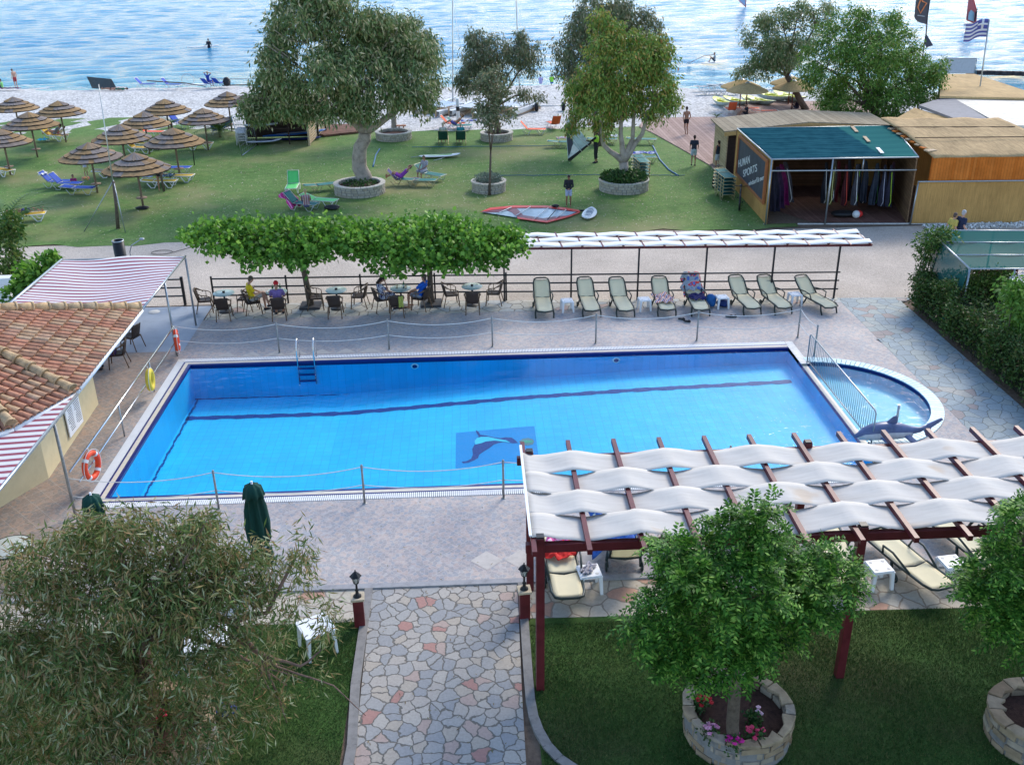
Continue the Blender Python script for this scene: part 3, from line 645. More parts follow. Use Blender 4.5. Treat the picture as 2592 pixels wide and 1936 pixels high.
# ============================================================ mulberry trees
m_mulb = MI('mulberry_leaf', [(0, (.04, .13, .016)), (.35, (.10, .24, .028)), (.7, (.17, .36, .04)), (1, (.29, .48, .08))], .5, .34, .12, 3)
m_bark = M('grey_brown_bark', (.13, .10, .075), .9, var=.35, scale=9, bmp=.8, bd=.03)
for nm, bx, by, lob, fk in (('left', 672, 662, [(470, 508, 55, 26), (540, 504, 62, 32, .2), (620, 506, 75, 34), (700, 506, 75, 34, -.2), (775, 512, 70, 34), (430, 500, 28, 18), (560, 540, 50, 25, -.4), (650, 545, 55, 20, -.5)], (650, 560)),
                             ('right', 932, 657, [(850, 508, 75, 34), (935, 502, 85, 36, .1), (1020, 510, 75, 34), (1090, 520, 48, 32), (830, 540, 52, 38, -.4), (900, 545, 60, 30, -.4), (1060, 553, 30, 20, -.3), (1112, 514, 26, 20), (980, 545, 60, 22, -.4), (862, 575, 12, 16, -.4)], (928, 575))):
    B = P(bx, by); t = thing('mulberry_tree', f'bright green flat-topped mulberry tree by the café tables, {nm} of the two', 'tree', B, 0, 'mulberry trees shading the café tables')
    lo = lobes_px(lob, B.y-.1); fk = PY(*fk, B.y)
    lo = [(c, (r[0], 1.0+.5*r[0], r[2]), w) for c, r, w in lo]
    limbs('trunk', t, m_bark, branches(B, fk, lo, .13)); MB().box((0, 0, .04), (.75, .75, .09)).build('tree_pit', M('dark_slate', (.05, .05, .055), .7), t)
    crown('crown', t, m_mulb, lo, 9500, .17, .145, .4, .24, 10, .7, .3, False)
# ============================================================ café sets
m_wick = M('brown_wicker', (.055, .036, .028), .6, var=.35, scale=40, bmp=.6, bd=.006); m_cane = M('cane_frame', (.16, .10, .06), .45, var=.2)
m_ttop = M('pale_green_table_top', (.30, .42, .42), .25, var=.06); m_iron = M('cast_iron', (.02, .02, .022), .5)
def chair_(t):
    solid(MB().grid(lambda u, v: ((u-.5)*(.46-.06*v), .24-.48*v, .44-.02*math.sin(PI*u)*math.sin(PI*v)), 6, 6).build('seat', m_wick, t), .05)
    solid(MB().grid(lambda u, v: (.25*math.sin((u-.5)*1.9)*(1+.12*v), -.25+.13*(1-math.cos((u-.5)*1.9))-.10*v, .46+.42*v), 10, 5).build('backrest', m_wick, t), .03)
    MB().sweep([(.245*math.sin(a)*1.2, -.33+.15*(1-math.cos(a))+(.12 if abs(a) > 1.2 else 0), .885-.22*(abs(a)/1.6)**2) for a in [(-1.6+3.2*i/14) for i in range(15)]], .017, 7).build('back_hoop', m_cane, t)
    for s in (-1, 1):
        b = MB(); b.sweep([(s*.24, -.27, .84), (s*.29, -.1, .72), (s*.29, .12, .68), (s*.26, .22, .62), (s*.24, .23, .44)], .017, 7); b.tube((s*.29, .05, .68), (s*.24, .05, .46), .012); b.build('armrest', m_cane, t)
        MB().tube((s*.23, .22, .45), (s*.26, .27, 0), .022, .020).build('leg', m_cane, t); MB().tube((s*.22, -.22, .45), (s*.25, -.33, 0), .019, .017).build('leg', m_cane, t)
def table_(t):
    b = MB(); b.lathe([(0, .70), (.35, .70), (.385, .712), (.385, .725), (.37, .735), (0, .738)], n=32); b.build('table_top', m_ttop, t)
    MB().tube((0, 0, .04), (0, 0, .70), .035, n=12).build('column', m_iron, t); MB().lathe([(0, .06), (.07, .055), (.25, .03), (.28, .0)], n=24).build('base', m_iron, t)
def ash_(t): MB().lathe([(0, .0), (.045, 0), (.055, .05), (.045, .045), (.035, .012), (0, .01)], n=14).build('dish', m_iron, t)
m_bott = M('green_bottle', (.02, .13, .04), .1, var=.05, trans=.3, bmp=0)
def bott_(t):
    MB().lathe([(0, 0), (.034, 0), (.035, .15), (.028, .19), (.013, .22), (.012, .28), (0, .28)], n=12).build('glass', m_bott, t); MB().lathe([(.0355, .05), (.0355, .12)], n=12).build('paper_label', m_band, t); MB().tube((0, 0, .275), (0, 0, .29), .014).build('cap', m_band, t)
def glass_(t): MB().lathe([(0, .01), (.03, 0), (.036, .12)], n=12).build('tumbler', M('clear_glass', (.7, .6, .45), .1, trans=.5, bmp=0), t)
tabs = [(484, 648+2, 34.2), (598, 648, 34.25), (727, 648, 34.2), (866, 646, 34.2), (1020, 643, 34.2)]
TB = []
for d, y, _ in tabs:
    c = PY(d, 632, 34.3); c = PY(d, 632, 34.3); TB.append(Vector((c.x, 34.25, .0)))
tl = ['leftmost, with an ashtray and three empty chairs', 'between the two men, with bottles on it', 'between the two trees, left one, with empty chairs', 'between the woman and the man in blue', 'rightmost, beside the loungers']
for i, p in enumerate(TB): inst('tab', table_, 'cafe_table', 'round pale café table, '+tl[i], 'table', p, 0, 'round café tables by the fence')
for i, w in ((0, 'on the leftmost table'), (2, 'on the table between the trees'), (4, 'on the rightmost table')): inst('ash', ash_, 'ashtray', 'small dark ashtray '+w, 'ashtray', TB[i]+Vector((0, 0, .738)), 0, 'ashtrays on the café tables')
for i, dx, dy, w in ((1, -.12, -.02, 'left of the pair beside the man in the red cap'), (1, .14, .06, 'right of the pair beside the man in the red cap'), (3, .12, 0, 'standing between the woman and the man in blue')): inst('bot', bott_, 'beer_bottle', 'green glass bottle '+w, 'bottle', TB[i]+Vector((dx, dy, .738)), 0, 'bottles on the café tables')
inst('gl', glass_, 'drinking_glass', 'amber drink in a glass left of the bottle on the woman’s table', 'glass', TB[3]+Vector((-.12, -.02, .738)), 0); inst('gl', glass_, 'drinking_glass', 'small clear glass right of the bottle on the woman’s table', 'glass', TB[3]+Vector((.2, -.08, .738)), 0)
pl_ = MB(); pl_.lathe([(0, 0), (.08, .0), (.11, .02), (.08, .01), (0, .008)], n=18); pl_.ell((.01, 0, .02), (.05, .04, .02), 8, 1); tag(pl_.build('plate', [m_white, M('snack', (.45, .2, .05), .7)], None, TB[1]+Vector((-.24, -.08, .738))), 'white plate of snacks on the table between the two men', 'plate')
CH = [(0, -.75, .1, -80, 'left of the leftmost table'), (0, .1, -.72, 5, 'in front of the leftmost table, back to the pool'), (0, .72, .15, 80, 'right of the leftmost table'),
      (1, -.86, -.22, -68, 'under the man in yellow'), (1, .18, -.82, 8, 'under the man in the red cap'), (2, -.78, .05, -82, 'left of the table between the trees'), (2, .02, -.75, 2, 'in front of the table between the trees'), (2, .80, .1, 84, 'right of the table between the trees'),
      (3, -.68, -.3, -66, 'under the woman'), (3, -.12, -.88, 6, 'with a bright bag hung on its back'), (3, .74, -.3, 64, 'under the man in blue'), (4, -.78, .02, -78, 'left of the rightmost table'), (4, .0, -.75, 0, 'in front of the rightmost table'), (4, .80, .05, 80, 'right of the rightmost table')]
CP = []
for ti, dx, dy, a, w in CH:
    p = TB[ti]+Vector((dx, dy, 0)); CP.append((p, rad(a))); inst('ch', chair_, 'wicker_chair', 'brown wicker armchair '+w, 'chair', p, rad(a), 'wicker chairs round the café tables')
p, a = CP[9]; b = MB(); b.grid(lambda u, v: ((u-.1)*.16+.1, -.33-.03*math.sin(u*9), .85-.42*v), 5, 8, 0); o = solid(b.build('bag', MI('bright_print', [(0, (.7, .5, .05)), (1, (.1, .3, .1))], .7, 0, .6, 25), None, p), .03); o.rotation_euler = (0, 0, a); tag(o, 'yellow, green and red printed bag hung on a wicker chair back', 'bag')
for i, (dx, dy, a, w) in enumerate(((287, 752, 70, 'beside the kiosk under the striped awning'), (258, 790, 100, 'nearly hidden behind the tiled eave'))):
    q = P(dx, dy); inst('ch', chair_, 'wicker_chair', 'brown wicker armchair '+w, 'chair', q, rad(a), 'wicker chairs under the awning')
# ============================================================ loungers on the terrace
m_rez = M('dark_green_resin', (.022, .035, .032), .35, var=.15, bmp=0); m_sling = MI('cream_sling', [(0, (.84, .77, .54)), (1, (.88, .81, .58))], .75, .28, .06, 3); m_slingD = M('straw_sling', (.36, .27, .13), .75)
def resin_(t, back=rad(38)):
    # foot toward -y, back raised toward +y, seat height .34
    cb, sb_ = math.cos(back), math.sin(back); w = .30
    solid(MB().grid(lambda u, v: ((u-.5)*.54, -.98+1.28*v, .35-.02*math.sin(PI*u)+.03*(1-v)*0-.05*math.exp(-((v)*9)**2)), 6, 14).build('seat_sling', m_sling, t), .012)
    solid(MB().grid(lambda u, v: ((u-.5)*(.54-.05*max(0, v-.8)*5), .30+cb*.78*v, .35+sb_*.78*v-.02*math.sin(PI*u)), 6, 10).build('back_sling', m_sling, t), .012)
    b = MB(); b.sweep([(w, .3, .34), (w, -.85, .34), (w*.9, -1.0, .30), (0, -1.04, .27), (-w*.9, -1.0, .30), (-w, -.85, .34), (-w, .3, .34), (0, .34, .33)], .028, 8, closed=True); b.build('seat_frame', m_rez, t)
    b = MB(); q = [(w, 0, 0), (w, .62, 0), (w*.85, .80, 0), (w*.5, .85, 0), (-w*.5, .85, 0), (-w*.85, .80, 0), (-w, .62, 0), (-w, 0, 0)]; b.sweep([(x, .30+cb*y, .35+sb_*y) for x, y, _ in q], .027, 8); b.build('back_frame', m_rez, t)
    for s in (-1, 1):
        MB().sweep([(s*w, -.78, .33), (s*(w+.03), -.86, .15), (s*(w+.02), -.94, .0)], [.03, .03, .025], 8).build('leg', m_rez, t)
        MB().sweep([(s*w, .05, .33), (s*(w+.03), .12, .15), (s*(w+.02), .22, .05)], [.03, .03, .025], 8).build('leg', m_rez, t)
        b = MB(); b.sweep([(s*(w+.05), .24+.085*math.cos(2*PI*i/12), .085+.085*math.sin(2*PI*i/12)) for i in range(12)], .02, 6, closed=True); b.ell((s*(w+.05), .24, .085), (.02, .06, .06), 8); b.build('wheel', m_rez, t)
        MB().sweep([(s*w, .34+cb*.25, .35+sb_*.25), (s*(w+.05), .1, .56), (s*(w+.05), -.18, .54), (s*w, -.22, .36)], .022, 7).build('armrest', m_rez, t)
def stool_(t):
    b = MB(); b.box((0, 0, .415), (.40, .40, .03)); b.box((0, 0, .395), (.43, .43, .02)); bev(b.build('top', m_white, t), .012)
    for sx in (-1, 1):
        for sy in (-1, 1): MB().box((sx*.185, sy*.185, .195), (.055, .055, .39), (sy*.07, -sx*.07, 0), taper=1.3).build('leg', m_white, t)
    b = MB()
    for sx in (-1, 1):
        for sy in (-1, 1): b.lathe([(0, .4315), (.035, .4315), (.037, .4305)], (sx*.12, sy*.12, 0), 12)
    b.build('recess', m_kerb, t)
RL = [(1177, 688, 0, 'leftmost, next to the café tables'), (1279, 686, 3, 'second from the left, empty'), (1352, 686, 4, 'left of the stool before the one with clothes'), (1441, 684, 0, 'covered by a striped towel'), (1514, 684, 0, 'with a blue and red towel over its backrest'), (1626, 681, 8, 'just right of the white stool and blue bag'), (1693, 680, 10, 'left of the stool at the fence end'), (1792, 679, 20, 'rightmost, at the end of the fence')]
LP = []
for dx, dy, a, w in RL:
    q = P(dx, dy); aa = rad(a*.9); p = Vector((q.x-math.sin(aa)*.95, q.y+math.cos(aa)*.95, 0)); LP.append((p, aa)); inst('rez', resin_, 'sun_lounger', 'cream and dark green resin lounger '+w, 'sun lounger', p, aa, 'cream loungers in a row before the fence')
for dx, dy, w in ((1226, 676, 'between the first and second cream loungers'), (1393, 673, 'between the third cream lounger and the striped towel'), (1561, 668, 'beside the blue backpack'), (1719, 662, 'between the last two cream loungers')): q = P(dx, dy); inst('st', stool_, 'plastic_stool', 'small square white plastic side table '+w, 'side table', q+Vector((0, .2, 0)), .1, 'white side tables on the terrace')
def cloth(name, label, cat, c, rx, ry, z0, mat, seed, amp=.06, rz=0, tilt=0, drop=.0):
    rn = random.Random(seed); ph = [rn.uniform(0, 6.3) for _ in range(6)]
    def fn(u, v):
        x, y = (u-.5)*2, (v-.5)*2
        e = 1+.16*math.sin(5*math.atan2(y, x)+ph[0])+.1*math.sin(9*math.atan2(y, x)+ph[1])
        z = amp*(abs(math.sin(x*3.1+y*2+ph[2]))+.7*abs(math.sin(y*4.3-x*1.7+ph[3]))+.3*math.sin(x*9+ph[4]))*(1-.35*(x*x+y*y)/2)-drop*max(0, abs(x)-.7)*3
        return (x*rx*e, y*ry*e, z+y*ry*tilt)
    o = solid(MB().grid(fn, 22, 22).build(name, mat, None, (c[0], c[1], z0)), .012, 1); o.rotation_euler = (0, 0, rz); return tag(o, label, cat)
def stripes(name, cols, sc, rot=0, rough=.8):
    if name in MATS: return MATS[name]
    m, N, L, b = nt(name); co = coords(N, L, (1, 1, 1), (0, 0, rot)); s = N.new('ShaderNodeSeparateXYZ'); L.new(co, s.inputs[0])
    f = math_(N, L, 'FRACT', math_(N, L, 'MULTIPLY', s.outputs[0], sc)); r = ramp(N, [(i/len(cols), c) for i, c in enumerate(cols)], 'CONSTANT'); L.new(f, r.inputs[0])
    L.new(r.outputs[0], b.inputs['Base Color']); b.inputs['Roughness'].default_value = rough; MATS[name] = m; return m
def blotch(name, cols, sc):
    if name in MATS: return MATS[name]
    m, N, L, b = nt(name); co = coords(N, L); f = noise(N, L, co, sc, 2, .5); r = ramp(N, [(.3+.4*i/len(cols), c) for i, c in enumerate(cols)], 'CONSTANT'); L.new(f, r.inputs[0])
    L.new(r.outputs[0], b.inputs['Base Color']); b.inputs['Roughness'].default_value = .85; MATS[name] = m; return m
p, a = LP[3]; cloth('beach_towel', 'orange, red and white striped towel heaped on the fourth cream lounger', 'towel', p+Vector((0, -.15, 0)), .33, .45, .37, stripes('towel_stripe', [(.7, .2, .05), (.75, .7, .65), (.1, .05, .25), (.7, .6, .5), (.5, .03, .05), (.75, .72, .7)], 5.5, .5), 3)
p, a = LP[4]; cloth('beach_towel', 'grey, blue and red patterned towel hung over the fifth lounger backrest', 'towel', p+Vector((0, .72, 0)), .36, .34, .72, blotch('towel_blue_red', [(.05, .12, .4), (.25, .28, .32), (.3, .33, .38), (.6, .04, .03), (.08, .2, .5)], 3.2), 5, .05, 0, .7, .3)
cloth('clothes_pile', 'dark navy clothes lying on the fifth cream lounger', 'clothes', LP[4][0]+Vector((.02, .0, 0)), .28, .3, .37, M('navy_cloth', (.02, .02, .10), .85), 6)
m_bbag = M('blue_bag', (.01, .10, .30), .6)
def bag(name, label, cat, p, s, m, rz=0):
    t = thing(name, label, cat, p, rz); b = MB(); b.ell((0, 0, s[2]*.5), (s[0]/2, s[1]/2, s[2]/2), 16); b.ell((s[0]*.12, -s[1]*.3, s[2]*.35), (s[0]*.3, s[1]*.3, s[2]*.28), 12); b.build('body', m, t)
    for q in (-1, 1): MB().sweep([(q*s[0]*.2, s[1]*.3, s[2]*.2), (q*s[0]*.25, s[1]*.55, s[2]*.6), (q*s[0]*.15, s[1]*.2, s[2]*.95)], .015, 6).build('strap', m, t)
    return t
q = P(1537, 668); bag('backpack', 'bright blue backpack on the ground beside the fifth cream lounger', 'backpack', q+Vector((0, .25, 0)), (.42, .32, .5), m_bbag); q = P(1562, 668); bag('sports_bag', 'navy blue bag lying under the white side table', 'bag', q+Vector((.05, .3, 0)), (.5, .35, .28), M('navy_bag', (.01, .03, .14), .6))
m_shoe = M('black_shoe', (.015, .016, .02), .5)
def shoe(label, p, rz):
    t = thing('shoe', label, 'shoe', p, rz, 'shoes left on the terrace'); b = MB(); b.ell((0, 0, .045), (.05, .14, .05), 12); b.ell((0, -.07, .07), (.045, .06, .05), 10); b.build('upper', m_shoe, t); b = MB(); b.ell((0, 0, .012), (.055, .15, .014), 12); b.build('sole', m_kerb, t)
shoe('black shoe with a pale sole standing before the towel-covered lounger, left of a pair', P(1472, 692), rad(60)); shoe('black shoe with a pale sole nearer the pool, right of a pair', P(1484, 697), rad(65)); shoe('black sandal on the tiles under the white side table', P(1575, 686), rad(80)); shoe('black sandal right of its pair under the white side table', P(1584, 687), rad(95))
# ============================================================ lamps and parasols
m_lampg = M('lamp_glass', (.6, .62, .6), .1, trans=.4, bmp=0); m_beige = M('sandstone_cap', (.50, .42, .30), .8, var=.2)
def lamp_(t):
    bev(MB().box((0, 0, .33), (.21, .21, .66)).build('pillar', m_maroon, t), .01); bev(MB().box((0, 0, .685), (.27, .27, .05)).build('capstone', m_beige, t), .008)
    MB().lathe([(.085, .71), (.08, .73), (.035, .76), (.03, .84), (.045, .86), (.024, .88), (.02, 1.0), (.04, 1.02), (.055, 1.03)], n=14).build('stem', m_black, t)
    b = MB()
    for k in range(6):
        a = k*PI/3; b.tube((.05*math.cos(a), .05*math.sin(a), 1.03), (.085*math.cos(a), .085*math.sin(a), 1.20), .006, n=5)
    b.lathe([(.125, 1.195), (.11, 1.21), (.03, 1.29), (.012, 1.31), (.016, 1.33), (0, 1.35)], n=6, smooth=False)
    b.build('lantern_frame', m_black, t); MB().lathe([(.046, 1.035), (.078, 1.195)], n=6, smooth=False).build('lantern_glass', m_lampg, t)
inst('lamp', lamp_, 'garden_lamp', 'black lantern on a maroon pillar left of the stone path', 'lamp', P(778, 1349), .1, 'lanterns flanking the stone path'); inst('lamp', lamp_, 'garden_lamp', 'black lantern on a maroon pillar right of the stone path, beside the pergola', 'lamp', P(1133, 1333), .1, 'lanterns flanking the stone path')
m_gcl = M('dark_green_canvas', (.005, .050, .038), .8, var=.2, scale=5)
def folded_(t):
    n = 40; prof = [(.05, 2.5), (.17, 2.42), (.22, 2.22), (.20, 2.20), (.16, 2.18), (.20, 1.9), (.23, 1.5), (.22, 1.2), (.14, 1.0), (.20, .8), (.23, .62), (.19, .60)]
    b = MB(); o = 0; vs = []
    for r, z in prof:
        for j in range(n):
            a = 2*PI*j/n; q = r*(1+.22*math.cos(8*a+z*1.3)*(1 if z < 2.15 else .5)); vs.append((q*math.cos(a), q*math.sin(a), z+(.05*math.cos(8*a) if z < .7 or 2.19 < z < 2.25 else 0)))
    b.add(vs, [(i*n+j, (i+1)*n+j, (i+1)*n+(j+1) % n, i*n+(j+1) % n) for i in range(len(prof)-1) for j in range(n)], 0, True); b.build('folded_canopy', m_gcl, t)
    MB().tube((0, 0, 0), (0, 0, 2.55), .024).build('pole', m_white, t); MB().sweep([(.155*math.cos(a), .155*math.sin(a), 1.0) for a in [2*PI*i/16 for i in range(16)]], .014, 6, closed=True).build('tie', m_rope, t); MB().lathe([(0, .08), (.22, .07), (.25, 0)], n=20).build('base', m_conc, t)
inst('fold', folded_, 'parasol', 'closed dark green parasol standing alone near the stone path', 'parasol', PY(564, 1070, 17.6)*Vector((1, 1, 0)) if False else Vector((PY(572, 1240, 17.55).x, 17.55, 0)), 0, 'closed parasols', 1.0); inst('fold', folded_, 'parasol', 'closed dark green parasol rising behind the left tree crown', 'parasol', Vector((PY(214, 1150, 17.7).x, 17.7, -.1)), .5, 'closed parasols', .95)
def rtab_(t):
    MB().lathe([(0, .72), (.44, .72), (.45, .735), (.43, .745), (0, .742)], n=36).build('table_top', M('frosted_glass', (.50, .55, .53), .2, var=.1), t); MB().lathe([(.435, .70), (.46, .70), (.465, .74), (.45, .75)], n=36).build('rim', m_rez, t)
    for k in range(4): a = k*PI/2+.5; MB().tube((.3*math.cos(a), .3*math.sin(a), .71), (.38*math.cos(a), .38*math.sin(a), 0), .02).build('leg', m_rez, t)
inst('rt', rtab_, 'garden_table', 'round garden table with a pale glass top at the left edge of the yard', 'table', Vector((PY(22, 1207, 18.1).x, 18.2, 0)), 0)
# ============================================================ awnings and kiosk
m_strp = None
def awnmat():
    m, N, L, b = nt('awning_stripe'); co = coords(N, L); s = N.new('ShaderNodeSeparateXYZ'); L.new(co, s.inputs[0]); f = math_(N, L, 'FRACT', math_(N, L, 'MULTIPLY', s.outputs[1], 3.75))
    r = ramp(N, [(0, (.78, .77, .78)), (.56, (.36, .09, .13))], 'CONSTANT'); L.new(f, r.inputs[0]); L.new(r.outputs[0], b.inputs['Base Color']); b.inputs['Roughness'].default_value = .75
    t = N.new('ShaderNodeBsdfTranslucent'); L.new(r.outputs[0], t.inputs[0]); x = N.new('ShaderNodeMixShader'); x.inputs[0].default_value = .25; L.new(b.outputs[0], x.inputs[1]); L.new(t.outputs[0], x.inputs[2]); L.new(x.outputs[0], N['Material Output'].inputs[0]); return m
m_awn = awnmat()
aw = thing('striped_awning', 'large red and white striped awning behind the tiled kiosk roof', 'awning', (-14.1, 27.6, 0))
def awf(u, v):
    x = u*4.2; y = v*5.45; z = 2.5-.10*math.sin(PI*v)*math.sin(PI*u)*1.4+.05*math.sin(u*5+v*4)*math.sin(PI*u)+.06*math.exp(-((u-.5)*5)**2)*(v > .8)*(v-.8)*5+.05*math.sin(9*(v+u*.6))*math.exp(-((v-.45+u*.3)*5)**2)
    return (x, y, z)
solid(MB().grid(awf, 40, 60).build('canvas', m_awn, aw), .006)
b = MB(); b.tube((4.2, .0, 2.5), (4.2, 5.45, 2.52), .035); b.build('side_tube', m_steel, aw); b = MB(); b.tube((0, -.3, 2.5), (0, 5.45, 2.5), .05); b.build('side_tube', m_steel, aw); MB().tube((0, 5.45, 2.5), (4.2, 5.45, 2.5), .02).build('end_tube', m_steel, aw)
for y in (5.33, 2.73): MB().tube((4.22, y, 0), (4.22, y, 2.5), .035).build('post', m_steel, aw)
aw2 = thing('striped_awning', 'red and white striped awning corner in front of the kiosk wall, near left edge', 'awning', (-9.75, 14.2, 0))
solid(MB().grid(lambda u, v: (-u*3.6, v*7.9-(u*1.3 if v > .9 else 0)*0, 2.48-.08*math.sin(PI*v)*math.sin(PI*u)), 20, 40).build('canvas', m_awn, aw2), .006)
b = MB(); b.tube((0, 0, 2.5), (0, 7.9, 2.5), .038); b.build('side_tube', m_steel, aw2); MB().tube((0.01, 6.35, 0), (.01, 6.35, 2.48), .038).build('post', m_post, aw2)
m_wallY = M('cream_render', (.62, .52, .32), .9, var=.07, scale=3, bmp=.3, bd=.01)
ki = thing('kiosk', 'cream rendered kiosk with a terracotta barrel tile roof and white gutter', 'building', (-13, 24, 0))
E0 = [(-9.92, 27.9), (-9.85, 22.15), (-10.6, 20.35), (-12.4, 18.9), (-16, 18.4), (-16, 27.9)]
WL = [(-11.25, 26.75), (-11.07, 22.4), (-11.76, 21.0), (-12.8, 19.9), (-16, 19.5), (-16, 26.75)]
b = MB(); b.prism([(x+13, y-24, 0) for x, y in WL], (0, 0, 2.42)); b.build('wall', m_wallY, ki)
b = MB(); b.prism([(x+13, y-24, 2.42) for x, y in E0], (0, 0, .04)); b.build('soffit', M('soffit_board', (.20, .16, .12), .8), ki)
b = MB()
for a, c in zip(E0[:4], E0[1:5]): b.sweep([(a[0]+13.02, a[1]-24, 2.47), (c[0]+13.02, c[1]-24, 2.47)], .065, 8)
b.build('gutter', m_white, ki)
t_h = 4.4; AP1 = Vector((-9.9-t_h, 27.9-t_h, 2.5+t_h*.40)); AP2 = Vector((-9.9-t_h, 22.9, 2.5+t_h*.40))
sl = .36; planes = []
KR1 = Vector((-9.9-t_h, 27.9-t_h*.9, 2.5+t_h*sl)); KR2 = Vector((-9.9-t_h, 24.2, 2.5+t_h*sl))
ev = [Vector((x, y, 2.5)) for x, y in E0]
planes = [[ev[0], ev[1], KR2, KR1], [ev[1], ev[2], KR2], [ev[2], ev[3], KR2], [ev[3], ev[4], KR2], [Vector((-18, 27.9, 2.5)), ev[0], KR1, Vector((-18, KR1.y, KR1.z))]]
m_til = MI('barrel_tile', [(0, (.26, .155, .10)), (.2, (.42, .19, .115)), (.4, (.48, .23, .14)), (.55, (.43, .27, .16)), (.7, (.48, .32, .19)), (.85, (.38, .17, .11)), (1, (.50, .36, .23))], .85, 0, .42, 7, .2, .5)
rb_ = MB(); base = MB()
o3 = Vector((13, -24, 0))
for pl in planes:
    base.add([p+o3 for p in pl], [tuple(range(len(pl)))])
    u = (pl[1]-pl[0]).normalized(); nrm = u.cross(pl[2]-pl[0]).normalized(); 
    if nrm.z < 0: nrm = -nrm
    v = nrm.cross(u); v = v if v.z > 0 else -v
    loc2 = [((p-pl[0]).dot(u), (p-pl[0]).dot(v)) for p in pl]
    def inside(x, y):
        c = False; n = len(loc2)
        for i in range(n):
            (ax, ay), (bx, by) = loc2[i], loc2[(i+1) % n]
            if (ay > y) != (by > y) and x < (bx-ax)*(y-ay)/(by-ay)+ax: c = not c
        return c
    xs0, xs1 = min(q[0] for q in loc2), max(q[0] for q in loc2); ys1 = max(q[1] for q in loc2)
    pw, ph = .215, .36; x = xs0+.1
    while x < xs1:
        y = -.05; 
        while y < ys1:
            if inside(x, y+.2) or (y < 0 and xs0+.05 < x < xs1-.05):
                org = pl[0]+u*(x+random.uniform(-.008, .008))+v*y+o3
                r1, r2 = .098, .078; vs = []
                for (yy, r, lift) in ((0, r1, .045), (ph+.05, r2, .0)):
                    for j in range(7):
                        a = PI*j/6; vs.append(org+v*yy+u*(r*math.cos(a))+nrm*(r*math.sin(a)*.85+lift+random.uniform(0, .006)))
                rb_.add(vs, [(j, j+1, 8+j, 7+j) for j in range(6)], 0, True)
                rb_.add([org+u*(r1*math.cos(PI*j/6))*k2_+nrm*(r1*math.sin(PI*j/6)*.85*k2_+.045) for k2_ in (1, .8) for j in range(7)], [(j, j+1, 8+j, 7+j) for j in range(6)])
            y += ph
        x += pw
ro = rb_.build('roof', m_til, ki); base.build('roof_bed', M('roof_bed', (.16, .07, .045), .9, var=.3), ki)
hb = MB(); m_hip = MI('ridge_tile', [(0, (.44, .30, .17)), (.5, (.52, .36, .20)), (1, (.34, .27, .18))], .85, 0, .4, 8, .2, .5)
for a, c in ((ev[0], KR1), (ev[1], KR2), (ev[2], KR2), (ev[3], KR2), (KR1, KR2)):
    n = int((c-a).length/.42)
    for i in range(n):
        p = a.lerp(c, i/n)+o3+Vector((0, 0, .11)); q = a.lerp(c, (i+1.12)/n)+o3+Vector((0, 0, .10)); hb.sweep([p, q], [.14, .10], 12)
        hb.sweep([p, p.lerp(q, .12)], [.155, .15], 12)
hb.ell(KR1+o3+Vector((0, 0, .15)), (.2, .2, .2), 12); hb.build('ridge', m_hip, ki)
# notice sheet on the wall
_r = ray(158.4, 894); NTC = Vector((0, 0, H))+_r*(-11.09/_r.x)
wdir = (Vector((-11.07, 22.4, 0))-Vector((-11.25, 26.75, 0))).normalized(); nb_ = thing('notice_board', 'white printed pool rules notice on the cream kiosk wall', 'notice', (-11.09, NTC.y, NTC.z))
b = MB(); b.box((0, 0, 0), (.03, 1.0, .95)); b.build('sheet', m_white, nb_); b = MB()
rn = random.Random(4)
for col in (-1, 1):
    for i in range(13): l = rn.uniform(.25, .38); b.box((.018, col*.25+(.19-l/2)*1, .38-i*.06), (.004, l, .018))
b.build('printed_lines', M('print_ink', (.12, .12, .13), .8), nb_)
# black bin pipe and lamp behind the awning
bn_ = thing('black_drum', 'open black cylindrical drum behind the striped awning', 'drum', (PY(259, 545, 34.4).x, 34.4, 0)); MB().lathe([(.17, 0), (.2, .0), (.2, 2.75), (.185, 2.75), (.18, 2.3)], n=20).build('shell', m_black, bn_); MB().lathe([(.185, 2.752), (.205, 2.752), (.205, 2.72)], n=20).build('rim', m_steel, bn_)
sl_ = thing('spot_lamp', 'small grey spotlight on an angled arm behind the awning', 'spotlight', bn_.location+Vector((.35, 0, 0))); MB().sweep([(0, 0, 0), (0, 0, 2.3), (.1, 0, 2.55), (.45, 0, 2.75)], .018, 6).build('arm', m_steel, sl_); MB().ell((.5, 0, 2.77), (.1, .06, .05), 10).build('lamp_head', m_steel, sl_)
hs = thing('garden_cable', 'thin dark cable looped on the gravel road behind the awning', 'cable', P(385, 545)); MB().sweep([(-.7+.45*math.cos(a), .3*math.sin(a), .02) for a in [i*.5 for i in range(13)]]+[(.2, .4, .02), (.9, 1.4, .02), (1.3, 2.2, .02), (2.2, 2.6, .02)], .013, 5).build('cable', m_black, hs)
b = MB(); b.lathe([(0, .012), (.2, .012), (.21, 0)], n=24); tag(b.build('manhole_cover', m_kerb, None, P(333, 674, .006)), 'small round pale cover set in the blue-grey paving', 'manhole cover')
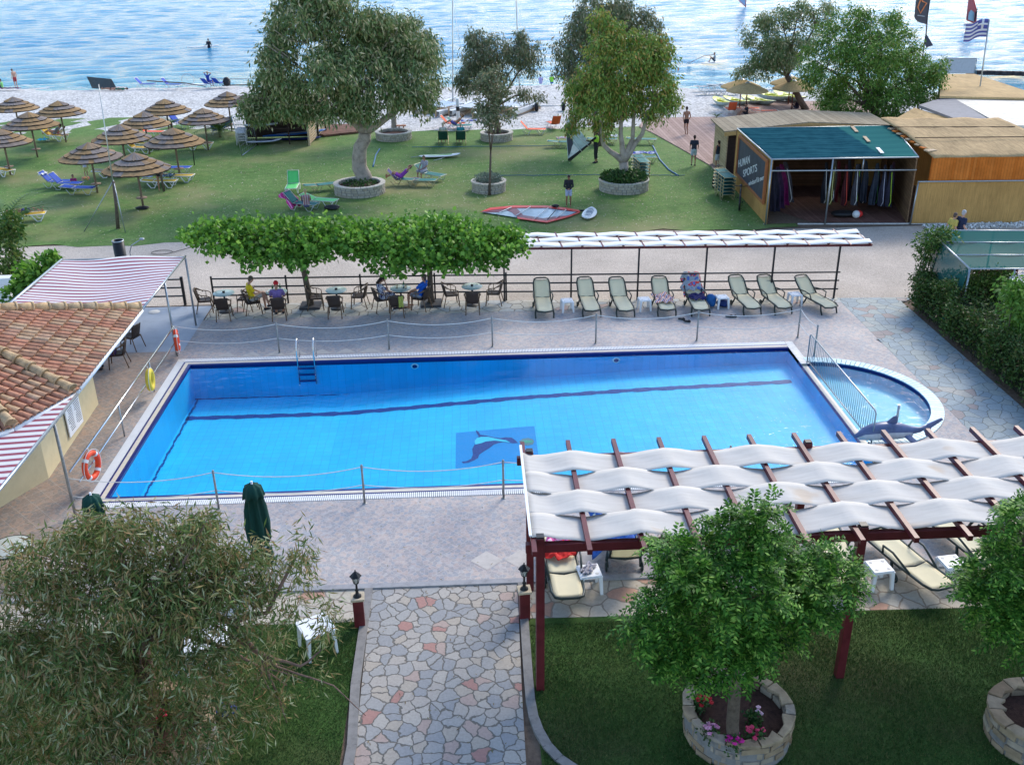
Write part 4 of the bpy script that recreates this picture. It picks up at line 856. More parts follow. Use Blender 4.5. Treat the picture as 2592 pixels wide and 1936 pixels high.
# ============================================================ front pergola
m_canv = None
def canvmat():
    m, N, L, b = nt('sail_canvas'); co = coords(N, L); r = ramp(N, [(.3, (.62, .58, .52)), (.6, (.69, .655, .60))]); L.new(noise(N, L, coords(N, L, (.6, 7, 1)), 1.6, 5, .7), r.inputs[0])
    s = ramp(N, [(.66, (0, 0, 0)), (.74, (1, 1, 1))]); L.new(noise(N, L, co, .9, 3, .5), s.inputs[0]); c = mixc(N, L, math_(N, L, 'MULTIPLY', s.outputs[0], .45), r.outputs[0], (.60, .42, .24))
    st_ = ramp(N, [(.62, (0, 0, 0)), (.70, (1, 1, 1))]); L.new(noise(N, L, coords(N, L, (.8, 16, 1)), 2.3, 4, .6), st_.inputs[0]); c = mixc(N, L, math_(N, L, 'MULTIPLY', st_.outputs[0], .35), c, (.40, .36, .30))
    L.new(c, b.inputs['Base Color']); b.inputs['Roughness'].default_value = .85; bump(N, L, b, noise(N, L, coords(N, L, (.5, 6, 1)), 2, 3), .3, .02)
    t = N.new('ShaderNodeBsdfTranslucent'); L.new(c, t.inputs[0]); x = N.new('ShaderNodeMixShader'); x.inputs[0].default_value = .22; L.new(b.outputs[0], x.inputs[1]); L.new(t.outputs[0], x.inputs[2]); L.new(x.outputs[0], N['Material Output'].inputs[0]); return m
m_canv = canvmat()
pg = thing('pergola', 'big maroon timber pergola woven with off-white canvas strips over the near terrace', 'pergola')
PZ = 3.28; rx = [.88+.924*i for i in range(13)]
for x in rx: MB().bar((x, 13.6, PZ-.01), (x, 17.45, PZ-.01), .085, .10).build('rafter', m_maroon, pg)
for y in (14.02, 17.02): bev(MB().bar((.75, y, PZ-.16), (12.2, y, PZ-.16), .11, .17).build('beam', m_maroon, pg), .006)
for x in (1.0, 6.58, 12.1):
    for y in (14.02, 17.02):
        bev(MB().bar((x, y, 0), (x, y, PZ+.05), .15, .15).build('post', m_maroon, pg), .008)
        MB().box((x+.0, y, PZ+.065), (.13, .13, .03)).build('post_cap', m_black, pg)
MB().box((.835, 15.6, PZ+.085), (.05, 3.2, .03)).build('batten', m_white, pg)
sy = [14.0, 14.75, 15.45, 16.15]; 
for s in range(4):
    def fn(u, v, s=s):
        x = .86+u*(rx[-1]-.86+.1); t = (x-.88)/.924; k = tri(t+s); z = PZ+.005+.076*k+.012*math.sin(int(t/2+s)*2.3+s) if t > .5 else PZ+.06*(1-t*2)+.088*k*min(1, t*2)
        ph = math.sin(t*3.1+s)*.03
        return (x, 14.0+s*.735+v*.755+.012*math.sin(t*2.3+s*1.7), z-.025*math.sin(PI*v)*math.sin(PI*t)**2+.006*math.sin(t*9+v*7+s*3)-s*.002)
    solid(MB().grid(fn, 12*8, 6).build('canvas_strip', m_canv, pg), .006)
# loungers and side tables under it
def lng(dx, dy, a, lab, key='rez', back=None):
    q = P(dx, dy); aa = rad(a); return inst(key, resin_ if back is None else (lambda t: resin_(t, back)), 'sun_lounger', lab, 'sun lounger', q, aa, 'cream loungers under the big pergola', 1.12)
lng(1213, 1248, 180+2, 'flat cream lounger with a red towel, leftmost under the big pergola', 'rezflat', rad(3))
lng(1345, 1215, 178, 'cream lounger with blue towels and a raised back under the big pergola', 'rezup', rad(55))
lng(1800, 1222, 176, 'cream lounger partly behind the maroon post under the pergola', 'rezflat', rad(3)); lng(1945, 1232, 196, 'cream lounger reaching towards the lawn, right of the maroon post', 'rezflat', rad(3)); lng(2085, 1200, 194, 'cream lounger beside the right tree under the pergola', 'rezflat', rad(3)); lng(2185, 1190, 190, 'rightmost cream lounger under the pergola by the frame edge', 'rezflat', rad(3)); lng(1480, 1215, 178, 'cream lounger hidden behind the chinaberry crown, left part', 'rezflat', rad(3)); lng(1630, 1215, 182, 'cream lounger hidden behind the chinaberry crown, right part', 'rezflat', rad(3))
for dx, dy, w in ((1272, 1272, 'with a grey scarf on it, under the pergola'), (1893, 1262, 'right of the maroon post under the pergola'), (2048, 1252, 'beside the right tree under the pergola')): inst('st', stool_, 'plastic_stool', 'square white plastic side table '+w, 'side table', P(dx, dy), .12, 'white side tables under the big pergola', 1.12)
q = P(1272, 1272); cloth('scarf', 'grey patterned scarf crumpled on a white side table', 'scarf', (q.x-.02, q.y+.02), .1, .2, .49, blotch('scarf_grey', [(.12, .12, .16), (.4, .38, .4), (.2, .2, .26)], 14), 11, .03, -.6)
q = P(1206, 1222); cloth('beach_towel', 'crumpled red towel lying on the flat lounger', 'towel', (q.x, q.y-.1), .30, .30, .43, M('red_towel', (.62, .03, .025), .85, var=.15), 12, .07); cloth('beach_towel', 'magenta and pink towel beyond the red one on the flat lounger', 'towel', (q.x+.03, q.y+.32), .30, .26, .43, blotch('pink_towel', [(.62, .03, .28), (.7, .5, .6), (.6, .05, .3)], 5), 13, .07)
q = P(1338, 1178); cloth('beach_towel', 'large blue towel with white and green pattern hung over the raised lounger', 'towel', (q.x-.08, q.y), .50, .60, .62, blotch('blue_towel', [(.03, .10, .42), (.04, .16, .55), (.03, .12, .45), (.5, .6, .55)], 3), 14, .05, 0, .5, .2)
def ptab_(t):
    b = MB(); b.box((0, 0, .71), (.78, .78, .03)); b.box((0, 0, .68), (.72, .72, .05)); bev(b.build('top', m_white, t), .015)
    for sx in (-1, 1):
        for sy_ in (-1, 1): MB().box((sx*.33, sy_*.33, .34), (.05, .07, .68), (sy_*.06, -sx*.06, 0), taper=1.8).build('leg', m_white, t)
inst('pt', ptab_, 'plastic_table', 'white plastic garden table on the left lawn beside the lamp', 'table', P(688, 1402), .5, 'white plastic tables on the left lawn', .80); inst('pt', ptab_, 'plastic_table', 'white plastic garden table half hidden by the left tree', 'table', Vector((PY(430, 1385, 14.6).x, 15.0, 0)), .2, 'white plastic tables on the left lawn')
def pchair_(t):
    b = MB(); b.grid(lambda u, v: ((u-.5)*.42, .2-.4*v, .43), 4, 4); b.grid(lambda u, v: ((u-.5)*.40, -.2-.10*v, .43+.42*v), 4, 4); solid(b.build('shell', m_white, t), .02)
    for sx in (-1, 1):
        for sy_ in (-1, 1): MB().tube((sx*.19, sy_*.19, .43), (sx*.22, sy_*.23, 0), .02).build('leg', m_white, t)
inst('pc', pchair_, 'plastic_chair', 'white plastic chair seen through the left tree crown', 'chair', Vector((PY(395, 1395, 14.2).x, 14.4, 0)), 1.2); 
m_bluec = M('blue_cushion', (.02, .04, .22), .8); o = MB().ell((0, 0, 0), (.22, .20, .06), 12).build('cushion', m_bluec, None, (PY(470, 1460, 13.6).x, 13.7, .12)); tag(o, 'dark blue cushion lying on the lawn under the left tree', 'cushion')
# ============================================================ planters, near trees, hedge
m_stoneB = MI('planter_stone', [(0, (.24, .155, .09)), (.3, (.34, .26, .17)), (.55, (.27, .20, .13)), (.8, (.36, .30, .22)), (1, (.27, .23, .20))], .85, 0, .4, 5, .2, .8)
m_stoneF = MI('lawn_planter_stone', [(0, (.34, .29, .22)), (.5, (.44, .39, .31)), (1, (.40, .36, .31))], .9, 0, .3, 9, .2, .4)
m_capst = MI('cap_stone', [(0, (.46, .42, .35)), (1, (.54, .51, .45))], .85, 0, .2, 7, .2, .3)
def ring_planter(t, R, h, th, cs, n, near=False, mw=None, mc=None):
    mw = mw or m_stoneF; rn = random.Random(int(R*1000)); b = MB()
    for c in range(cs):
        k = n; off = rn.random()*6; a = off; hz = h/cs; cuts = []
        while a < off+2*PI-.05: w = 2*PI/k*rn.uniform(.6, 1.4); cuts.append((a, min(a+w, off+2*PI))); a += w
        for a0, a1 in cuts:
            r = R+rn.uniform(-.012, .012)*(2 if near else 1); g = .022/R
            q = [((r-th)*math.cos(a0+g), (r-th)*math.sin(a0+g)), (r*math.cos(a0+g), r*math.sin(a0+g)), (r*math.cos(a1-g), r*math.sin(a1-g)), ((r-th)*math.cos(a1-g), (r-th)*math.sin(a1-g))]
            b.prism([(x, y, c*hz+.006) for x, y in q], (0, 0, hz-.022), 0)
    b.lathe([(R-.02, 0), (R-.02, h-.01)], n=32, mi=1); b.build('wall', [mw, m_conc], t)
    b = MB(); a = 0; 
    while a < 2*PI-.08:
        w = 2*PI/(n*.8)*rn.uniform(.7, 1.3); a1 = min(a+w, 2*PI); g = .012/R; jr = rn.uniform(-.03, .03)*(1 if near else .3); ji = rn.uniform(-.05, .06)*(1 if near else .3); ji2 = rn.uniform(-.05, .06)*(1 if near else .3)
        q = [((R-th-.02+ji)*math.cos(a+g), (R-th-.02+ji)*math.sin(a+g)), ((R+.03+jr)*math.cos(a+g), (R+.03+jr)*math.sin(a+g)), ((R+.035+jr)*math.cos((a+a1)/2), (R+.035+jr)*math.sin((a+a1)/2)), ((R+.03)*math.cos(a1-g), (R+.03)*math.sin(a1-g)), ((R-th-.02+ji2)*math.cos(a1-g), (R-th-.02+ji2)*math.sin(a1-g)), ((R-th+.02)*math.cos((a+a1)/2), (R-th+.02)*math.sin((a+a1)/2))]
        tl_ = rn.uniform(-.01, .02) if near else 0
        b.prism([(x, y, h+tl_*(i % 2)) for i, (x, y) in enumerate(q)], (0, 0, .07 if near else .05), 0); a = a1
    o = b.build('coping', mc or m_capst, t)
    if near: bev(o, .012)
    b = MB(); b.lathe([(0, h-.10), (R-th+.03, h-.14)], n=24); b.build('soil', M('planter_soil', (.075, .038, .028), .95, var=.4, scale=12, bmp=.8, bd=.03), t)
def flowers(label, c, n, cols, r=.2, leafn=260, h=.25, mat=None):
    t = thing('flowering_plant', label, 'plant', c); k = leafn
    p = rng.normal(size=(k, 3))*np.array([r*.5, r*.5, h*.3])+np.array([0, 0, h*.55]); d = unit(rng.normal(size=(k, 3))+np.array([0, 0, .5])); w = unit(np.cross(d, rng.normal(size=(k, 3))))
    npmesh('leaves', leafquads(p, d, w, np.full(k, .075), np.full(k, .045)), 4, m_gleaf, t)
    fm = MI('petal_'+'_'.join(str(int(x*99)) for x in cols[0]), [(0, cols[0]), (1, cols[-1])], .6, .2, .2, 20)
    b = MB()
    for i in range(n):
        x, y = random.gauss(0, r*.6), random.gauss(0, r*.6); z = h*random.uniform(.8, 1.15)
        for q in range(5): a = q*2*PI/5; b.ell((x+.022*math.cos(a), y+.022*math.sin(a), z+random.uniform(-.01, .02)), (.026, .026, .015), 6)
    b.build('blossoms', fm, t); return t
m_gleaf = MI('geranium_leaf', [(0, (.02, .06, .015)), (.6, (.04, .10, .022)), (1, (.09, .15, .04))], .6, .2, .15, 4)
m_chin = MI('chinaberry_leaf', [(0, (.02, .075, .01)), (.4, (.045, .14, .017)), (.7, (.085, .225, .027)), (.88, (.17, .35, .045)), (1, (.32, .48, .10))], .5, .24, .15, 2, .15)
def fronds(name, parent, mat, lobes, n, fl=.42, ll=.085, lw=.032, pairs=7, droop=.5, shell=.72):
    vs = []; lobes = satellites(lobes, 4, .42); tot = sum(l[1][0]*l[1][1]*l[2] for l in lobes); org = np.array(parent.location)
    for c, r, w in lobes:
        k = max(4, int(n*r[0]*r[1]*w/tot)); cl = max(2, k//9)
        dc = unit(rng.normal(size=(cl, 3))+np.array([0, 0, .35])); rc = shell+(1-shell)*rng.random((cl, 1))**.5
        tip = np.repeat(np.array(c)-org+dc*rc*np.array(r), 9, 0); k = len(tip); out = np.repeat(dc, 9, 0)
        tip = tip+rng.normal(size=tip.shape)*.035
        d = unit(out*.5+rng.normal(size=(k, 3))*.75+np.array([0, 0, -.05])); side = unit(np.cross(d, np.array([0, 0, 1.])+rng.normal(size=(k, 3))*.15))
        s = .7+.5*rng.random(k)
        for j in range(pairs):
            t = (j+1)/pairs; q = tip+d*(fl*s*t)[:, None]; q[:, 2] -= droop*fl*t*t*s*.6
            dd = d.copy(); dd[:, 2] -= droop*t; dd = unit(dd)
            for sg in (-1, 1):
                ld_ = unit(side*sg*.9+dd*.6+rng.normal(size=(k, 3))*.22+np.array([0, 0, -.12])); ww = unit(np.cross(ld_, np.cross(side, dd)))
                L_ = ll*s*(1.15-.5*abs(t-.45)); vs.append(leafquads(q, ld_, ww, L_, np.full(k, lw)*s))
    return npmesh(name, np.concatenate(vs), 4, mat, parent)
V_ = lambda *a: Vector(a)
for nm, bx, by, lob, fk, lb, R in (
    ('a', 1590, 1568, [(1600, 1170, 95, 62), (1500, 1190, 85, 45, .2), (1745, 1215, 90, 55, .2), (1450, 1280, 85, 55), (1600, 1270, 120, 75, -.5), (1780, 1270, 80, 50), (1430, 1350, 70, 42, -.2), (1580, 1370, 100, 65, -.4), (1530, 1430, 85, 42, -.3), (1650, 1408, 60, 34, -.2), (1645, 1122, 44, 28), (1700, 1330, 80, 42, -.3), (1500, 1270, 80, 60, .6), (1700, 1250, 80, 60, .7), (1475, 1415, 60, 40, -.3)], (1585, 1400), 'feathery green chinaberry tree in a stone planter before the pergola', .95),
    ('b', 2230, 1590, [(2165, 1215, 70, 50), (2215, 1120, 45, 36), (2150, 1300, 68, 50, -.2), (2215, 1250, 70, 70), (2250, 1180, 80, 80, .4), (2190, 1350, 55, 34, -.2), (2270, 1300, 80, 80), (2112, 1262, 35, 30), (2300, 1200, 90, 90)], (2250, 1380), 'feathery green chinaberry tree cut by the right edge of the photo', .80)):
    B = P(bx, by); B = V_(P(bx, 1600, .4).x, P(bx, 1600, .4).y, 0) if nm == 'a' else B; t = thing('chinaberry_tree', lb, 'tree', B); lo = [(c, tuple(q*.84 for q in r), w) for c, r, w in lobes_px(lob, B.y-.1)]; fk = PY(*fk, B.y)
    limbs('trunk', t, m_bark, branches(B, fk, lo, .12)); fronds('crown', t, m_chin, lo, 3600 if nm == 'a' else 2100, .32, .092, .035)
P1 = P(1590, 1580); pt_ = thing('stone_planter', 'round rough stone planter with flowers round the chinaberry trunk', 'planter', (P1.x, P1.y+.0, 0)); ring_planter(pt_, .92, .52, .15, 4, 15, True, m_stoneB, m_stoneB)
for dx, dy, n, cols, lb in ((1510, 1532, 9, [(.55, .02, .03)], 'red geranium spilling over the back left of the flower planter'), (1533, 1592, 8, [(.70, .22, .45), (.8, .45, .6)], 'pale pink flowers left in the planter'), (1582, 1614, 9, [(.62, .02, .30)], 'bright magenta flowers at the front of the planter'), (1628, 1602, 8, [(.62, .05, .14)], 'crimson pink flowers at the front right of the planter'), (1628, 1560, 3, [(.75, .5, .62)], 'small plant with two pale blooms right of the trunk')):
    q = P(dx, dy, .42); flowers(lb, q, n, cols, .15, 200, .2)
P3 = P(2232, 1592); pt_ = thing('stone_planter', 'round rough stone planter cut by the right edge of the photo', 'planter', (P3.x, P3.y, 0)); ring_planter(pt_, .80, .52, .2, 4, 14, True, m_stoneB, m_stoneB)
PN = P(318, 1612); pt_ = thing('stone_planter', 'round stone planter under the big left tree, mostly hidden by leaves', 'planter', (PN.x+.2, PN.y, 0)); ring_planter(pt_, 1.0, .45, .2, 3, 15, True, m_stoneB, m_stoneB)
flowers('red geranium at the foot of the left tree', P(352, 1565, .4), 8, [(.6, .02, .08)], .16); 
m_silver = MI('silver_leaf', [(0, (.10, .14, .10)), (1, (.25, .30, .24))], .7, .1, .1, 4)
t = thing('silver_shrub', 'grey-green shrub at the foot of the left tree', 'shrub', P(262, 1578, .35)); k = 1500; p_ = rng.normal(size=(k, 3))*np.array([.22, .2, .14])+np.array([0, 0, .2]); d_ = unit(rng.normal(size=(k, 3))+np.array([0, 0, .8])); npmesh('foliage', leafquads(p_, d_, unit(np.cross(d_, rng.normal(size=(k, 3)))), np.full(k, .06), np.full(k, .02)), 4, m_silver, t)
# near eucalyptus
m_eucN = MI('near_gum_leaf', [(0, (.06, .115, .035)), (.3, (.13, .195, .055)), (.55, (.23, .225, .08)), (.75, (.34, .20, .10)), (.88, (.34, .35, .17)), (1, (.48, .50, .31))], .5, .25, .15, 2, .12)
m_gbark = M('gum_bark', (.19, .12, .095), .8, var=.5, scale=5, bmp=.4, bd=.02)
BN = P(318, 1612); t = thing('gum_tree', 'large olive and russet gum tree filling the lower left corner', 'tree', BN)
lo = lobes_px([(250, 1170, 110, 62), (395, 1165, 70, 45), (120, 1215, 100, 60), (390, 1240, 130, 70), (200, 1280, 140, 85, -.3), (70, 1330, 100, 90), (500, 1225, 90, 55), (480, 1305, 110, 55, -.3), (330, 1330, 120, 80, -.5), (445, 1125, 45, 25), (560, 1270, 50, 35), (150, 1430, 130, 80, -.4, .55), (300, 1470, 90, 80, -.4, .35), (40, 1500, 90, 110, -.3, .7), (480, 1440, 90, 80, 0, .30), (620, 1480, 70, 80, 0, .15), (90, 1600, 100, 60, -.6, .9), (190, 1560, 110, 70, -1.3, .9), (270, 1630, 120, 40, -1.4, .8), (430, 1590, 80, 70, -1.0, .6), (40, 1420, 80, 90, -.9, 1), (180, 1470, 110, 70, -1.2, .9), (400, 1400, 80, 50, -.7, .8), (520, 1370, 60, 50, -.5, .5), (470, 1500, 70, 50, -.8, .5), (380, 1500, 70, 60, -.9, .5), (560, 1540, 60, 60, -.4, .25), (560, 1400, 60, 60, 0, .14), (240, 1120, 70, 30), (530, 1170, 40, 30), (640, 1270, 50, 50, .2, .30), (655, 1190, 35, 40, .2, .35), (700, 1330, 40, 50, .1, .12), (30, 1250, 50, 60)], BN.y+.1)
lo = [(c, (r[0], min(r[1], 1.0), r[2]), min(1, w*1.35)) for c, r, w in lo]
fkN = PY(300, 1390, BN.y); limbs('trunk', t, m_gbark, [([BN, PY(316, 1500, BN.y), fkN], .19, .15)]+branches(fkN, PY(330, 1350, BN.y), lo[:13]+[lo[15]], .13)[1:]+[([fkN, PY(420, 1310, BN.y), PY(500, 1345, BN.y), PY(575, 1320, BN.y), PY(640, 1200, BN.y+.2)], .10, .02), ([PY(500, 1345, BN.y), PY(560, 1410, BN.y), PY(650, 1440, BN.y), PY(700, 1400, BN.y)], .05, .012), ([PY(560, 1410, BN.y), PY(600, 1500, BN.y), PY(620, 1560, BN.y)], .03, .008), ([PY(450, 1340, BN.y), PY(600, 1440, BN.y), PY(720, 1480, BN.y), PY(790, 1545, BN.y)], .03, .006)])
crown('crown', t, m_eucN, lo, 47000, .165, .026, .55, .22, 16, .55, .2)
# hedge on the right
m_hedge = MI('hedge_leaf', [(0, (.03, .07, .015)), (.4, (.05, .105, .02)), (.75, (.08, .145, .028)), (.93, (.13, .14, .045)), (1, (.18, .11, .05))], .5, .2, .25, 1.2)
hg = thing('hedge', 'long dense dark green hedge along the right side of the stone walkway', 'hedge', (0, 0, 0))
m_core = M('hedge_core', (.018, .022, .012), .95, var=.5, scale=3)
k = 46000; u = rng.random(k); f = rng.random(k); yy = 15+17.6*u
hh = 1.25+.12*np.sin(yy*1.7)+.1*np.sin(yy*3.1+1)+.07*rng.normal(size=k)
front = f < .42; depth = 3.4
x = np.where(front, 15.85+.14*rng.normal(size=k)+.12*np.sin(yy*2.3)+.1*np.sin(yy*5+2), 15.75+depth*rng.random(k)); z = np.where(front, .22+hh*rng.random(k)**.8, hh+.10*rng.normal(size=k)+.12*np.sin(x*2.1+yy))
endm = rng.random(k) < .07; yy = np.where(endm, 32.6+.12*rng.normal(size=k), yy); z = np.where(endm, .1+1.3*rng.random(k), z); x = np.where(endm, 15.8+depth*rng.random(k), x)
p_ = np.stack([x, yy, z], 1); d_ = unit(rng.normal(size=(k, 3))+np.stack([np.where(front, -.6, 0), 0*x, .5+0*x], 1)); npmesh('foliage', leafquads(p_, d_, unit(np.cross(d_, rng.normal(size=(k, 3)))), .10+.04*rng.random(k), .045+.02*rng.random(k)), 4, m_hedge, hg)
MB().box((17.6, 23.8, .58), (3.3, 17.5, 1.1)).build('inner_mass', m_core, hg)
b = MB()
for i in range(70): y = 15+i*.25; x_ = 15.85+random.uniform(-.08, .1); b.tube((x_, y, 0), (x_+random.uniform(-.05, .15), y+random.uniform(-.1, .1), .6), .012, .01, 5)
b.build('stems', m_bark, hg)
struct(lawn_poly('hedge_bed', [[(15.62, 10, .0), (40, 10, .0), (40, 33.2, .0), (16, 33.2, .0)]], m_dirt))
m_lime = MI('lime_leaf', [(0, (.06, .16, .02)), (.5, (.11, .24, .03)), (1, (.20, .33, .07))], .5, .3, .15, 2); m_shrubm = MI('shrub_leaf', [(0, (.03, .09, .015)), (.5, (.06, .14, .02)), (1, (.19, .24, .05))], .5, .25, .15, 2)
def bush(name, label, lob, Y, mat, n, L, W, droop=.3, clump=.2, stem=True, cat='shrub', gr=None):
    lo = lobes_px(lob, Y); c = lo[0][0]; base = Vector((c[0], Y, 0)); t = thing(name, label, cat, base, 0, gr)
    b = MB()
    for cc, r, w in lo: b.sweep([Vector((0, 0, 0)), Vector(cc)*.5-base*.5+Vector((0, .0, 0)), Vector(cc)-base], [.035, .025, .01], 6)
    b.build('stem', m_bark, t); crown('foliage', t, mat, lo, n, L, W, droop, clump, 10, .6, .3); return t
bush('leafy_bush', 'yellow-green bushy top growing over the corner of the green netting', [(2015, 520, 30, 28), (2040, 505, 22, 16), (2000, 545, 18, 22)], 33.3, m_shrubm, 1500, .16, .05)
bush('lime_shrub', 'bright lime green drooping shrub at the right edge above the hedge', [(2200, 660, 32, 55), (2190, 620, 26, 30), (2205, 700, 30, 35)], 27.0, m_lime, 2200, .17, .07, .6)
bush('tall_shrub', 'tall yellowish shrub behind the hedge under the netting edge', [(2105, 600, 26, 26), (2140, 625, 28, 35)], 30.8, m_shrubm, 1300, .13, .05); bush('tall_shrub', 'tall yellowish shrub behind the hedge near the white flower box', [(2165, 605, 24, 30), (2185, 640, 18, 24)], 30.4, m_shrubm, 1100, .13, .05)
bush('round_shrub', 'dark green rounded shrub at the far corner of the hedge', [(1990, 590, 20, 22), (2010, 615, 34, 30)], 32.8, m_hedge, 1500, .12, .05)
ft = thing('planter_box', 'white planter box with white flowers at the right edge', 'planter', (PY(2210, 600, 29).x, 29, PY(2210, 620, 29).z)); bev(MB().box((.2, 0, 0), (.9, .35, .45), taper=1.15).build('trough', m_white, ft), .02)
k = 500; p_ = rng.normal(size=(k, 3))*np.array([.25, .14, .1])+np.array([.25, 0, .32]); d_ = unit(rng.normal(size=(k, 3))); npmesh('blossoms', leafquads(p_, d_, unit(np.cross(d_, rng.normal(size=(k, 3)))), np.full(k, .06), np.full(k, .05)), 4, MI('white_petal', [(0, (.3, .3, .35)), (1, (.75, .72, .78))], .6), ft)
MB().tube((.2, 0, -.22), (.2, 0, -1.0-ft.location.z+.9), .12).build('pedestal', m_white, ft)
# green netting structure
def netmat():
    m, N, L, b = nt('green_netting'); b.inputs['Base Color'].default_value = (.022, .105, .09, 1); b.inputs['Roughness'].default_value = 1; b.inputs['Specular IOR Level'].default_value = 0
    t = N.new('ShaderNodeBsdfTransparent'); x = N.new('ShaderNodeMixShader'); x.inputs[0].default_value = .84; L.new(t.outputs[0], x.inputs[1]); L.new(b.outputs[0], x.inputs[2]); L.new(x.outputs[0], N['Material Output'].inputs[0]); return m
m_net = netmat(); NZ = 2.35
c0, c1, c2_, c3 = P(2006, 498, NZ), P(2095, 581, NZ-.1), P(2290, 581, NZ-.1), P(2290, 499, NZ)
gn = thing('netting_shelter', 'flat green shade netting roof with a slanting net side beyond the hedge', 'shelter', (0, 0, 0))
def nf(u, v): p = c0.lerp(c3, u).lerp(c1.lerp(c2_, u), v); return (p.x, p.y, p.z-.06*math.sin(PI*v)*abs(math.sin(3*PI*u)))
MB().grid(nf, 30, 10).build('roof_net', m_net, gn)
l0, l1 = P(1991, 566, .9), P(2060, 640, .6); l0 = Vector((c0.x-.35, c0.y-1.5, .9)); l1 = Vector((c1.x-.6, c1.y-.3, .3))
MB().grid(lambda u, v: tuple(c0.lerp(c1, u).lerp(l0.lerp(l1, u), v)+Vector((0, 0, -.1*math.sin(PI*v)*math.sin(PI*u)))), 12, 8).build('side_net', m_net, gn)
b = MB()
for a, c in ((c0, c1), (c1, c2_), (c0, c3)): b.tube(a, c, .03)
for q in (.33, .66): b.tube(c0.lerp(c1, q), c3.lerp(c2_, q), .025)
for p in (c0, c1, c0.lerp(c3, .5), c1.lerp(c2_, .5)): b.tube(p, (p.x, p.y, 0), .035)
b.build('net_frame', m_steel, gn)
gt = thing('wooden_bench', 'dark slatted wooden bench partly seen below the green netting', 'bench', P(2150, 640)); MB().box((0, 0, .45), (1.6, .5, .05)).build('seat', m_maroon, gt); MB().box((0, .25, .75), (1.6, .05, .4)).build('backrest', m_maroon, gt)
for sx in (-.7, .7): MB().box((sx, 0, .22), (.06, .45, .44)).build('leg', m_maroon, gt)
# left edge shrubs
bush('edge_shrub', 'tall leafy shrub at the left edge beside the gravel road', [(10, 540, 28, 70), (25, 480, 22, 30), (22, 600, 24, 40)], 37.5, m_shrubm, 2600, .2, .08, .4)
bush('fig_bush', 'dark green broad-leaved bush left of the big striped awning', [(70, 590, 36, 30), (110, 565, 22, 14), (40, 620, 30, 26), (85, 610, 30, 22)], 34.3, m_mulb, 2000, .2, .15, .3)
tt = thing('white_pot', 'white plastic planter trough at the left edge', 'planter', (PY(2, 598, 35.6).x, 35.6, 0)); MB().box((0, 0, 1.0), (.9, .4, .22)).build('trough', m_white, tt); MB().box((0, 0, .45), (.5, .3, .9)).build('stand', m_white, tt)
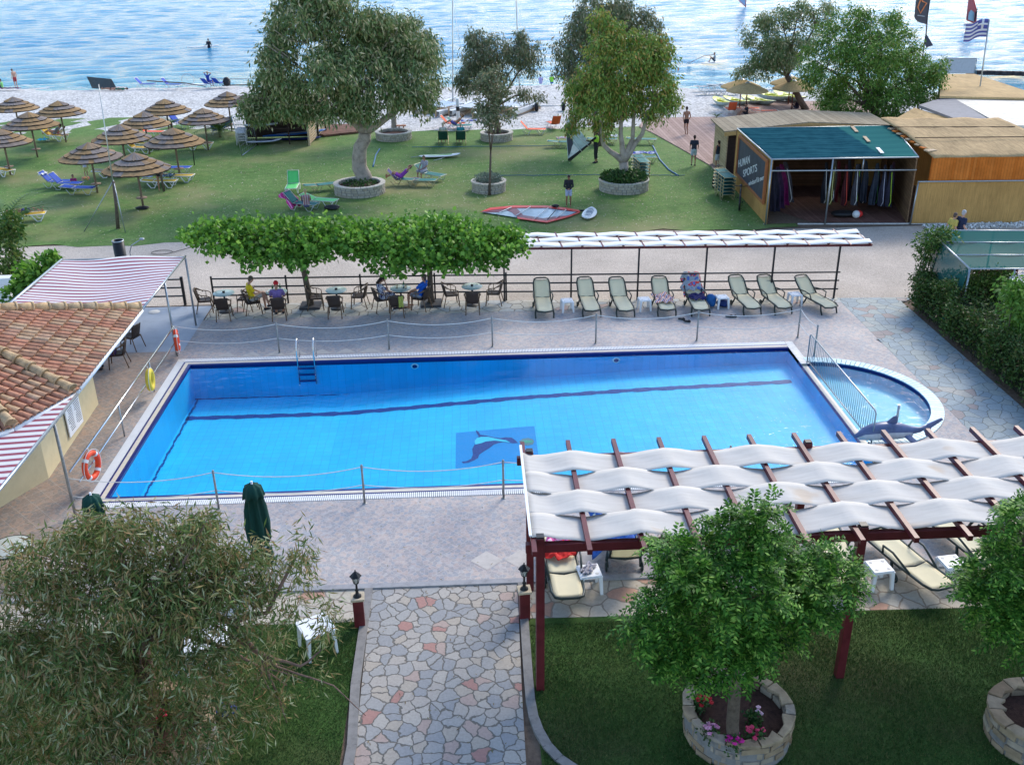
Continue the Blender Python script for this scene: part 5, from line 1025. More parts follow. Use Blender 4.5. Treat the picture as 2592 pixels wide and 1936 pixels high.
# ============================================================ trees on the beach lawn
m_euc = MI('gum_leaf', [(0, (.07, .13, .045)), (.3, (.12, .20, .065)), (.6, (.18, .24, .09)), (.82, (.28, .27, .12)), (.92, (.42, .38, .22)), (1, (.52, .48, .30))], .5, .2, .2, .5)
m_eucG = MI('gum_leaf_grey', [(0, (.09, .14, .07)), (.5, (.17, .205, .105)), (.85, (.26, .235, .14)), (1, (.36, .28, .18))], .55, .2, .2, .5)
m_eucY = MI('gum_leaf_gold', [(0, (.08, .17, .03)), (.35, (.15, .26, .045)), (.7, (.25, .32, .06)), (.9, (.36, .29, .07)), (1, (.42, .22, .09))], .5, .22, .25, .5)
m_pal = M('pale_bark', (.33, .28, .23), .85, var=.4, scale=3, bmp=.4, bd=.03); m_dk = M('dark_bark', (.12, .085, .065), .9, var=.4, scale=3, bmp=.6)
TR = [
 ('gum_tree', 'biggest gum tree on the beach lawn, with a thick pale forked trunk', (785, 405), (788, 285), m_euc, m_pal, 33000, .42, [(640, 50, 68, 62), (735, 40, 80, 60, .5), (825, 80, 60, 50, 1), (600, 110, 36, 60), (620, 165, 58, 65), (715, 140, 85, 70, -1.2), (800, 165, 75, 60, -1), (870, 190, 58, 50), (582, 225, 34, 32), (650, 222, 50, 28, -.5), (770, 90, 90, 60, 1.2), (550, 238, 22, 24), (690, -15, 70, 45, 1), (885, 120, 45, 45, .5), (745, 225, 60, 35, -1), (545, 215, 22, 22), (625, 205, 50, 50, 1), (905, 175, 30, 40)], (.45, .10, .75, .5)),
 ('gum_tree', 'gum tree behind and right of the biggest one, in the small round planter', (851, 292), (850, 215), m_euc, m_pal, 9000, .2, [(900, 85, 42, 42), (860, 50, 45, 36), (925, 150, 26, 44), (850, 110, 60, 55), (905, 200, 22, 22), (925, 105, 24, 30)], (.45, .10, .75, .5)),
 ('gum_tree', 'grey-green gum tree with wispy drooping tips, behind the thin sapling', (1075, 300), (1072, 230), m_eucG, m_dk, 7500, .22, [(1030, 115, 36, 38), (1078, 108, 38, 30), (1125, 125, 36, 34), (1012, 160, 24, 30), (1060, 155, 45, 30), (1152, 120, 24, 24), (1125, 90, 14, 18), (1000, 175, 18, 20, 0, .5), (1140, 205, 24, 14, 0, .3), (1030, 85, 20, 12)], (.40, .08, .8, .45)),
 ('sapling', 'thin sapling with sparse pale leaves in the small central planter', (1057, 422), (1060, 330), m_eucG, m_dk, 2300, .07, [(1060, 165, 26, 26), (1055, 215, 40, 34), (1078, 245, 34, 26), (1040, 250, 28, 22), (1060, 190, 30, 20)], (.26, .10, .4, .4)),
 ('gum_tree', 'golden-green gum tree with several stems rising from a planter full of ivy', (1347, 405), (1347, 350), m_eucY, m_pal, 21000, .30, [(1308, 62, 42, 36), (1385, 100, 55, 42), (1290, 120, 48, 50), (1355, 150, 80, 58), (1428, 175, 40, 52), (1268, 200, 46, 48), (1330, 220, 60, 36), (1405, 225, 52, 36), (1452, 210, 22, 32), (1250, 252, 28, 26), (1300, 262, 28, 20), (1405, 120, 40, 40, .5), (1310, 180, 60, 55, -1)], (.36, .085, .75, .42)),
 ('gum_tree', 'grey-green gum tree standing behind the golden one', (1290, 315), (1285, 240), m_eucG, m_dk, 12000, .25, [(1285, 22, 38, 38), (1240, 85, 36, 44), (1222, 130, 24, 34), (1375, 40, 44, 34), (1325, 25, 44, 36), (1245, 165, 34, 34), (1330, 90, 60, 50), (1405, 70, 30, 34), (1290, 60, 50, 50)], (.40, .09, .8, .45)),
 ('gum_tree', 'leaning dark gum tree left of the round one behind the sail shelter', (1742, 240), (1700, 165), m_euc, m_dk, 11000, .26, [(1690, 38, 44, 32), (1650, 85, 42, 40), (1720, 78, 55, 45), (1632, 145, 34, 26), (1690, 125, 55, 34), (1775, 28, 34, 24), (1608, 150, 18, 14), (1725, 20, 26, 20), (1660, 115, 45, 35)], (.38, .09, .65, .42)),
 ('round_tree', 'big dense rounded green tree growing behind the sail shelter', (1895, 310), (1890, 240), m_eucY, m_dk, 30000, .3, [(1818, 90, 60, 50), (1895, 62, 52, 40), (1952, 100, 50, 46), (1795, 150, 52, 50), (1875, 140, 80, 60, -1), (1968, 175, 52, 50), (1830, 215, 62, 40), (1915, 220, 75, 45, -.5), (1995, 155, 38, 42), (1800, 215, 44, 32), (1870, 255, 60, 22), (1760, 130, 24, 40), (2010, 190, 26, 34), (1850, 40, 36, 26)], (.34, .08, .5, .40)),
]
m_eucR = MI('dense_leaf', [(0, (.05, .14, .02)), (.4, (.10, .21, .032)), (.75, (.16, .29, .045)), (.95, (.23, .32, .07)), (1, (.27, .22, .09))], .5, .22, .25, .5)
for i, (nm, lb, bs, fk, lm, bm, n, r, lob, (L_, W_, dr, cl)) in enumerate(TR):
    B = P(*bs); lm = m_eucR if nm == 'round_tree' else lm; t = thing(nm, lb, 'tree', B); lo = lobes_px(lob, B.y); lo = [(c, (q[0], min(q[1], 2.2), q[2]), w) for c, q, w in lo]
    f_ = PY(*fk, B.y); br = branches(B, f_, lo, r)
    if i == 4: 
        br = [([B, f_], r, r*.8)]+[([f_, PY(x, y, B.y), PY(x2, y2, B.y)], r*.62, r*.2) for x, y, x2, y2 in ((1305, 315, 1290, 200), (1340, 290, 1345, 160), (1385, 290, 1420, 200), (1365, 300, 1370, 180))]+[p for p in br[1:] if p[1] < r*.2]
    if i == 0: br = [([B, PY(778, 340, B.y), f_], r*1.1, r*.78)]+[([f_, PY(x, y, B.y), PY(x2, y2, B.y)], r*.6, r*.14) for x, y, x2, y2 in ((765, 255, 700, 190), (800, 235, 800, 130), (850, 245, 890, 170), (742, 250, 640, 200))]+[p for p in br[1:] if p[1] < r*.2]
    limbs('trunk', t, bm, br); crown('crown', t, lm, lo, int(n*1.4), L_*.62, W_*.8, dr, cl*.85, 30, .5, .42)
for (bx, by, R, h, lb, n, cs) in ((778, 416, 1.33, .50, 'biggest round stone planter on the lawn, round the thick gum trunk', 30, 4), (851, 300, .83+.35, .45, 'round stone planter behind the big gum trunk, near the wooden stool', 24, 4), (1073, 302, 1.05, .45, 'round stone planter round the grey-green tree', 24, 4), (1056, 412, .90, .50, 'small round stone planter of the thin sapling', 22, 5), (1347, 409, 1.30, .52, 'round stone planter overflowing with green ivy', 30, 4)):
    B = P(bx, by); t = thing('stone_planter', lb, 'planter', (B.x, B.y, 0)); ring_planter(t, R, h, .22, cs, n)
def groundplants(label, c, r, n, L, W, mat, h, name='ivy'):
    t = thing(name, label, 'plant', c); k = n; a = rng.random(k)*2*PI; q = r*np.sqrt(rng.random(k)); hh_ = h*(1-.4*(q/r)**2)*rng.random(k); p = np.stack([q*np.cos(a), q*np.sin(a), hh_], 1); d = unit(rng.normal(size=(k, 3))+np.array([0, 0, .6])); npmesh('foliage', leafquads(p, d, unit(np.cross(d, rng.normal(size=(k, 3)))), np.full(k, L), np.full(k, W)), 4, mat, t)
    return t
B = P(1347, 409); B.z = .42; groundplants('dark green ivy filling the planter of the golden gum tree', B, 1.2, 2600, .17, .12, m_gleaf, .55); B = P(1056, 412); B.z = .42; groundplants('grey-green herbs growing in the small sapling planter', B, .75, 900, .2, .04, m_silver, .5, 'herbs'); B = P(778, 416); B.z = .42; groundplants('low weeds in the biggest lawn planter', B, .9, 260, .15, .08, m_gleaf, .15, 'weeds')
sd = MB(); q0 = [P(x, y, .02) for x, y in ((676, 290), (712, 272), (772, 271), (775, 288), (700, 296))]; sd.prism(q0, (0, 0, .12)); o = sd.build('raised_bed', [M('red_soil', (.16, .08, .055), .95, var=.4, scale=2, bmp=.6)], None); tag(o, 'triangular bed of bare red soil left of the biggest gum trunk', 'flower bed')
# palm and potted palms
m_palm = MI('palm_leaf', [(0, (.05, .11, .02)), (1, (.12, .19, .05))], .5, .2)
def palm(label, c, R, n, h=.3, pot=False, name='palm'):
    t = thing(name, label, 'palm', c); vs = []
    if pot: MB().lathe([(0, 0), (.16, 0), (.2, .35), (.17, .35)], n=14).build('pot', m_dk, t)
    MB().tube((0, 0, 0), (0, 0, h), .09 if not pot else .05).build('trunk', m_dk, t)
    b = MB()
    for i in range(n):
        a = i*2.4+random.random()*.4; el = random.uniform(.3, 1.25); pts = []
        for j in range(9):
            s = j/8*R; pts.append(Vector((math.cos(a)*s*math.cos(el-.5*j/8), math.sin(a)*s*math.cos(el-.5*j/8), h+s*math.sin(el)-.45*R*(j/8)**2)))
        b.sweep(pts, [.012*(R+.3)*(1-.8*j/8) for j in range(9)], 4)
        for j in range(1, 8):
            for sg in (-1, 1):
                for q in (0, .5):
                    p = pts[j].lerp(pts[j+1], q); d = (pts[j+1]-pts[j]).normalized(); s_ = d.cross(Vector((0, 0, 1))).normalized()*sg; e = p+(s_*.9+d*.7+Vector((0, 0, -.15)))*R*.26*(1-.5*j/8); w = d*R*.022
                    b.add([p-w, p+w, e], [(0, 1, 2)])
    b.build('fronds', m_palm, t)
palm('small palm with long arched fronds between the thatched umbrellas and the board rack', P(476, 297), 2.1, 16, .4); palm('bare young feathery shrub palm among the thatched umbrellas', P(372, 282), 1.2, 10, .5); palm('potted palm on the boardwalk by the slatted wall, rear one', P(1547, 268), .6, 12, .5, True, 'potted_palm'); palm('potted palm on the boardwalk by the slatted wall, front one', P(1553, 280), .55, 12, .5, True, 'potted_palm'); palm('dry palm fronds at the lower left edge by the yellow lounger', P(18, 508), 2.6, 9, .5)
# dry leaves on the lawn
k = 11000; x = rng.uniform(-26, 14, k); y = rng.uniform(43.5, 68, k); cl = np.exp(-((x+5.8)**2+(y-51)**2)/60)+np.exp(-((x-5)**2+(y-50)**2)/60)+.35; keep = rng.random(k) < cl; x, y = x[keep], y[keep]; k = len(x)
p_ = np.stack([x, y, np.full(k, .015)], 1); d_ = unit(np.stack([rng.normal(size=k), rng.normal(size=k), np.abs(rng.normal(size=k))*.2], 1)); o = npmesh('fallen_leaves', leafquads(p_, d_, unit(np.cross(d_, np.array([0, 0, 1.]))), .07+.09*rng.random(k), .03+.02*rng.random(k)), 4, MI('dry_leaf', [(0, (.30, .24, .13)), (.6, (.42, .36, .22)), (1, (.55, .52, .42))], .8, 0, .1)); tag(o, 'pale dry leaves scattered over the beach lawn', 'leaves', kind='stuff')
k = 2600; a = np.stack([rng.uniform(20.6, 30, k), 42.3+.6*rng.random(k), .02+.03*rng.random(k)], 1); d_ = unit(rng.normal(size=(k, 3))); o = npmesh('white_pebbles', leafquads(a, d_, unit(np.cross(d_, rng.normal(size=(k, 3)))), np.full(k, .12), np.full(k, .1)), 4, MI('white_pebble', [(0, (.55, .55, .53)), (1, (.8, .8, .78))], .8)); tag(o, 'strip of white pebbles along the foot of the reed wall', 'pebbles', kind='stuff')
# ============================================================ people
V = Vector
POSE = {
 'stand': dict(pel=(0, 0, .92), chest=(0, 0, 1.32), neck=(0, 0, 1.47), head=(0, .02, 1.60), sh=(.175, 0, 1.40), el=(.235, -.03, 1.13), ha=(.235, .07, .90), hip=(.085, 0, .90), kn=(.10, .02, .49), an=(.105, -.02, .08)),
 'sit': dict(pel=(0, 0, .54), chest=(0, -.05, .93), neck=(0, -.04, 1.07), head=(0, .01, 1.20), sh=(.175, -.05, 1.0), el=(.24, .08, .77), ha=(.12, .30, .66), hip=(.09, .02, .54), kn=(.13, .42, .53), an=(.12, .44, .09)),
 'recline': dict(pel=(0, 0, .48), chest=(0, -.30, .76), neck=(0, -.41, .86), head=(0, -.48, .97), sh=(.175, -.36, .80), el=(.25, -.14, .62), ha=(.12, .06, .62), hip=(.09, .03, .46), kn=(.12, .40, .66), an=(.11, .82, .43)),
 'lie': dict(pel=(0, 0, .46), chest=(0, -.40, .47), neck=(0, -.56, .48), head=(0, -.69, .50), sh=(.175, -.48, .46), el=(.27, -.25, .45), ha=(.25, .0, .46), hip=(.09, .03, .45), kn=(.11, .44, .50), an=(.11, .85, .44)),
 'ground': dict(pel=(0, 0, .12), chest=(0, .0, .52), neck=(0, .02, .66), head=(0, .06, .80), sh=(.165, .0, .59), el=(.22, .14, .36), ha=(.08, .30, .38), hip=(.09, .03, .12), kn=(.13, .38, .42), an=(.11, .52, .07)),
 'bend': dict(pel=(0, -.06, .90), chest=(0, .22, 1.17), neck=(0, .34, 1.25), head=(0, .46, 1.27), sh=(.165, .28, 1.22), el=(.2, .36, .95), ha=(.15, .48, .78), hip=(.085, -.05, .88), kn=(.10, -.02, .48), an=(.105, -.05, .08)),
 'walk': dict(pel=(0, 0, .92), chest=(0, .03, 1.32), neck=(0, .04, 1.47), head=(0, .07, 1.60), sh=(.175, .03, 1.40), el=(.235, -.06, 1.14), ha=(.235, .14, .98), hip=(.085, 0, .90), kn=(.10, .10, .50), an=(.105, -.05, .10)),
}
SK = {'fair': (.50, .28, .20), 'tan': (.38, .19, .12), 'dark': (.26, .125, .075)}
def person(label, loc, rz, pose='stand', skin='tan', hair=(.02, .013, .01), top=None, bottom=None, h=1.7, over={}, hat=None, hairlong=False, tk='tshirt', bk='shorts', vox=.018, shoes=None, group=None):
    J = {k: V(v) for k, v in POSE[pose].items()}; j = {}
    for k in ('pel', 'chest', 'neck', 'head'): j[k] = V(over.get(k, J[k]))
    for k in ('sh', 'el', 'ha', 'hip', 'kn', 'an'):
        for s, sg in (('L', -1), ('R', 1)):
            v = over.get(k+s); j[k+s] = V(v) if v else V((J[k].x*sg, J[k].y, J[k].z))
    if pose == 'walk' and 'knL' not in over: j['knL'] = V((-.1, -.06, .50)); j['anL'] = V((-.1, -.30, .16)); j['haL'] = V((-.23, -.12, .95))
    t = thing('person', label, 'person', loc, rz, group); t.scale = (h/1.7,)*3
    sk = M('skin_'+skin, SK[skin], .55, var=.08, scale=9, bmp=0)
    def C2(b, a, c, r1, r2): b.cap(a, c, r1, r2, 8)
    b = MB(); n = 8
    mid = j['pel'].lerp(j['chest'], .5)
    for sx in (-1, 1):
        o = V((.055*sx, 0, 0)); C2(b, j['pel']+o, mid+o*.8, .10, .088); C2(b, mid+o*.8, j['chest']+o, .088, .098)
    C2(b, j['shL'], j['shR'], .052, .052); C2(b, j['chest'], j['neck'], .075, .052); C2(b, j['neck'], j['head'], .05, .05)
    hd = j['head']; up = (hd-j['neck']).normalized(); f = V((0, 1, 0)) if abs(up.y) < .8 else V((0, 0, 1)); fw = (f-up*f.dot(up)).normalized()
    b.ell(hd+up*.03, (.073, .090, .105) if pose != 'lie' else (.073, .105, .09), 12); b.ell(hd-up*.05+fw*.02, (.05, .06, .06), 10)
    b.ell(hd+fw*.095+up*.005, (.012, .018, .018), 6)
    for s, sg in (('L', -1), ('R', 1)):
        b.ell(hd+V((.073*sg, 0, 0))+up*.01, (.012, .018, .026), 6)
        C2(b, j['sh'+s], j['el'+s], .046, .037); C2(b, j['el'+s], j['ha'+s], .036, .024)
        d = (j['ha'+s]-j['el'+s]).normalized(); w = j['ha'+s]; palm_ = w+d*.06; b.cap(w, palm_, .024, .03, 8)
        sd_ = d.cross(V((sg, 0, .3))).normalized()
        for q, ln in ((-1.5, .045), (-.5, .062), (.5, .065), (1.5, .055)): b.cap(palm_+sd_*q*.015, palm_+sd_*q*.017+d*(ln+.02)+V((-sg*.014, .012, 0)), .0105, .0085, 6)
        b.cap(w+d*.03, w+d*.06+sd_*.05, .013, .010, 6)
        C2(b, j['hip'+s], j['kn'+s], .080, .052); C2(b, j['kn'+s], j['an'+s], .050, .034); C2(b, j['kn'+s].lerp(j['an'+s], .25), j['kn'+s].lerp(j['an'+s], .35), .055, .053)
        sh_ = j['an'+s]-j['kn'+s]; ft = V((0, 1, 0)) if abs(sh_.normalized().y) < .8 else V((0, .1, 1)); ft = ft.normalized()
        b.cap(j['an'+s]+V((0, 0, -.035))*(1 if ft.y > .5 else 0)-ft*.03, j['an'+s]+V((0, 0, -.045))*(1 if ft.y > .5 else 0)+ft*.14, .035, .026, 8)
    o = b.build('body', sk, t); m = o.modifiers.new('Remesh', 'REMESH'); m.mode = 'VOXEL'; m.voxel_size = vox; m.use_smooth_shade = True; sm = o.modifiers.new('Smooth', 'SMOOTH'); sm.factor = .5; sm.iterations = 2
    def cloth_(nm, caps, col, v=None, rough=.85):
        b = MB()
        for a, c, r1, r2 in caps: b.cap(a, c, r1, r2, 8)
        mt = col if isinstance(col, bpy.types.Material) else M('cloth_%d_%d_%d' % tuple(int(x*100) for x in col), col, rough, var=.15, scale=8, bmp=.15)
        o = b.build(nm, mt, t); m = o.modifiers.new('Remesh', 'REMESH'); m.mode = 'VOXEL'; m.voxel_size = vox; m.use_smooth_shade = True; return o
    th = []
    for sx in (-1, 1): q = V((.055*sx, 0, 0)); th += [(j['pel']+q, mid+q*.8, .112, .105), (mid+q*.8, j['chest']+q, .105, .112)]
    if top:
        caps = list(th)
        if tk in ('tshirt', 'long', 'dress'): caps += [(j['shL'], j['shR'], .068, .068)]
        if tk == 'tank': caps += [(j['chest']+V((s*.1, 0, 0)), j['sh'+n_].lerp(j['neck'], .4), .07, .06) for s, n_ in ((-1, 'L'), (1, 'R'))]
        for s in 'LR':
            if tk in ('tshirt', 'dress'): caps.append((j['sh'+s], j['sh'+s].lerp(j['el'+s], .6), .064, .058))
            if tk == 'long': caps += [(j['sh'+s], j['el'+s], .062, .052), (j['el'+s], j['el'+s].lerp(j['ha'+s], .85), .05, .04)]
            if tk == 'dress': caps.append((j['hip'+s], j['kn'+s], .11, .095))
        if tk == 'bikini': caps = [(j['chest']+V((-.07, .03, -.03)), j['chest']+V((.07, .03, -.03)), .095, .095)]
        cloth_({'bikini': 'bikini_top', 'dress': 'dress', 'long': 'jacket', 'tank': 'tank_top'}.get(tk, 'shirt'), caps, top)
    if bottom:
        caps = [(j['pel']+V((-.055, 0, 0)), j['pel']+V((.055, 0, 0)), .118, .118)]
        e = {'shorts': .62, 'trunks': .35, 'brief': .0, 'long': 1.0}[bk]
        for s in 'LR':
            if e: caps.append((j['hip'+s], j['hip'+s].lerp(j['kn'+s], e), .095, .085-.015*(e > .9)))
            if bk == 'long': caps.append((j['kn'+s], j['kn'+s].lerp(j['an'+s], .55), .066, .058))
        cloth_('trousers' if bk == 'long' else ('briefs' if bk == 'brief' else 'shorts'), caps, bottom)
    if hat: 
        b = MB(); b.ell(hd+up*.06-fw*.005, (.088, .105, .09), 12); b.ell(hd+up*.05+fw*.11, (.06, .07, .012), 10); b.build('cap', M('cap_red', hat, .7), t)
    else:
        b = MB(); b.ell(hd+up*.055-fw*.022, (.082, .092, .092), 12); b.ell(hd-fw*.045, (.072, .055, .085), 10)
        if hairlong: b.cap(hd-fw*.06, hd-fw*.09-up*.2, .065, .05, 8)
        b.build('hair', M('hair_%d' % int(hair[0]*100), hair, .6, var=.3, scale=30), t)
    b = MB()
    for sg in (-1, 1): b.ell(hd+fw*.083+up*.025+V((.03*sg, 0, 0)), (.011, .008, .007), 6)
    b.build('eyes', m_black, t)
    if shoes:
        b = MB()
        for s in 'LR': b.cap(j['an'+s]+V((0, -.03, -.045)), j['an'+s]+V((0, .15, -.055)), .046, .036, 8)
        b.build('shoes', M('shoe_dark', shoes, .6), t)
    return t
blk = (.02, .015, .012); grey = (.22, .19, .16)
# the four people at the café tables
def seat(ci, **k): p, a = CP[ci]; return p, a
p, a = CP[3]; person('man in a yellow T-shirt and shorts sitting with legs crossed by the second café table', p, a, 'sit', 'fair', (.12, .09, .07), (.78, .58, .02), (.45, .42, .38), 1.8, dict(head=(.03, .03, 1.21), knR=(.02, .44, .64), anR=(.16, .52, .28), haL=(-.02, .34, .70), haR=(.06, .32, .72)), vox=.011, shoes=(.02, .02, .03))
p, a = CP[4]; person('man in a purple T-shirt and red cap seen from behind at the second café table', p, a, 'sit', 'tan', grey, (.20, .13, .33), (.16, .11, .30), 1.78, dict(head=(0, .03, 1.2)), hat=(.60, .02, .03), vox=.011, shoes=(.03, .02, .02))
p, a = CP[8]; person('dark-haired woman in a blue and white print dress resting her head on her hand', p, a, 'sit', 'tan', (.025, .012, .01), blotch('dress_print', [(.02, .02, .10), (.03, .03, .14), (.75, .75, .8), (.02, .02, .1), (.7, .7, .75)], 13), None, 1.68, dict(elR=(.24, .18, .80), haR=(.09, .14, 1.10), head=(.03, .05, 1.2)), hairlong=True, tk='dress', vox=.011, shoes=(.02, .08, .3))
p, a = CP[10]; person('balding man in a bright blue T-shirt leaning back in a wicker chair', p, a, 'sit', 'tan', (.10, .07, .06), (.01, .10, .50), (.25, .27, .33), 1.76, dict(chest=(0, -.14, .92), neck=(0, -.16, 1.05), head=(0, -.16, 1.18), shL=(-.175, -.14, 1.0), shR=(.175, -.14, 1.0)), vox=.011)
q = P(250, 793); person('person partly hidden by the kiosk eave, only dark trousers and sandals showing', q, rad(100), 'sit', 'tan', blk, (.08, .05, .12), (.06, .03, .10), 1.7, {}, bk='long', shoes=(.3, .12, .06))
# ============================================================ beach loungers (tube frame)
ml_y = M('yellow_sling', (.62, .40, .03), .7, var=.06); ml_b = M('blue_sling', (.012, .07, .42), .7, var=.08); ml_g = M('teal_sling', (.02, .16, .15), .7, var=.1); ml_o = M('orange_sling', (.75, .12, .04), .7, var=.08); ml_l = M('lime_sling', (.12, .60, .17), .6, var=.06); ml_t = M('tan_sling', (.45, .32, .14), .7); ml_w = M('white_sling', (.62, .62, .60), .7); ml_n = M('navy_sling', (.03, .03, .16), .7); ml_d = M('bottle_green_sling', (.015, .07, .05), .7, var=.1)
m_wt = M('white_tube', (.74, .74, .73), .35, var=.03, bmp=0); m_al = M('aluminium_tube', (.50, .52, .50), .35, .6, var=.05, bmp=0); m_br = M('brass_tube', (.42, .36, .20), .4, .4)
def tubel(sl, fr, back, thick):
    def mk(t):
        cb, sb_ = math.cos(back), math.sin(back); w = .30; z = .34; r = .026 if thick else .015
        solid(MB().grid(lambda u, v: ((u-.5)*.58, -.95+1.2*v, z-.015*math.sin(PI*u)), 4, 8).build('seat_sling', sl, t), .012)
        solid(MB().grid(lambda u, v: ((u-.5)*.58, .27+cb*.68*v, z+sb_*.68*v-.015*math.sin(PI*u)), 4, 6).build('back_sling', sl, t), .012)
        b = MB(); b.sweep([(w, .26, z), (w, -.97, z), (-w, -.97, z), (-w, .26, z)], r, 7, closed=True); b.sweep([(w, .26, z), (w, .26+cb*.7, z+sb_*.7), (-w, .26+cb*.7, z+sb_*.7), (-w, .26, z)], r, 7); b.build('frame', fr, t)
        for s in (-1, 1):
            for y0, y1 in ((-.92, -.35), (.0, .55)):
                m_ = (y0+y1)/2; MB().sweep([(s*w, y0, z-.01), (s*(w+.01), m_-.10, .015), (s*(w+.01), m_+.08, .015), (s*w, y1, z-.01 if y1 < .2 else z-.06)], r*1.05, 7).build('leg', fr, t)
    return mk
def lg(key, label, dx, dy, ang, sl, fr, back=5, thick=False, group='tube loungers on the beach lawn', z=0, pt=None):
    p = pt or P(dx, dy, z); return inst('tl_'+key+str(back), tubel(sl, fr, rad(back), thick), 'beach_lounger', label, 'sun lounger', p, rad(ang), group)
# ang: direction of the head end (+y) ; 0 = away from the camera, 90 = to the left
m_thA = MI('thatch_bundle', [(0, (.26, .17, .085)), (.35, (.32, .21, .11)), (.55, (.21, .175, .155)), (1, (.235, .205, .19))], .95, 0, .25, 3, .1, .6)
def thatch_(t):
    T = [(.0, 1.0, 2.62, .34), (.36, .98, 2.42, .22), (.72, 1.25, 2.24, .14), (1.0, 1.55, 2.10, .04)]
    tiers = [(.0, .62, 2.74, 2.47), (.50, .98, 2.44, 2.285), (.86, 1.30, 2.27, 2.12), (1.18, 1.62, 2.10, 1.93)]
    b = MB()
    for k, (r0, r1, z0, z1) in enumerate(tiers[::-1]):
        n = 34; off = random.random()
        # coarse patches share a colour: neighbouring bundles are welded in runs
        i = 0
        while i < n:
            run = min(random.choice((2, 4, 6, 9)), n-i); vs = []
            for q in range(run*2+1):
                a = 2*PI*(i+q/2)/n+off; jr = random.uniform(-.03, .03); ca, sa = math.cos(a), math.sin(a)
                vs += [(r0*ca, r0*sa, z0), ((r1+jr)*ca, (r1+jr)*sa, z1+random.uniform(-.015, .015)), ((r1+jr)*ca, (r1+jr)*sa, z1-.065)]
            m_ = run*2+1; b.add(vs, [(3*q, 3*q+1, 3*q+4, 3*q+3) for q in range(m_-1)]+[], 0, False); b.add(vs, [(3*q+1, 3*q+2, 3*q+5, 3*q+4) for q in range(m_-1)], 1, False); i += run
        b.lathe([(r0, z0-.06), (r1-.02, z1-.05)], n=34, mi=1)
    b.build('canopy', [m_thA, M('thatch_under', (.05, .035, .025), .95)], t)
    MB().tube((0, 0, 0), (0, 0, 2.5), .055, n=10).build('pole', M('umbrella_pole', (.22, .16, .115), .9, var=.3), t)
    MB().lathe([(.05, .48), (.27, .48), (.27, .51), (.05, .51)], n=20).build('tray', M('wood_tray', (.26, .18, .13), .8), t)
    b = MB()
    for k in range(8): a = k*PI/4; b.tube((0, 0, 2.0), (1.1*math.cos(a), 1.1*math.sin(a), 2.08), .018, n=5)
    b.build('rib', M('umbrella_pole', (0, 0, 0)), t)
UL = [(27, 208, 'far left, its edge cut by the frame'), (125, 219, 'second from the left in the back row'), (61, 246, 'in the second row above the yellow lounger pair of sunbathers'), (0, 277, 'cut by the left edge of the photo'), (190, 309, 'with the child standing beneath it'), (258, 273, 'small-looking one left of the young shrub palm'), (308, 240, 'in the middle, above the reading woman'), (355, 215, 'at the back over the hanging red towels'), (373, 281, 'right of the reading woman, over blue and yellow loungers'), (437, 232, 'over the tan lounger'), (490, 199, 'at the back right beside the palm'), (290, 335, 'nearest to the road with a round tray on its pole')]
for i, (dx, dy, w) in enumerate(UL):
    p = P(dx, dy, 2.64); inst('th', thatch_, 'thatched_umbrella', 'layered brown thatched umbrella '+w, 'umbrella', (p.x, p.y, 0), i*1.1, 'thatched umbrellas on the beach lawn', .95+.03*(i % 3))
G = 'tube loungers on the beach lawn'
lg('y', 'yellow lounger with white legs under two sunbathers in the second umbrella row', 118, 303, 70, ml_y, m_wt, 40, True); q = P(118, 303); person('sunbather lying on the yellow lounger with sunglasses in the second umbrella row', q+V((.1, 0, 0)), rad(78), 'recline', 'tan', (.06, .04, .03), (.18, .20, .26), None, 1.7); person('smaller sunbather beside the first on the same yellow lounger', q+V((.3, .35, .02)), rad(76), 'recline', 'fair', (.03, .02, .01), (.6, .58, .56), (.55, .12, .15), 1.35)
cloth('beach_towel', 'turquoise towel hanging off the head of the yellow lounger', 'towel', P(93, 307), .3, .3, .12, M('turquoise_cloth', (.03, .32, .45), .85), 31)
lg('y', 'yellow lounger cut by the left edge of the photo', 2, 378, 60, ml_y, m_wt, 5, True); lg('y', 'yellow lounger in the lower left corner with a man in dark shorts on it', 55, 478, 105, ml_y, m_wt, 5, True)
q = P(55, 476); person('man in dark blue shorts lying on the lower left yellow lounger', q, rad(-78), 'lie', 'tan', grey, None, (.03, .03, .12), 1.75)
cloth('beach_towel', 'white towel on the foot of the lower left yellow lounger', 'towel', q+V((-.7, .1, 0)), .35, .28, .37, M('white_towel', (.7, .7, .69), .9), 33)
lg('b', 'blue lounger nearest the road in the blue pair', 172, 418, 80, ml_b, m_al, 5); lg('b', 'blue lounger with raised back in the blue pair', 143, 408, 82, ml_b, m_al, 48); lg('b', 'blue lounger with a white towel on its raised back', 122, 404, 84, ml_b, m_al, 48)
cloth('beach_towel', 'white towel hung on the raised back of the leftmost blue lounger', 'towel', P(122, 404)+V((-.62, .06, 0)), .16, .30, .68, M('white_towel', (.7, .7, .69), .9), 34)
q = P(162, 404); person('child in a magenta shirt sitting on the blue loungers looking down', q, rad(185), 'ground', 'tan', blk, (.28, .02, .12), (.6, .6, .65), 1.25)
o = cloth('beach_toys', 'heap of pink, yellow and orange beach toys on the blue lounger', 'toys', P(188, 404), .16, .14, .37, blotch('toy_colours', [(.75, .6, .05), (.7, .08, .3), (.2, .5, .1), (.8, .2, .05)], 8), 35, .12)
q = P(188, 386); person('small child standing under a thatched umbrella in a patterned top and yellow shorts', q, rad(20), 'stand', 'fair', (.35, .25, .14), (.5, .5, .62), (.55, .5, .2), 1.15)
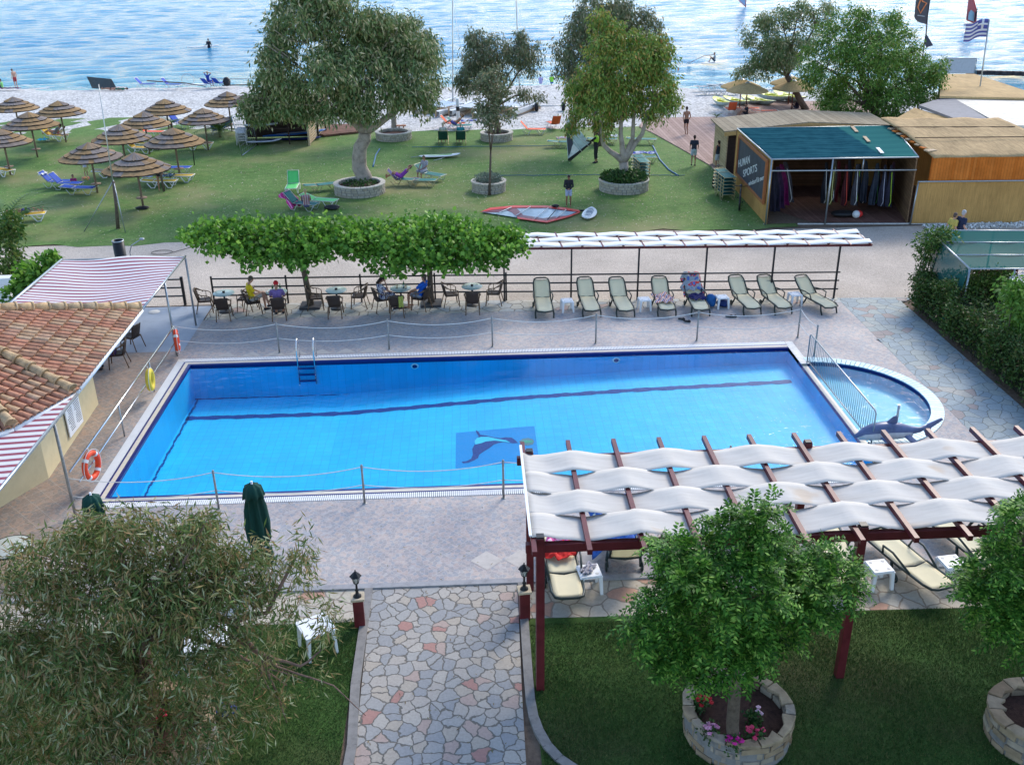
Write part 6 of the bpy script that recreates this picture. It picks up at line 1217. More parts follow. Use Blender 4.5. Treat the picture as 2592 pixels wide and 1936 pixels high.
lg('t', 'tan lounger with white frame behind the nearest thatched umbrella', 240, 382, 95, ml_t, m_wt, 5, True); lg('y', 'front yellow lounger of the pair beside the woman in a black bikini', 345, 404, 88, ml_y, m_wt, 5, True); lg('y', 'rear yellow lounger of the pair beside the woman in a black bikini', 382, 392, 86, ml_y, m_wt, 5, True); lg('b', 'blue lounger behind the yellow pair', 378, 374, 85, ml_b, m_al, 5)
q = P(349, 412); person('woman in a black bikini bending over the yellow lounger', q, rad(15), 'bend', 'tan', blk, (.015, .015, .018), (.015, .015, .018), 1.68, {}, tk='bikini', bk='brief')
cloth('clothes_pile', 'dark grey and blue clothes heaped on the front yellow lounger', 'clothes', P(363, 398), .4, .28, .37, blotch('clothes_dark', [(.05, .05, .08), (.1, .13, .16), (.2, .3, .33), (.04, .04, .06)], 5), 36, .11); cloth('beach_towel', 'pale grey towel at the head of the front yellow lounger', 'towel', P(322, 398), .26, .22, .37, M('pale_towel', (.45, .48, .55), .9), 37)
lg('y', 'yellow lounger under the reading woman', 300, 330, 78, ml_y, m_wt, 40, True); lg('y', 'yellow lounger behind the reading woman', 325, 322, 85, ml_y, m_wt, 5, True)
q = P(287, 328); person('woman lying on a yellow lounger holding a book, knees up', q, rad(80), 'recline', 'tan', (.05, .03, .02), (.03, .03, .04), (.03, .03, .04), 1.68, dict(haL=(-.1, -.05, 1.0), haR=(.1, -.05, 1.0)), tk='bikini', bk='brief')
lg('t', 'beige lounger with white frame beside the umbrella pole', 428, 322, 95, ml_w, m_wt, 5, True); lg('o', 'orange lounger behind the middle thatched umbrella', 325, 295, 80, ml_o, m_wt, 40); lg('b', 'small blue lounger at the back beside the young shrub palm', 390, 276, 60, ml_b, m_wt, 48); lg('b', 'blue lounger left of the small palm', 468, 288, 20, ml_b, m_wt, 48); lg('b', 'blue lounger right of the small palm', 487, 284, -30, ml_b, m_wt, 48)
for k in range(4): 
    p = P(524, 310); inst('tl_w5', tubel(ml_w, m_wt, rad(3), False), 'beach_lounger', 'white lounger in the stack of four by the wire net frame, '+('lowest', 'second lowest', 'second highest', 'topmost')[k], 'sun lounger', p+V((0, 0, k*.16)), .15, 'stacked white loungers')
bag('black_bag', 'flat black bag lying at the foot of the nearest thatched umbrella', 'bag', P(308, 452), (.7, .3, .16), m_black, .2)
# towels hanging at back
for k, dx in enumerate((344, 356)): cloth('beach_towel', 'dark red towel hanging under the back umbrella, '+('left' if k == 0 else 'right')+' of two', 'towel', P(dx, 262), .18, .18, .5, M('wine_cloth', (.28, .02, .03), .85), 40+k, .2)
# wind mast with stays, wire frame
B = P(255, 494); tp = PY(213, 183, B.y); t = thing('flag_mast', 'tall thin leaning mast with a wooden post and wire stays near the road', 'mast', B)
mid_ = PY(245, 392, B.y)-B
MB().sweep([(0, 0, 0), mid_*.5+V((.02, 0, 0)), mid_], [.09, .08, .07], 8).build('wooden_post', m_bark, t); MB().tube(mid_*.75, tp-B, .035, .018).build('mast_tube', m_al, t)
for e in ((182, 500), (271, 503)): MB().tube(mid_*1.02, P(*e)-B, .022).build('stay', m_steel, t)
bp = P(420, 357); t = thing('thin_post', 'thin dark steel post standing on the lawn right of the umbrellas', 'post', bp); MB().tube((0, 0, 0), PY(413, 290, bp.y)-bp, .03, .025).build('shaft', m_iron, t)
bp = P(352, 412); t = thing('thin_post', 'short weathered post right beside the woman in the bikini', 'post', bp+V((.12, -.2, 0))); MB().tube((0, 0, 0), (-.05, 0, 1.55), .06).build('shaft', m_bark, t)
t = thing('wire_frame', 'tall grey steel frame with wire mesh left of the board rack', 'frame', P(523, 337)); w0 = P(556, 312)-t.location; b = MB(); b.tube((0, 0, 0), (-.3, 0, 2.3), .03); b.tube(w0, w0+V((-.25, 0, 2.2)), .03); b.tube((0, 0, .02), w0, .03); b.tube((-.3, 0, 2.3), w0+V((-.25, 0, 2.2)), .025); b.build('frame_tube', m_steel, t); b = MB()
for k in range(1, 9): b.tube(w0*(k/9), w0*(k/9)+V((-.27, 0, 2.2)), .006, n=4)
for k in range(1, 8): b.tube(V((-.3, 0, 2.3))*(k/8), w0+V((-.25, 0, 2.2))*(k/8), .006, n=4)
b.build('wire_mesh', m_steel, t)
# board rack
m_slat = M('pale_plank', (.46, .34, .22), .85, var=.3, scale=3); m_dkw = M('dark_timber', (.035, .022, .018), .9, var=.3)
R0_ = P(667, 315); R1_ = P(706, 280)+V((.15, 0, 0)); t = thing('board_rack', 'dark open timber rack for boards with a slatted end wall', 'rack', R0_); d = (R1_-R0_); b = MB()
for k in range(18): z = .1+k*.15; b.bar(V((0, 0, z)), d+V((0, 0, z+.25)), .03, .11)
b.build('slatted_wall', m_slat, t)
for q in (0, .42, .8, 1): MB().bar(d*q+V((.05, 0, 0)), d*q+V((.05, 0, 2.75)), .12, .12).build('post', m_dkw if q in (.42, .8) else m_slat, t)
b = MB(); b.box((-2.2, 2.9, 1.35), (4.5, .06, 2.6)); b.box((-2.2, 1.5, 2.75), (4.6, 3.2, .06)); b.build('back_panel', m_dkw, t)
for z in (.95, 1.7): MB().box((-2.0, .9, z), (3.9, .08, .08)).build('shelf_rail', m_dkw, t)
for x in (-1.3, -3.4): MB().box((x, .6, 1.35), (.08, .08, 2.7)).build('rack_post', m_dkw, t)
def board(name, label, c, L, W, rz, cols, tilt=(0, 0), z=.1, fin=True, th=.1, group=None):
    t = thing(name, label, 'board', V((c[0], c[1], z)), rz, group); t.rotation_euler = (tilt[0], tilt[1], rz)
    def outline(v): s = 2*v-1; return W/2*(max(0, 1-abs(s)**2.6))**.55
    def top(u, v): s = 2*u-1; w = outline(v); return (s*w, (v-.5)*L, th/2*(1-s**4*.8)+.12*max(0, 2*v-1.2)**2*(1))
    def bot(u, v): s = 2*u-1; w = outline(v); return (s*w, (v-.5)*L, -th/2*(1-s**4*.8)+.12*max(0, 2*v-1.2)**2)
    MB().grid(top, 8, 24).build('deck', cols[0], t); MB().grid(bot, 8, 24).build('hull', cols[1], t)
    if len(cols) > 2: MB().grid(lambda u, v: (lambda p: (p[0]*.7, p[1]*.62-.1*L*0, p[2]+.006))(top(u, v)), 6, 16).build('grip_pad', cols[2], t)
    return t
mb_w = M('board_white', (.7, .72, .72), .3, var=.03); mb_b = M('board_blue', (.01, .13, .45), .3); mb_g = M('grip_grey', (.30, .34, .38), .7); mb_n = M('board_navy', (.015, .03, .12), .35); mb_or = M('board_orange', (.6, .2, .03), .4); mb_li = M('board_lime', (.35, .55, .2), .35)
c = P(620, 302); board('paddle_board', 'long bright blue paddle board with a grey deck pad lying before the rack', (c.x+.5, c.y+.2), 4.2, .85, rad(-68), [mb_b, mb_b, mb_g], z=.35); board('paddle_board', 'dark navy board lying on the grass under the bright blue one', (c.x+1.0, c.y-.3), 2.6, .7, rad(-85), [mb_n, mb_n], z=.1); board('windsurf_board', 'black and white board stern at the left end of the rack', (P(572, 312).x, P(572, 312).y), 2.2, .7, rad(-78), [mb_w, mb_n, mb_n], z=.2)
board('windsurf_board', 'blue and white board on the upper shelf of the rack', (R0_.x-.9, R0_.y+.7), 2.3, .7, rad(-80), [mb_b, mb_w], z=2.1, tilt=(0, .5)); board('windsurf_board', 'orange and grey board on the upper shelf of the rack', (R0_.x-2.3, R0_.y+.6), 2.3, .7, rad(-76), [mb_or, mb_n], z=1.95, tilt=(0, .5)); board('windsurf_board', 'white board nose sticking out of the dark rack shelf', (R0_.x-3.1, R0_.y+1.0), 2.2, .6, rad(-88), [mb_w, mb_w], z=1.2)
# centre lawn
lg('l', 'bright green chair-like lounger with upright back, left of the biggest planter', 634, 412, 2, ml_l, m_wt, 62); lg('gd', 'dark green folded lounger between the bright green one and the planter', 695, 412, 110, ml_g, m_br, 5); lg('l', 'bright green flat lounger beside the person in stripes', 690, 445, 72, ml_l, m_wt, 20)
lg('n', 'lounger with a raised back covered by a magenta towel', 650, 452, 68, ml_g, m_al, 48); q = P(628, 440); cloth('beach_towel', 'magenta and white towel draped over the raised lounger back', 'towel', P(634, 452)+V((-.1, .1, 0)), .42, .36, .42, stripes('magenta_stripe', [(.55, .02, .20), (.6, .03, .24), (.7, .3, .45), (.5, .02, .2)], 5, .3), 51, .07, rad(60), .9)
q = P(663, 458); person('person wrapped in a striped poncho sitting with their back to the pool', q+V((0, .1, .2)), rad(15), 'ground', 'fair', (.40, .30, .16), stripes('poncho_stripe', [(.05, .04, .2), (.55, .3, .05), (.1, .1, .3), (.6, .55, .4), (.35, .05, .1)], 9, 0) , (.1, .1, .2), 1.65, tk='long')
bag('black_bag', 'black sports bag lying on the grass right of the bright green lounger', 'bag', P(717, 453), (.8, .4, .25), m_black, .1)
lg('gd', 'front teal lounger of the pair right of the biggest planter', 905, 402, 82, ml_g, m_br, 5); lg('gd', 'teal lounger with a raised dark back under the woman in purple', 868, 400, 84, ml_n, m_br, 48); lg('gd', 'rear teal lounger with a round raised back and a white towel', 928, 388, 55, ml_g, m_al, 40)
q = P(868, 399); person('woman in a purple wrap lying on a lounger right of the biggest planter', q, rad(84), 'recline', 'tan', (.12, .03, .02), (.25, .05, .35), (.25, .05, .35), 1.68, dict(haL=(-.2, -.6, 1.05), elL=(-.3, -.45, .95)), tk='tank', bk='shorts'); q = P(918, 388); person('woman in a grey patterned dress sitting on the edge of the rear teal lounger', q, rad(140), 'sit', 'tan', (.12, .03, .02), blotch('grey_print', [(.25, .25, .32), (.4, .4, .45), (.2, .2, .26)], 18), None, 1.68, {}, tk='dress')
c = P(950, 341); board('windsurf_board', 'white and lime windsurf board lying on the lawn with a boom beside it', c, 2.5, .62, rad(-86), [mb_w, mb_li, mb_li], z=.12); t = thing('windsurf_boom', 'pale windsurf boom lying left of the white and lime board', 'boom', P(920, 342)); MB().sweep([(-.9, .1, .05), (-.5, .25, .05), (.8, .15, .08), (1.3, 0, .1), (.9, -.5, .05), (.5, -.9, .05)], .02, 6).build('tube', m_al, t)
lg('bg', 'dark green deckchair seen from behind, left of the pair facing the sea', 958, 312, 180, ml_d, m_br, 62); lg('bg', 'dark green deckchair seen from behind, right of the pair facing the sea', 996, 312, 180, ml_d, m_br, 62)
for k, dx in enumerate((958, 996)): 
    q = P(dx, 312); person('blond person in the '+('left' if k == 0 else 'right')+' dark green deckchair facing the sea', q+V((0, .15, .0)), 0, 'sit', 'fair', (.45, .38, .28), (.5, .48, .42) if k == 0 else (.03, .25, .3), (.5, .45, .35), 1.7)
lg('o', 'red lounger with raised back at the edge of the beach', 975, 277, 80, ml_o, m_al, 48); lg('n', 'navy lounger with a blue patterned towel in front of the red one', 990, 281, 80, ml_n, m_al, 48); q = P(985, 282); person('person reclining on the navy lounger at the edge of the beach', q, rad(80), 'recline', 'tan', (.15, .08, .05), None, (.1, .1, .4), 1.7); cloth('beach_towel', 'blue and white patterned towel on the red lounger', 'towel', P(1012, 274), .55, .25, .37, blotch('blue_white', [(.05, .08, .4), (.6, .62, .7), (.1, .12, .5)], 6), 54)
lg('o', 'orange-red lounger with raised back, left of the two near the trolley', 1148, 290, 82, ml_o, m_al, 48); lg('o', 'orange-red chair seen from behind, right of the two near the trolley', 1197, 278, 195, ml_o, m_al, 62)
lg('gd', 'white-framed lounger with colourful towels behind the sail holder, left one', 1215, 318, 85, ml_w, m_al, 5); lg('gd', 'teal lounger with white towels behind the man holding the sail', 1300, 312, 85, ml_w, m_al, 5); lg('gd', 'teal lounger just right of the golden gum stems', 1385, 312, 80, ml_g, m_al, 5); lg('gd', 'lounger with a blue and white towel right of the golden gum trunk', 1382, 352, 88, ml_w, m_wt, 5)
cloth('beach_towel', 'blue, pink and white towels on the lounger left of the sail', 'towel', P(1218, 312), .45, .26, .37, blotch('mix_towel', [(.05, .3, .5), (.6, .6, .65), (.55, .15, .15), (.6, .6, .65)], 6), 55); cloth('beach_towel', 'white and silver towels on the lounger right of the sail', 'towel', P(1310, 308), .6, .26, .37, M('white_towel', (.7, .7, .69), .9), 56); cloth('beach_towel', 'blue and white striped towel right of the golden gum trunk', 'towel', P(1385, 346), .75, .28, .38, blotch('blue_white', [(.05, .08, .4)], 6), 57)
for k in range(5): p = P(1383, 383); inst('tl_gs5', tubel(ml_g, m_br, rad(3), False), 'beach_lounger', 'dark green lounger in the stack behind the ivy planter, '+('lowest', 'second from the ground', 'middle one', 'second from the top', 'topmost')[k], 'sun lounger', p+V((0, 0, k*.17)), rad(4), 'stacked green loungers behind the ivy planter')
for k in range(6): p = P(1562, 425); inst('tl_gs5', tubel(ml_g, m_br, rad(3), False), 'beach_lounger', 'dark green lounger in the tall stack beside the chalkboard wall, '+('lowest', 'second from the ground', 'third from the ground', 'third from the top', 'second from the top', 'topmost')[k], 'sun lounger', p+V((0, 0, k*.17)), rad(3), 'stacked green loungers beside the chalkboard')
# hoses
m_hose = M('blue_hose', (.02, .13, .26), .5)
for lb, pts in (('long blue strap lying across the lawn through the small sapling planter', [(1040, 379), (1150, 379), (1260, 378), (1300, 377)]), ('upper blue line lying across the lawn behind the deckchairs', [(890, 318), (1000, 317), (1120, 316), (1200, 315)]), ('thick blue hose curving down near the boardwalk', [(1410, 315), (1425, 345), (1445, 367), (1466, 380)]), ('blue line right of the ivy planter', [(1400, 379), (1440, 379), (1480, 379)]), ('short blue hose standing off the biggest gum trunk', [(806, 360), (812, 335), (820, 322)])):
    q = [P(x, y, .03) for x, y in pts]; t = thing('hose', lb, 'hose', q[0], 0, 'blue hoses and lines on the lawn'); qq = [q[0].lerp(q[1], 0)]+[q[i].lerp(q[i+1], f)+Vector((0, random.uniform(-.08, .08), 0)) for i in range(len(q)-1) for f in (.2, .4, .6, .8, 1)]; MB().sweep([p-q[0] for p in qq], .045 if 'thick' in lb or 'short' in lb else .018, 6).build('tube', m_hose, t)
# boy, red sail, white board
q = P(1228, 447); person('boy in a black rash top and chequered shorts standing over the red sail', q, rad(175), 'stand', 'dark', blk, (.02, .02, .025), blotch('check_shorts', [(.25, .32, .5), (.45, .5, .65), (.2, .25, .42)], 22), 1.58, dict(elL=(-.23, .08, 1.12), haL=(-.04, .18, 1.02), elR=(.23, .08, 1.12), haR=(.04, .18, 1.02), head=(0, .07, 1.58)), tk='long', vox=.014)
m_red = M('sail_red', (.62, .035, .03), .45, var=.1); m_film = M('sail_film', (.36, .47, .52), .25, var=.12, scale=3); m_mar = M('sail_maroon', (.16, .03, .06), .4); m_batt = M('batten_white', (.7, .7, .7), .4)
def px(pts, z=.05): return [P(x, y, z) for x, y in pts]
conv = lambda cx, cy: ((1150+cx/2.754)/K, (cy/2.754)/K)
t = thing('windsurf_sail', 'red, maroon and clear windsurf sail lying flat on the grass', 'sail', P(1150, 455)); o_ = t.location
def sheet(name, mat, pts, z, par, th=.012): q = px([conv(*p) for p in pts], z); return MB().prism([p-par.location for p in q], (0, 0, -th)).build(name, mat, par)
sheet('sail_film', m_film, [(190, 1478), (260, 1450), (420, 1440), (640, 1445), (800, 1458), (870, 1470), (800, 1500), (640, 1540), (430, 1515), (300, 1495)], .06, t)
sheet('luff_sleeve', m_red, [(180, 1478), (250, 1448), (420, 1432), (640, 1433), (790, 1450), (880, 1466), (870, 1478), (780, 1464), (640, 1448), (420, 1448), (270, 1462)], .09, t)
sheet('foot_panel', m_red, [(440, 1512), (640, 1538), (800, 1500), (880, 1474), (870, 1484), (800, 1512), (645, 1552), (440, 1524)], .08, t)
sheet('maroon_panel', m_mar, [(200, 1482), (270, 1460), (410, 1446), (330, 1478)], .075, t); sheet('maroon_panel', m_mar, [(330, 1450), (430, 1446), (480, 1500), (640, 1525), (640, 1540), (440, 1515), (400, 1480)], .075, t); sheet('maroon_panel', m_mar, [(640, 1446), (800, 1460), (830, 1475), (720, 1462)], .075, t); sheet('maroon_panel', m_mar, [(640, 1540), (780, 1505), (730, 1505), (600, 1525)], .078, t)
for a_, b2 in (((290, 1492), (400, 1445)), ((420, 1510), (530, 1442)), ((560, 1524), (655, 1450)), ((710, 1520), (780, 1462))): MB().sweep([P(*conv(*a_), .1)-o_, P(*conv(*b2), .12)-o_], .022, 5).build('batten', m_batt, t)
MB().sweep([P(*conv(870, 1470), .08)-o_, P(*conv(905, 1468), .08)-o_], .05, 6).build('mast_foot', m_black, t); b = MB(); b.sweep([P(*conv(690, 1430), .1)-o_, P(*conv(720, 1450), .15)-o_, P(*conv(650, 1530), .15)-o_], .02, 5); b.ell(P(*conv(705, 1435), .15)-o_, (.2, .12, .08), 8); b.build('boom_head', m_black, t)
c = P(1273, 467); t = board('windsurf_board', 'short grey and white windsurf board on the grass right of the red sail', c, 1.75, .68, rad(-14), [mb_w, mb_w, mb_g], z=.12)
for y in (.45, .15, -.5): MB().sweep([(-.15, y, .04), (-.1, y, .14), (.1, y, .14), (.15, y, .04)], .025, 6).build('foot_strap', m_batt, t)
# man holding a sail
B = P(1287, 352); t = person('man in a black wetsuit and lime vest holding a windsurf sail', B, rad(60), 'stand', 'dark', blk, (.02, .02, .025), (.02, .02, .025), 1.78, dict(haL=(-.1, .5, 1.2), elL=(-.22, .25, 1.2), haR=(.1, .5, 1.15), elR=(.22, .2, 1.15)), tk='long', bk='long', vox=.014, shoes=(.02, .02, .02))
b = MB(); b.ell((0, 0, 1.30), (.175, .15, .25), 14); b.build('vest', M('lime_vest', (.35, .60, .04), .6), t)
t = thing('windsurf_sail', 'white and dark windsurf sail held upright by the man in the lime vest', 'sail', P(1234, 347)); o_ = t.location
def sl3(pts, Y, mat, name, dy=0): q = [PY(*((1380+x/6.9125)/K, (280+y/6.9125)/K), Y-.8*(x-400)/500+dy)-o_ for x, y in pts]; return MB().prism(q, (0, .02, 0)).build(name, mat, t)
Yh = o_.y
sl3([(400, 880), (365, 380), (370, 200), (490, 90), (560, 300), (780, 560), (610, 720), (520, 770)], Yh, M('sail_clear', (.45, .55, .55), .3, var=.2, scale=2), 'sail_film')
sl3([(370, 380), (370, 200), (430, 230), (490, 580), (430, 760), (405, 800)], Yh, M('sail_dark', (.05, .055, .08), .5), 'dark_panel', -.03); sl3([(420, 850), (480, 580), (600, 700), (560, 740)], Yh, m_batt, 'white_panel', -.03); sl3([(395, 850), (400, 890), (440, 890), (820, 570), (800, 545), (600, 700)], Yh, m_black, 'foot_edge', -.05); sl3([(365, 190), (400, 150), (490, 80), (500, 110), (440, 200), (380, 260)], Yh, m_batt, 'head_panel', -.05)
for p0, p1 in (((370, 350), (640, 720)), ((370, 270), (760, 620))): MB().sweep([PY((1380+x/6.9125)/K, (280+y/6.9125)/K, Yh-.8*(x-400)/500-.08)-o_ for x, y in (p0, p1)], .02, 5).build('batten', m_batt, t)
# people on the boardwalk
q = P(1481, 292); person('man in black swimming shorts walking away on the boardwalk', q, rad(5), 'walk', 'tan', blk, None, (.02, .015, .02), 1.78, bk='trunks'); q = P(1497, 358); person('boy in a dark T-shirt and pale blue shorts walking by the boardwalk edge', q, rad(-10), 'walk', 'tan', blk, (.03, .035, .06), (.4, .5, .58), 1.68, shoes=(.6, .6, .6)); q = P(1549, 368); person('person in a dark patterned tank top and pale shorts standing behind the bicycle', q, rad(20), 'stand', 'tan', blk, (.02, .03, .05), (.42, .45, .5), 1.62, tk='tank')
q = P(2047, 497+18); person('walking woman with brown hair and sunglasses, head above the green netting', P(2047, 545), rad(-70), 'walk', 'fair', (.10, .06, .04), (.5, .4, .1), (.1, .1, .1), 1.66); person('grey-haired man in a navy shirt walking, head above the green netting', P(2064, 547), rad(-70), 'walk', 'fair', (.42, .42, .42), (.02, .03, .07), (.1, .1, .12), 1.8)
# wooden stool, marker post
q = P(868, 292); t = thing('wooden_stool', 'small reddish wooden table-like stool at the beach edge behind the planter', 'stool', q); MB().box((0, 0, .62), (.62, .35, .06)).build('top', M('red_wood', (.33, .13, .06), .7), t)
for sx in (-.15, .15): MB().box((sx, 0, .3), (.07, .2, .6)).build('leg', M('red_wood', (0, 0, 0)), t)
q = P(990, 268); t = thing('marker_post', 'thick white post with a black band at the beach edge', 'post', q); MB().tube((0, 0, 0), (0, 0, 1.75), .13, n=12).build('shaft', mb_w, t); MB().tube((0, 0, .9), (0, 0, 1.2), .135, n=12).build('black_band', m_black, t)
# ============================================================ boardwalk and huts on the right
def plank(name, c1, c2, w=.14, axis=0, rough=.8):
    m, N, L, b = nt(name); co = coords(N, L); s = N.new('ShaderNodeSeparateXYZ'); L.new(co, s.inputs[0]); q = math_(N, L, 'DIVIDE', s.outputs[axis], w); f = math_(N, L, 'FRACT', q)
    wn = N.new('ShaderNodeTexWhiteNoise'); wn.noise_dimensions = '1D'; L.new(math_(N, L, 'FLOOR', q), wn.inputs['W'])
    c = mixc(N, L, wn.outputs['Value'], c1, c2); g = ramp(N, [(0, (.25,)*3), (.07, (1, 1, 1)), (.95, (1, 1, 1)), (1, (.3,)*3)]); L.new(f, g.inputs[0]); c = mixc(N, L, 1., c, g.outputs[0], 'MULTIPLY')
    v = ramp(N, [(.3, (.8,)*3), (.7, (1.15,)*3)]); L.new(noise(N, L, co, 2.5, 5, .7), v.inputs[0]); c = mixc(N, L, 1., c, v.outputs[0], 'MULTIPLY'); L.new(c, b.inputs['Base Color']); b.inputs['Roughness'].default_value = rough; b.inputs['Specular IOR Level'].default_value = .08
    bump(N, L, b, g.outputs[0], .4, .01); return m
m_deck = plank('deck_plank', (.34, .23, .19), (.44, .31, .26), .22, 0); m_shing = plank('shingle_plank', (.27, .22, .15), (.36, .30, .21), .3, 0); m_dslat = plank('slat_wall', (.42, .32, .19), (.50, .39, .24), .16, 2)
m_orng = plank('orange_board', (.48, .13, .02), (.58, .18, .035), .13, 0); m_flr = plank('hut_floor', (.18, .09, .07), (.24, .13, .10), .14, 0)
dk = [P(1392, 256), P(1380, 275), P(1407, 287), P(1470, 322), P(1536, 360), P(1572, 402), P(1602, 395), P(1600, 330), P(1592, 256), P(1545, 254)]
struct(MB().prism([(p.x, p.y, .05) for p in dk], (0, 0, -.15)).build('boardwalk', m_deck))
dk2 = [P(1585, 238), P(1600, 258), P(1900, 262), P(1900, 222), P(1600, 222)]; struct(MB().prism([(p.x, p.y, .12) for p in dk2], (0, 0, -.15)).build('beach_deck', m_deck))
m_reed = None
def reedmat(name, col, axis_scale=(60, 60, 1.2), var=.35):
    m, N, L, b = nt(name); co = coords(N, L, axis_scale); f = noise(N, L, co, 1.0, 4, .7); r = ramp(N, [(.3, [c*(1-var) for c in col]), (.7, [min(1, c*(1+var*.7)) for c in col])]); L.new(f, r.inputs[0])
    v = ramp(N, [(.3, (.82,)*3), (.7, (1.12,)*3)]); L.new(noise(N, L, coords(N, L), .7, 5, .6), v.inputs[0]); c = mixc(N, L, 1., r.outputs[0], v.outputs[0], 'MULTIPLY'); L.new(c, b.inputs['Base Color']); b.inputs['Roughness'].default_value = .9; b.inputs['Specular IOR Level'].default_value = .08; bump(N, L, b, f, .5, .02); return m
m_reed = reedmat('reed_screen', (.50, .29, .10)); m_reedR = reedmat('reed_roof', (.44, .31, .165), (14, 1.2, 14)); m_reedR2 = reedmat('tan_roof', (.52, .36, .18), (12, 1.2, 12), .25)
def netroof():
    m, N, L, b = nt('teal_netting'); co = coords(N, L); s = N.new('ShaderNodeSeparateXYZ'); L.new(co, s.inputs[0])
    wv = math_(N, L, 'SINE', math_(N, L, 'MULTIPLY', math_(N, L, 'ADD', s.outputs[1], math_(N, L, 'MULTIPLY', s.outputs[0], .12)), 13)); r = ramp(N, [(.3, (.010, .050, .070)), (.7, (.022, .090, .115))])
    L.new(math_(N, L, 'ADD', math_(N, L, 'MULTIPLY', wv, .12), noise(N, L, co, 1.3, 5, .65)), r.inputs[0]); mr = N.new('ShaderNodeMapRange'); mr.inputs[1].default_value = 5.0; mr.inputs[2].default_value = 5.15; L.new(math_(N, L, 'SUBTRACT', s.outputs[0], math_(N, L, 'MULTIPLY', s.outputs[1], .04)), mr.inputs[0])
    L.new(mixc(N, L, mr.outputs[0], r.outputs[0], (.035, .135, .13)), b.inputs['Base Color']); b.inputs['Roughness'].default_value = .95; b.inputs['Specular IOR Level'].default_value = 0; bump(N, L, b, wv, .2, .02); return m
A = V((13.55, 43.72, 0)); Bv = V((20.05, 43.25, 0)); Ar = V((13.85, 51.0, 0)); Br = V((21.7, 50.3, 0)); HR = 3.02
t = thing('sail_shelter', 'open-fronted sail store with a teal netting roof and a chalkboard side wall', 'shelter', A); o_ = A
def q4(b, *pts): b.add([V(p)-o_ for p in pts], [tuple(range(len(pts)))]); return b
up = lambda p, z: V((p.x, p.y, z))
sA, sB, sAr, sBr = up(A, HR), up(Bv, HR+.05), up(Ar, HR+.0), up(Br, HR+.1)
def rf(u, v): p = sA.lerp(sB, u).lerp(sAr.lerp(sBr, u), v); return tuple(p-o_+V((0, 0, -.05*math.sin(PI*u*3)**2*math.sin(PI*v)+.02*math.sin(v*40))))
solid(MB().grid(rf, 30, 60).build('roof_netting', netroof(), t), .02)
b = MB()
for a, c in ((sA, sB), (sB, sBr), (sA, sAr), (sAr, sBr), (up(A, 2.5), up(Bv, 2.5))): b.tube(a-o_, c-o_, .035)
b.tube(up(A.lerp(Bv, .63), 2.5)-o_, up(A.lerp(Bv, .63), 3.0)-o_, .03); b.build('front_frame', m_steel, t)
for q in (0.002, .42): MB().tube(A.lerp(Bv, q)-o_+V((0, 0, 0)), up(A.lerp(Bv, q), HR)-o_, .04).build('post', m_steel, t)
b = MB(); solid(q4(b, A+V((.05, .1, 0)), Ar, up(Ar, 2.95), up(A, 2.95)+V((.05, .1, 0))).build('side_wall', m_reed, t), .06, 1)
b = MB(); solid(q4(b, Ar+V((0, .1, 0)), Br+V((0, .1, 0)), up(Br, 2.95)+V((0, .1, 0)), up(Ar, 2.95)+V((0, .1, 0))).build('back_wall', plank('dark_back_wall', (.14, .07, .04), (.20, .10, .06), .16, 2), t), .05)
b = MB(); solid(q4(b, Bv+V((-.0, .1, 0)), Br, up(Br, 2.95), up(Bv, 2.95)+V((0, .1, 0))).build('partition_wall', plank('partition_plank', (.20, .12, .07), (.26, .16, .09), .16, 2), t), .05)
b = MB(); q4(b, A+V((2.2, .2, .03)), Bv+V((0, .1, .03)), Br+V((0, 0, .03)), Ar+V((0, 0, .03)), A+V((.3, 4, .03))); b.build('plank_floor', m_flr, t)
b = MB(); q4(b, A+V((.1, .1, .01)), A+V((2.4, .1, .01)), A+V((.5, 4.4, .01))); b.build('bare_floor', m_dirt, t); MB().bar(A-o_+V((1.5, -.05, .02)), Bv-o_+V((4, -.3, .02)), .08, .05).build('threshold', m_kerb, t)
for k, (u0, u1) in enumerate(((.70, .76), (.735, .775), (.77, .79))): pass
for u, v0, v1 in ((.735, .78, .98), (.755, .45, .62), (.775, .10, .26)): 
    a = sA.lerp(sB, u).lerp(sAr.lerp(sBr, u), v0); c = sA.lerp(sB, u).lerp(sAr.lerp(sBr, u), v1); MB().bar(a-o_+V((0, 0, .05)), c-o_+V((0, 0, .05)), .16, .03).build('roof_board', m_batt if v0 < .2 else m_slat, t)
# chalkboard on the side wall
sd = (Ar-A).normalized(); nrm = V((-sd.y, sd.x, 0)); 
if nrm.x > 0: nrm = -nrm
cb = thing('chalkboard_sign', 'big dark chalkboard with HUMAN SPORTS windsurf & more written on it', 'sign', A+sd*.5+nrm*.0); o2 = cb.location
def wl(s, z, off): return A+sd*s+nrm*off+V((0, 0, z))-o2
b = MB(); b.prism([wl(.55, .95, .03), wl(6.3, .95, .03), wl(6.3, 2.75, .03), wl(.55, 2.75, .03)], nrm*.03); b.build('board', M('chalkboard', (.045, .055, .08), .6, var=.25, scale=2), cb)
b = MB()
for a, c in (((.45, .9), (6.4, .9)), ((.45, 2.82), (6.4, 2.82))): b.bar(wl(*a, .06), wl(*c, .06), .08, .14)
for a, c in (((.5, .9), (.5, 2.8)), ((6.35, .9), (6.35, 2.8))): b.bar(wl(*a, .06), wl(*c, .06), .14, .08)
b.build('board_frame', M('orange_frame', (.34, .13, .05), .7), cb)
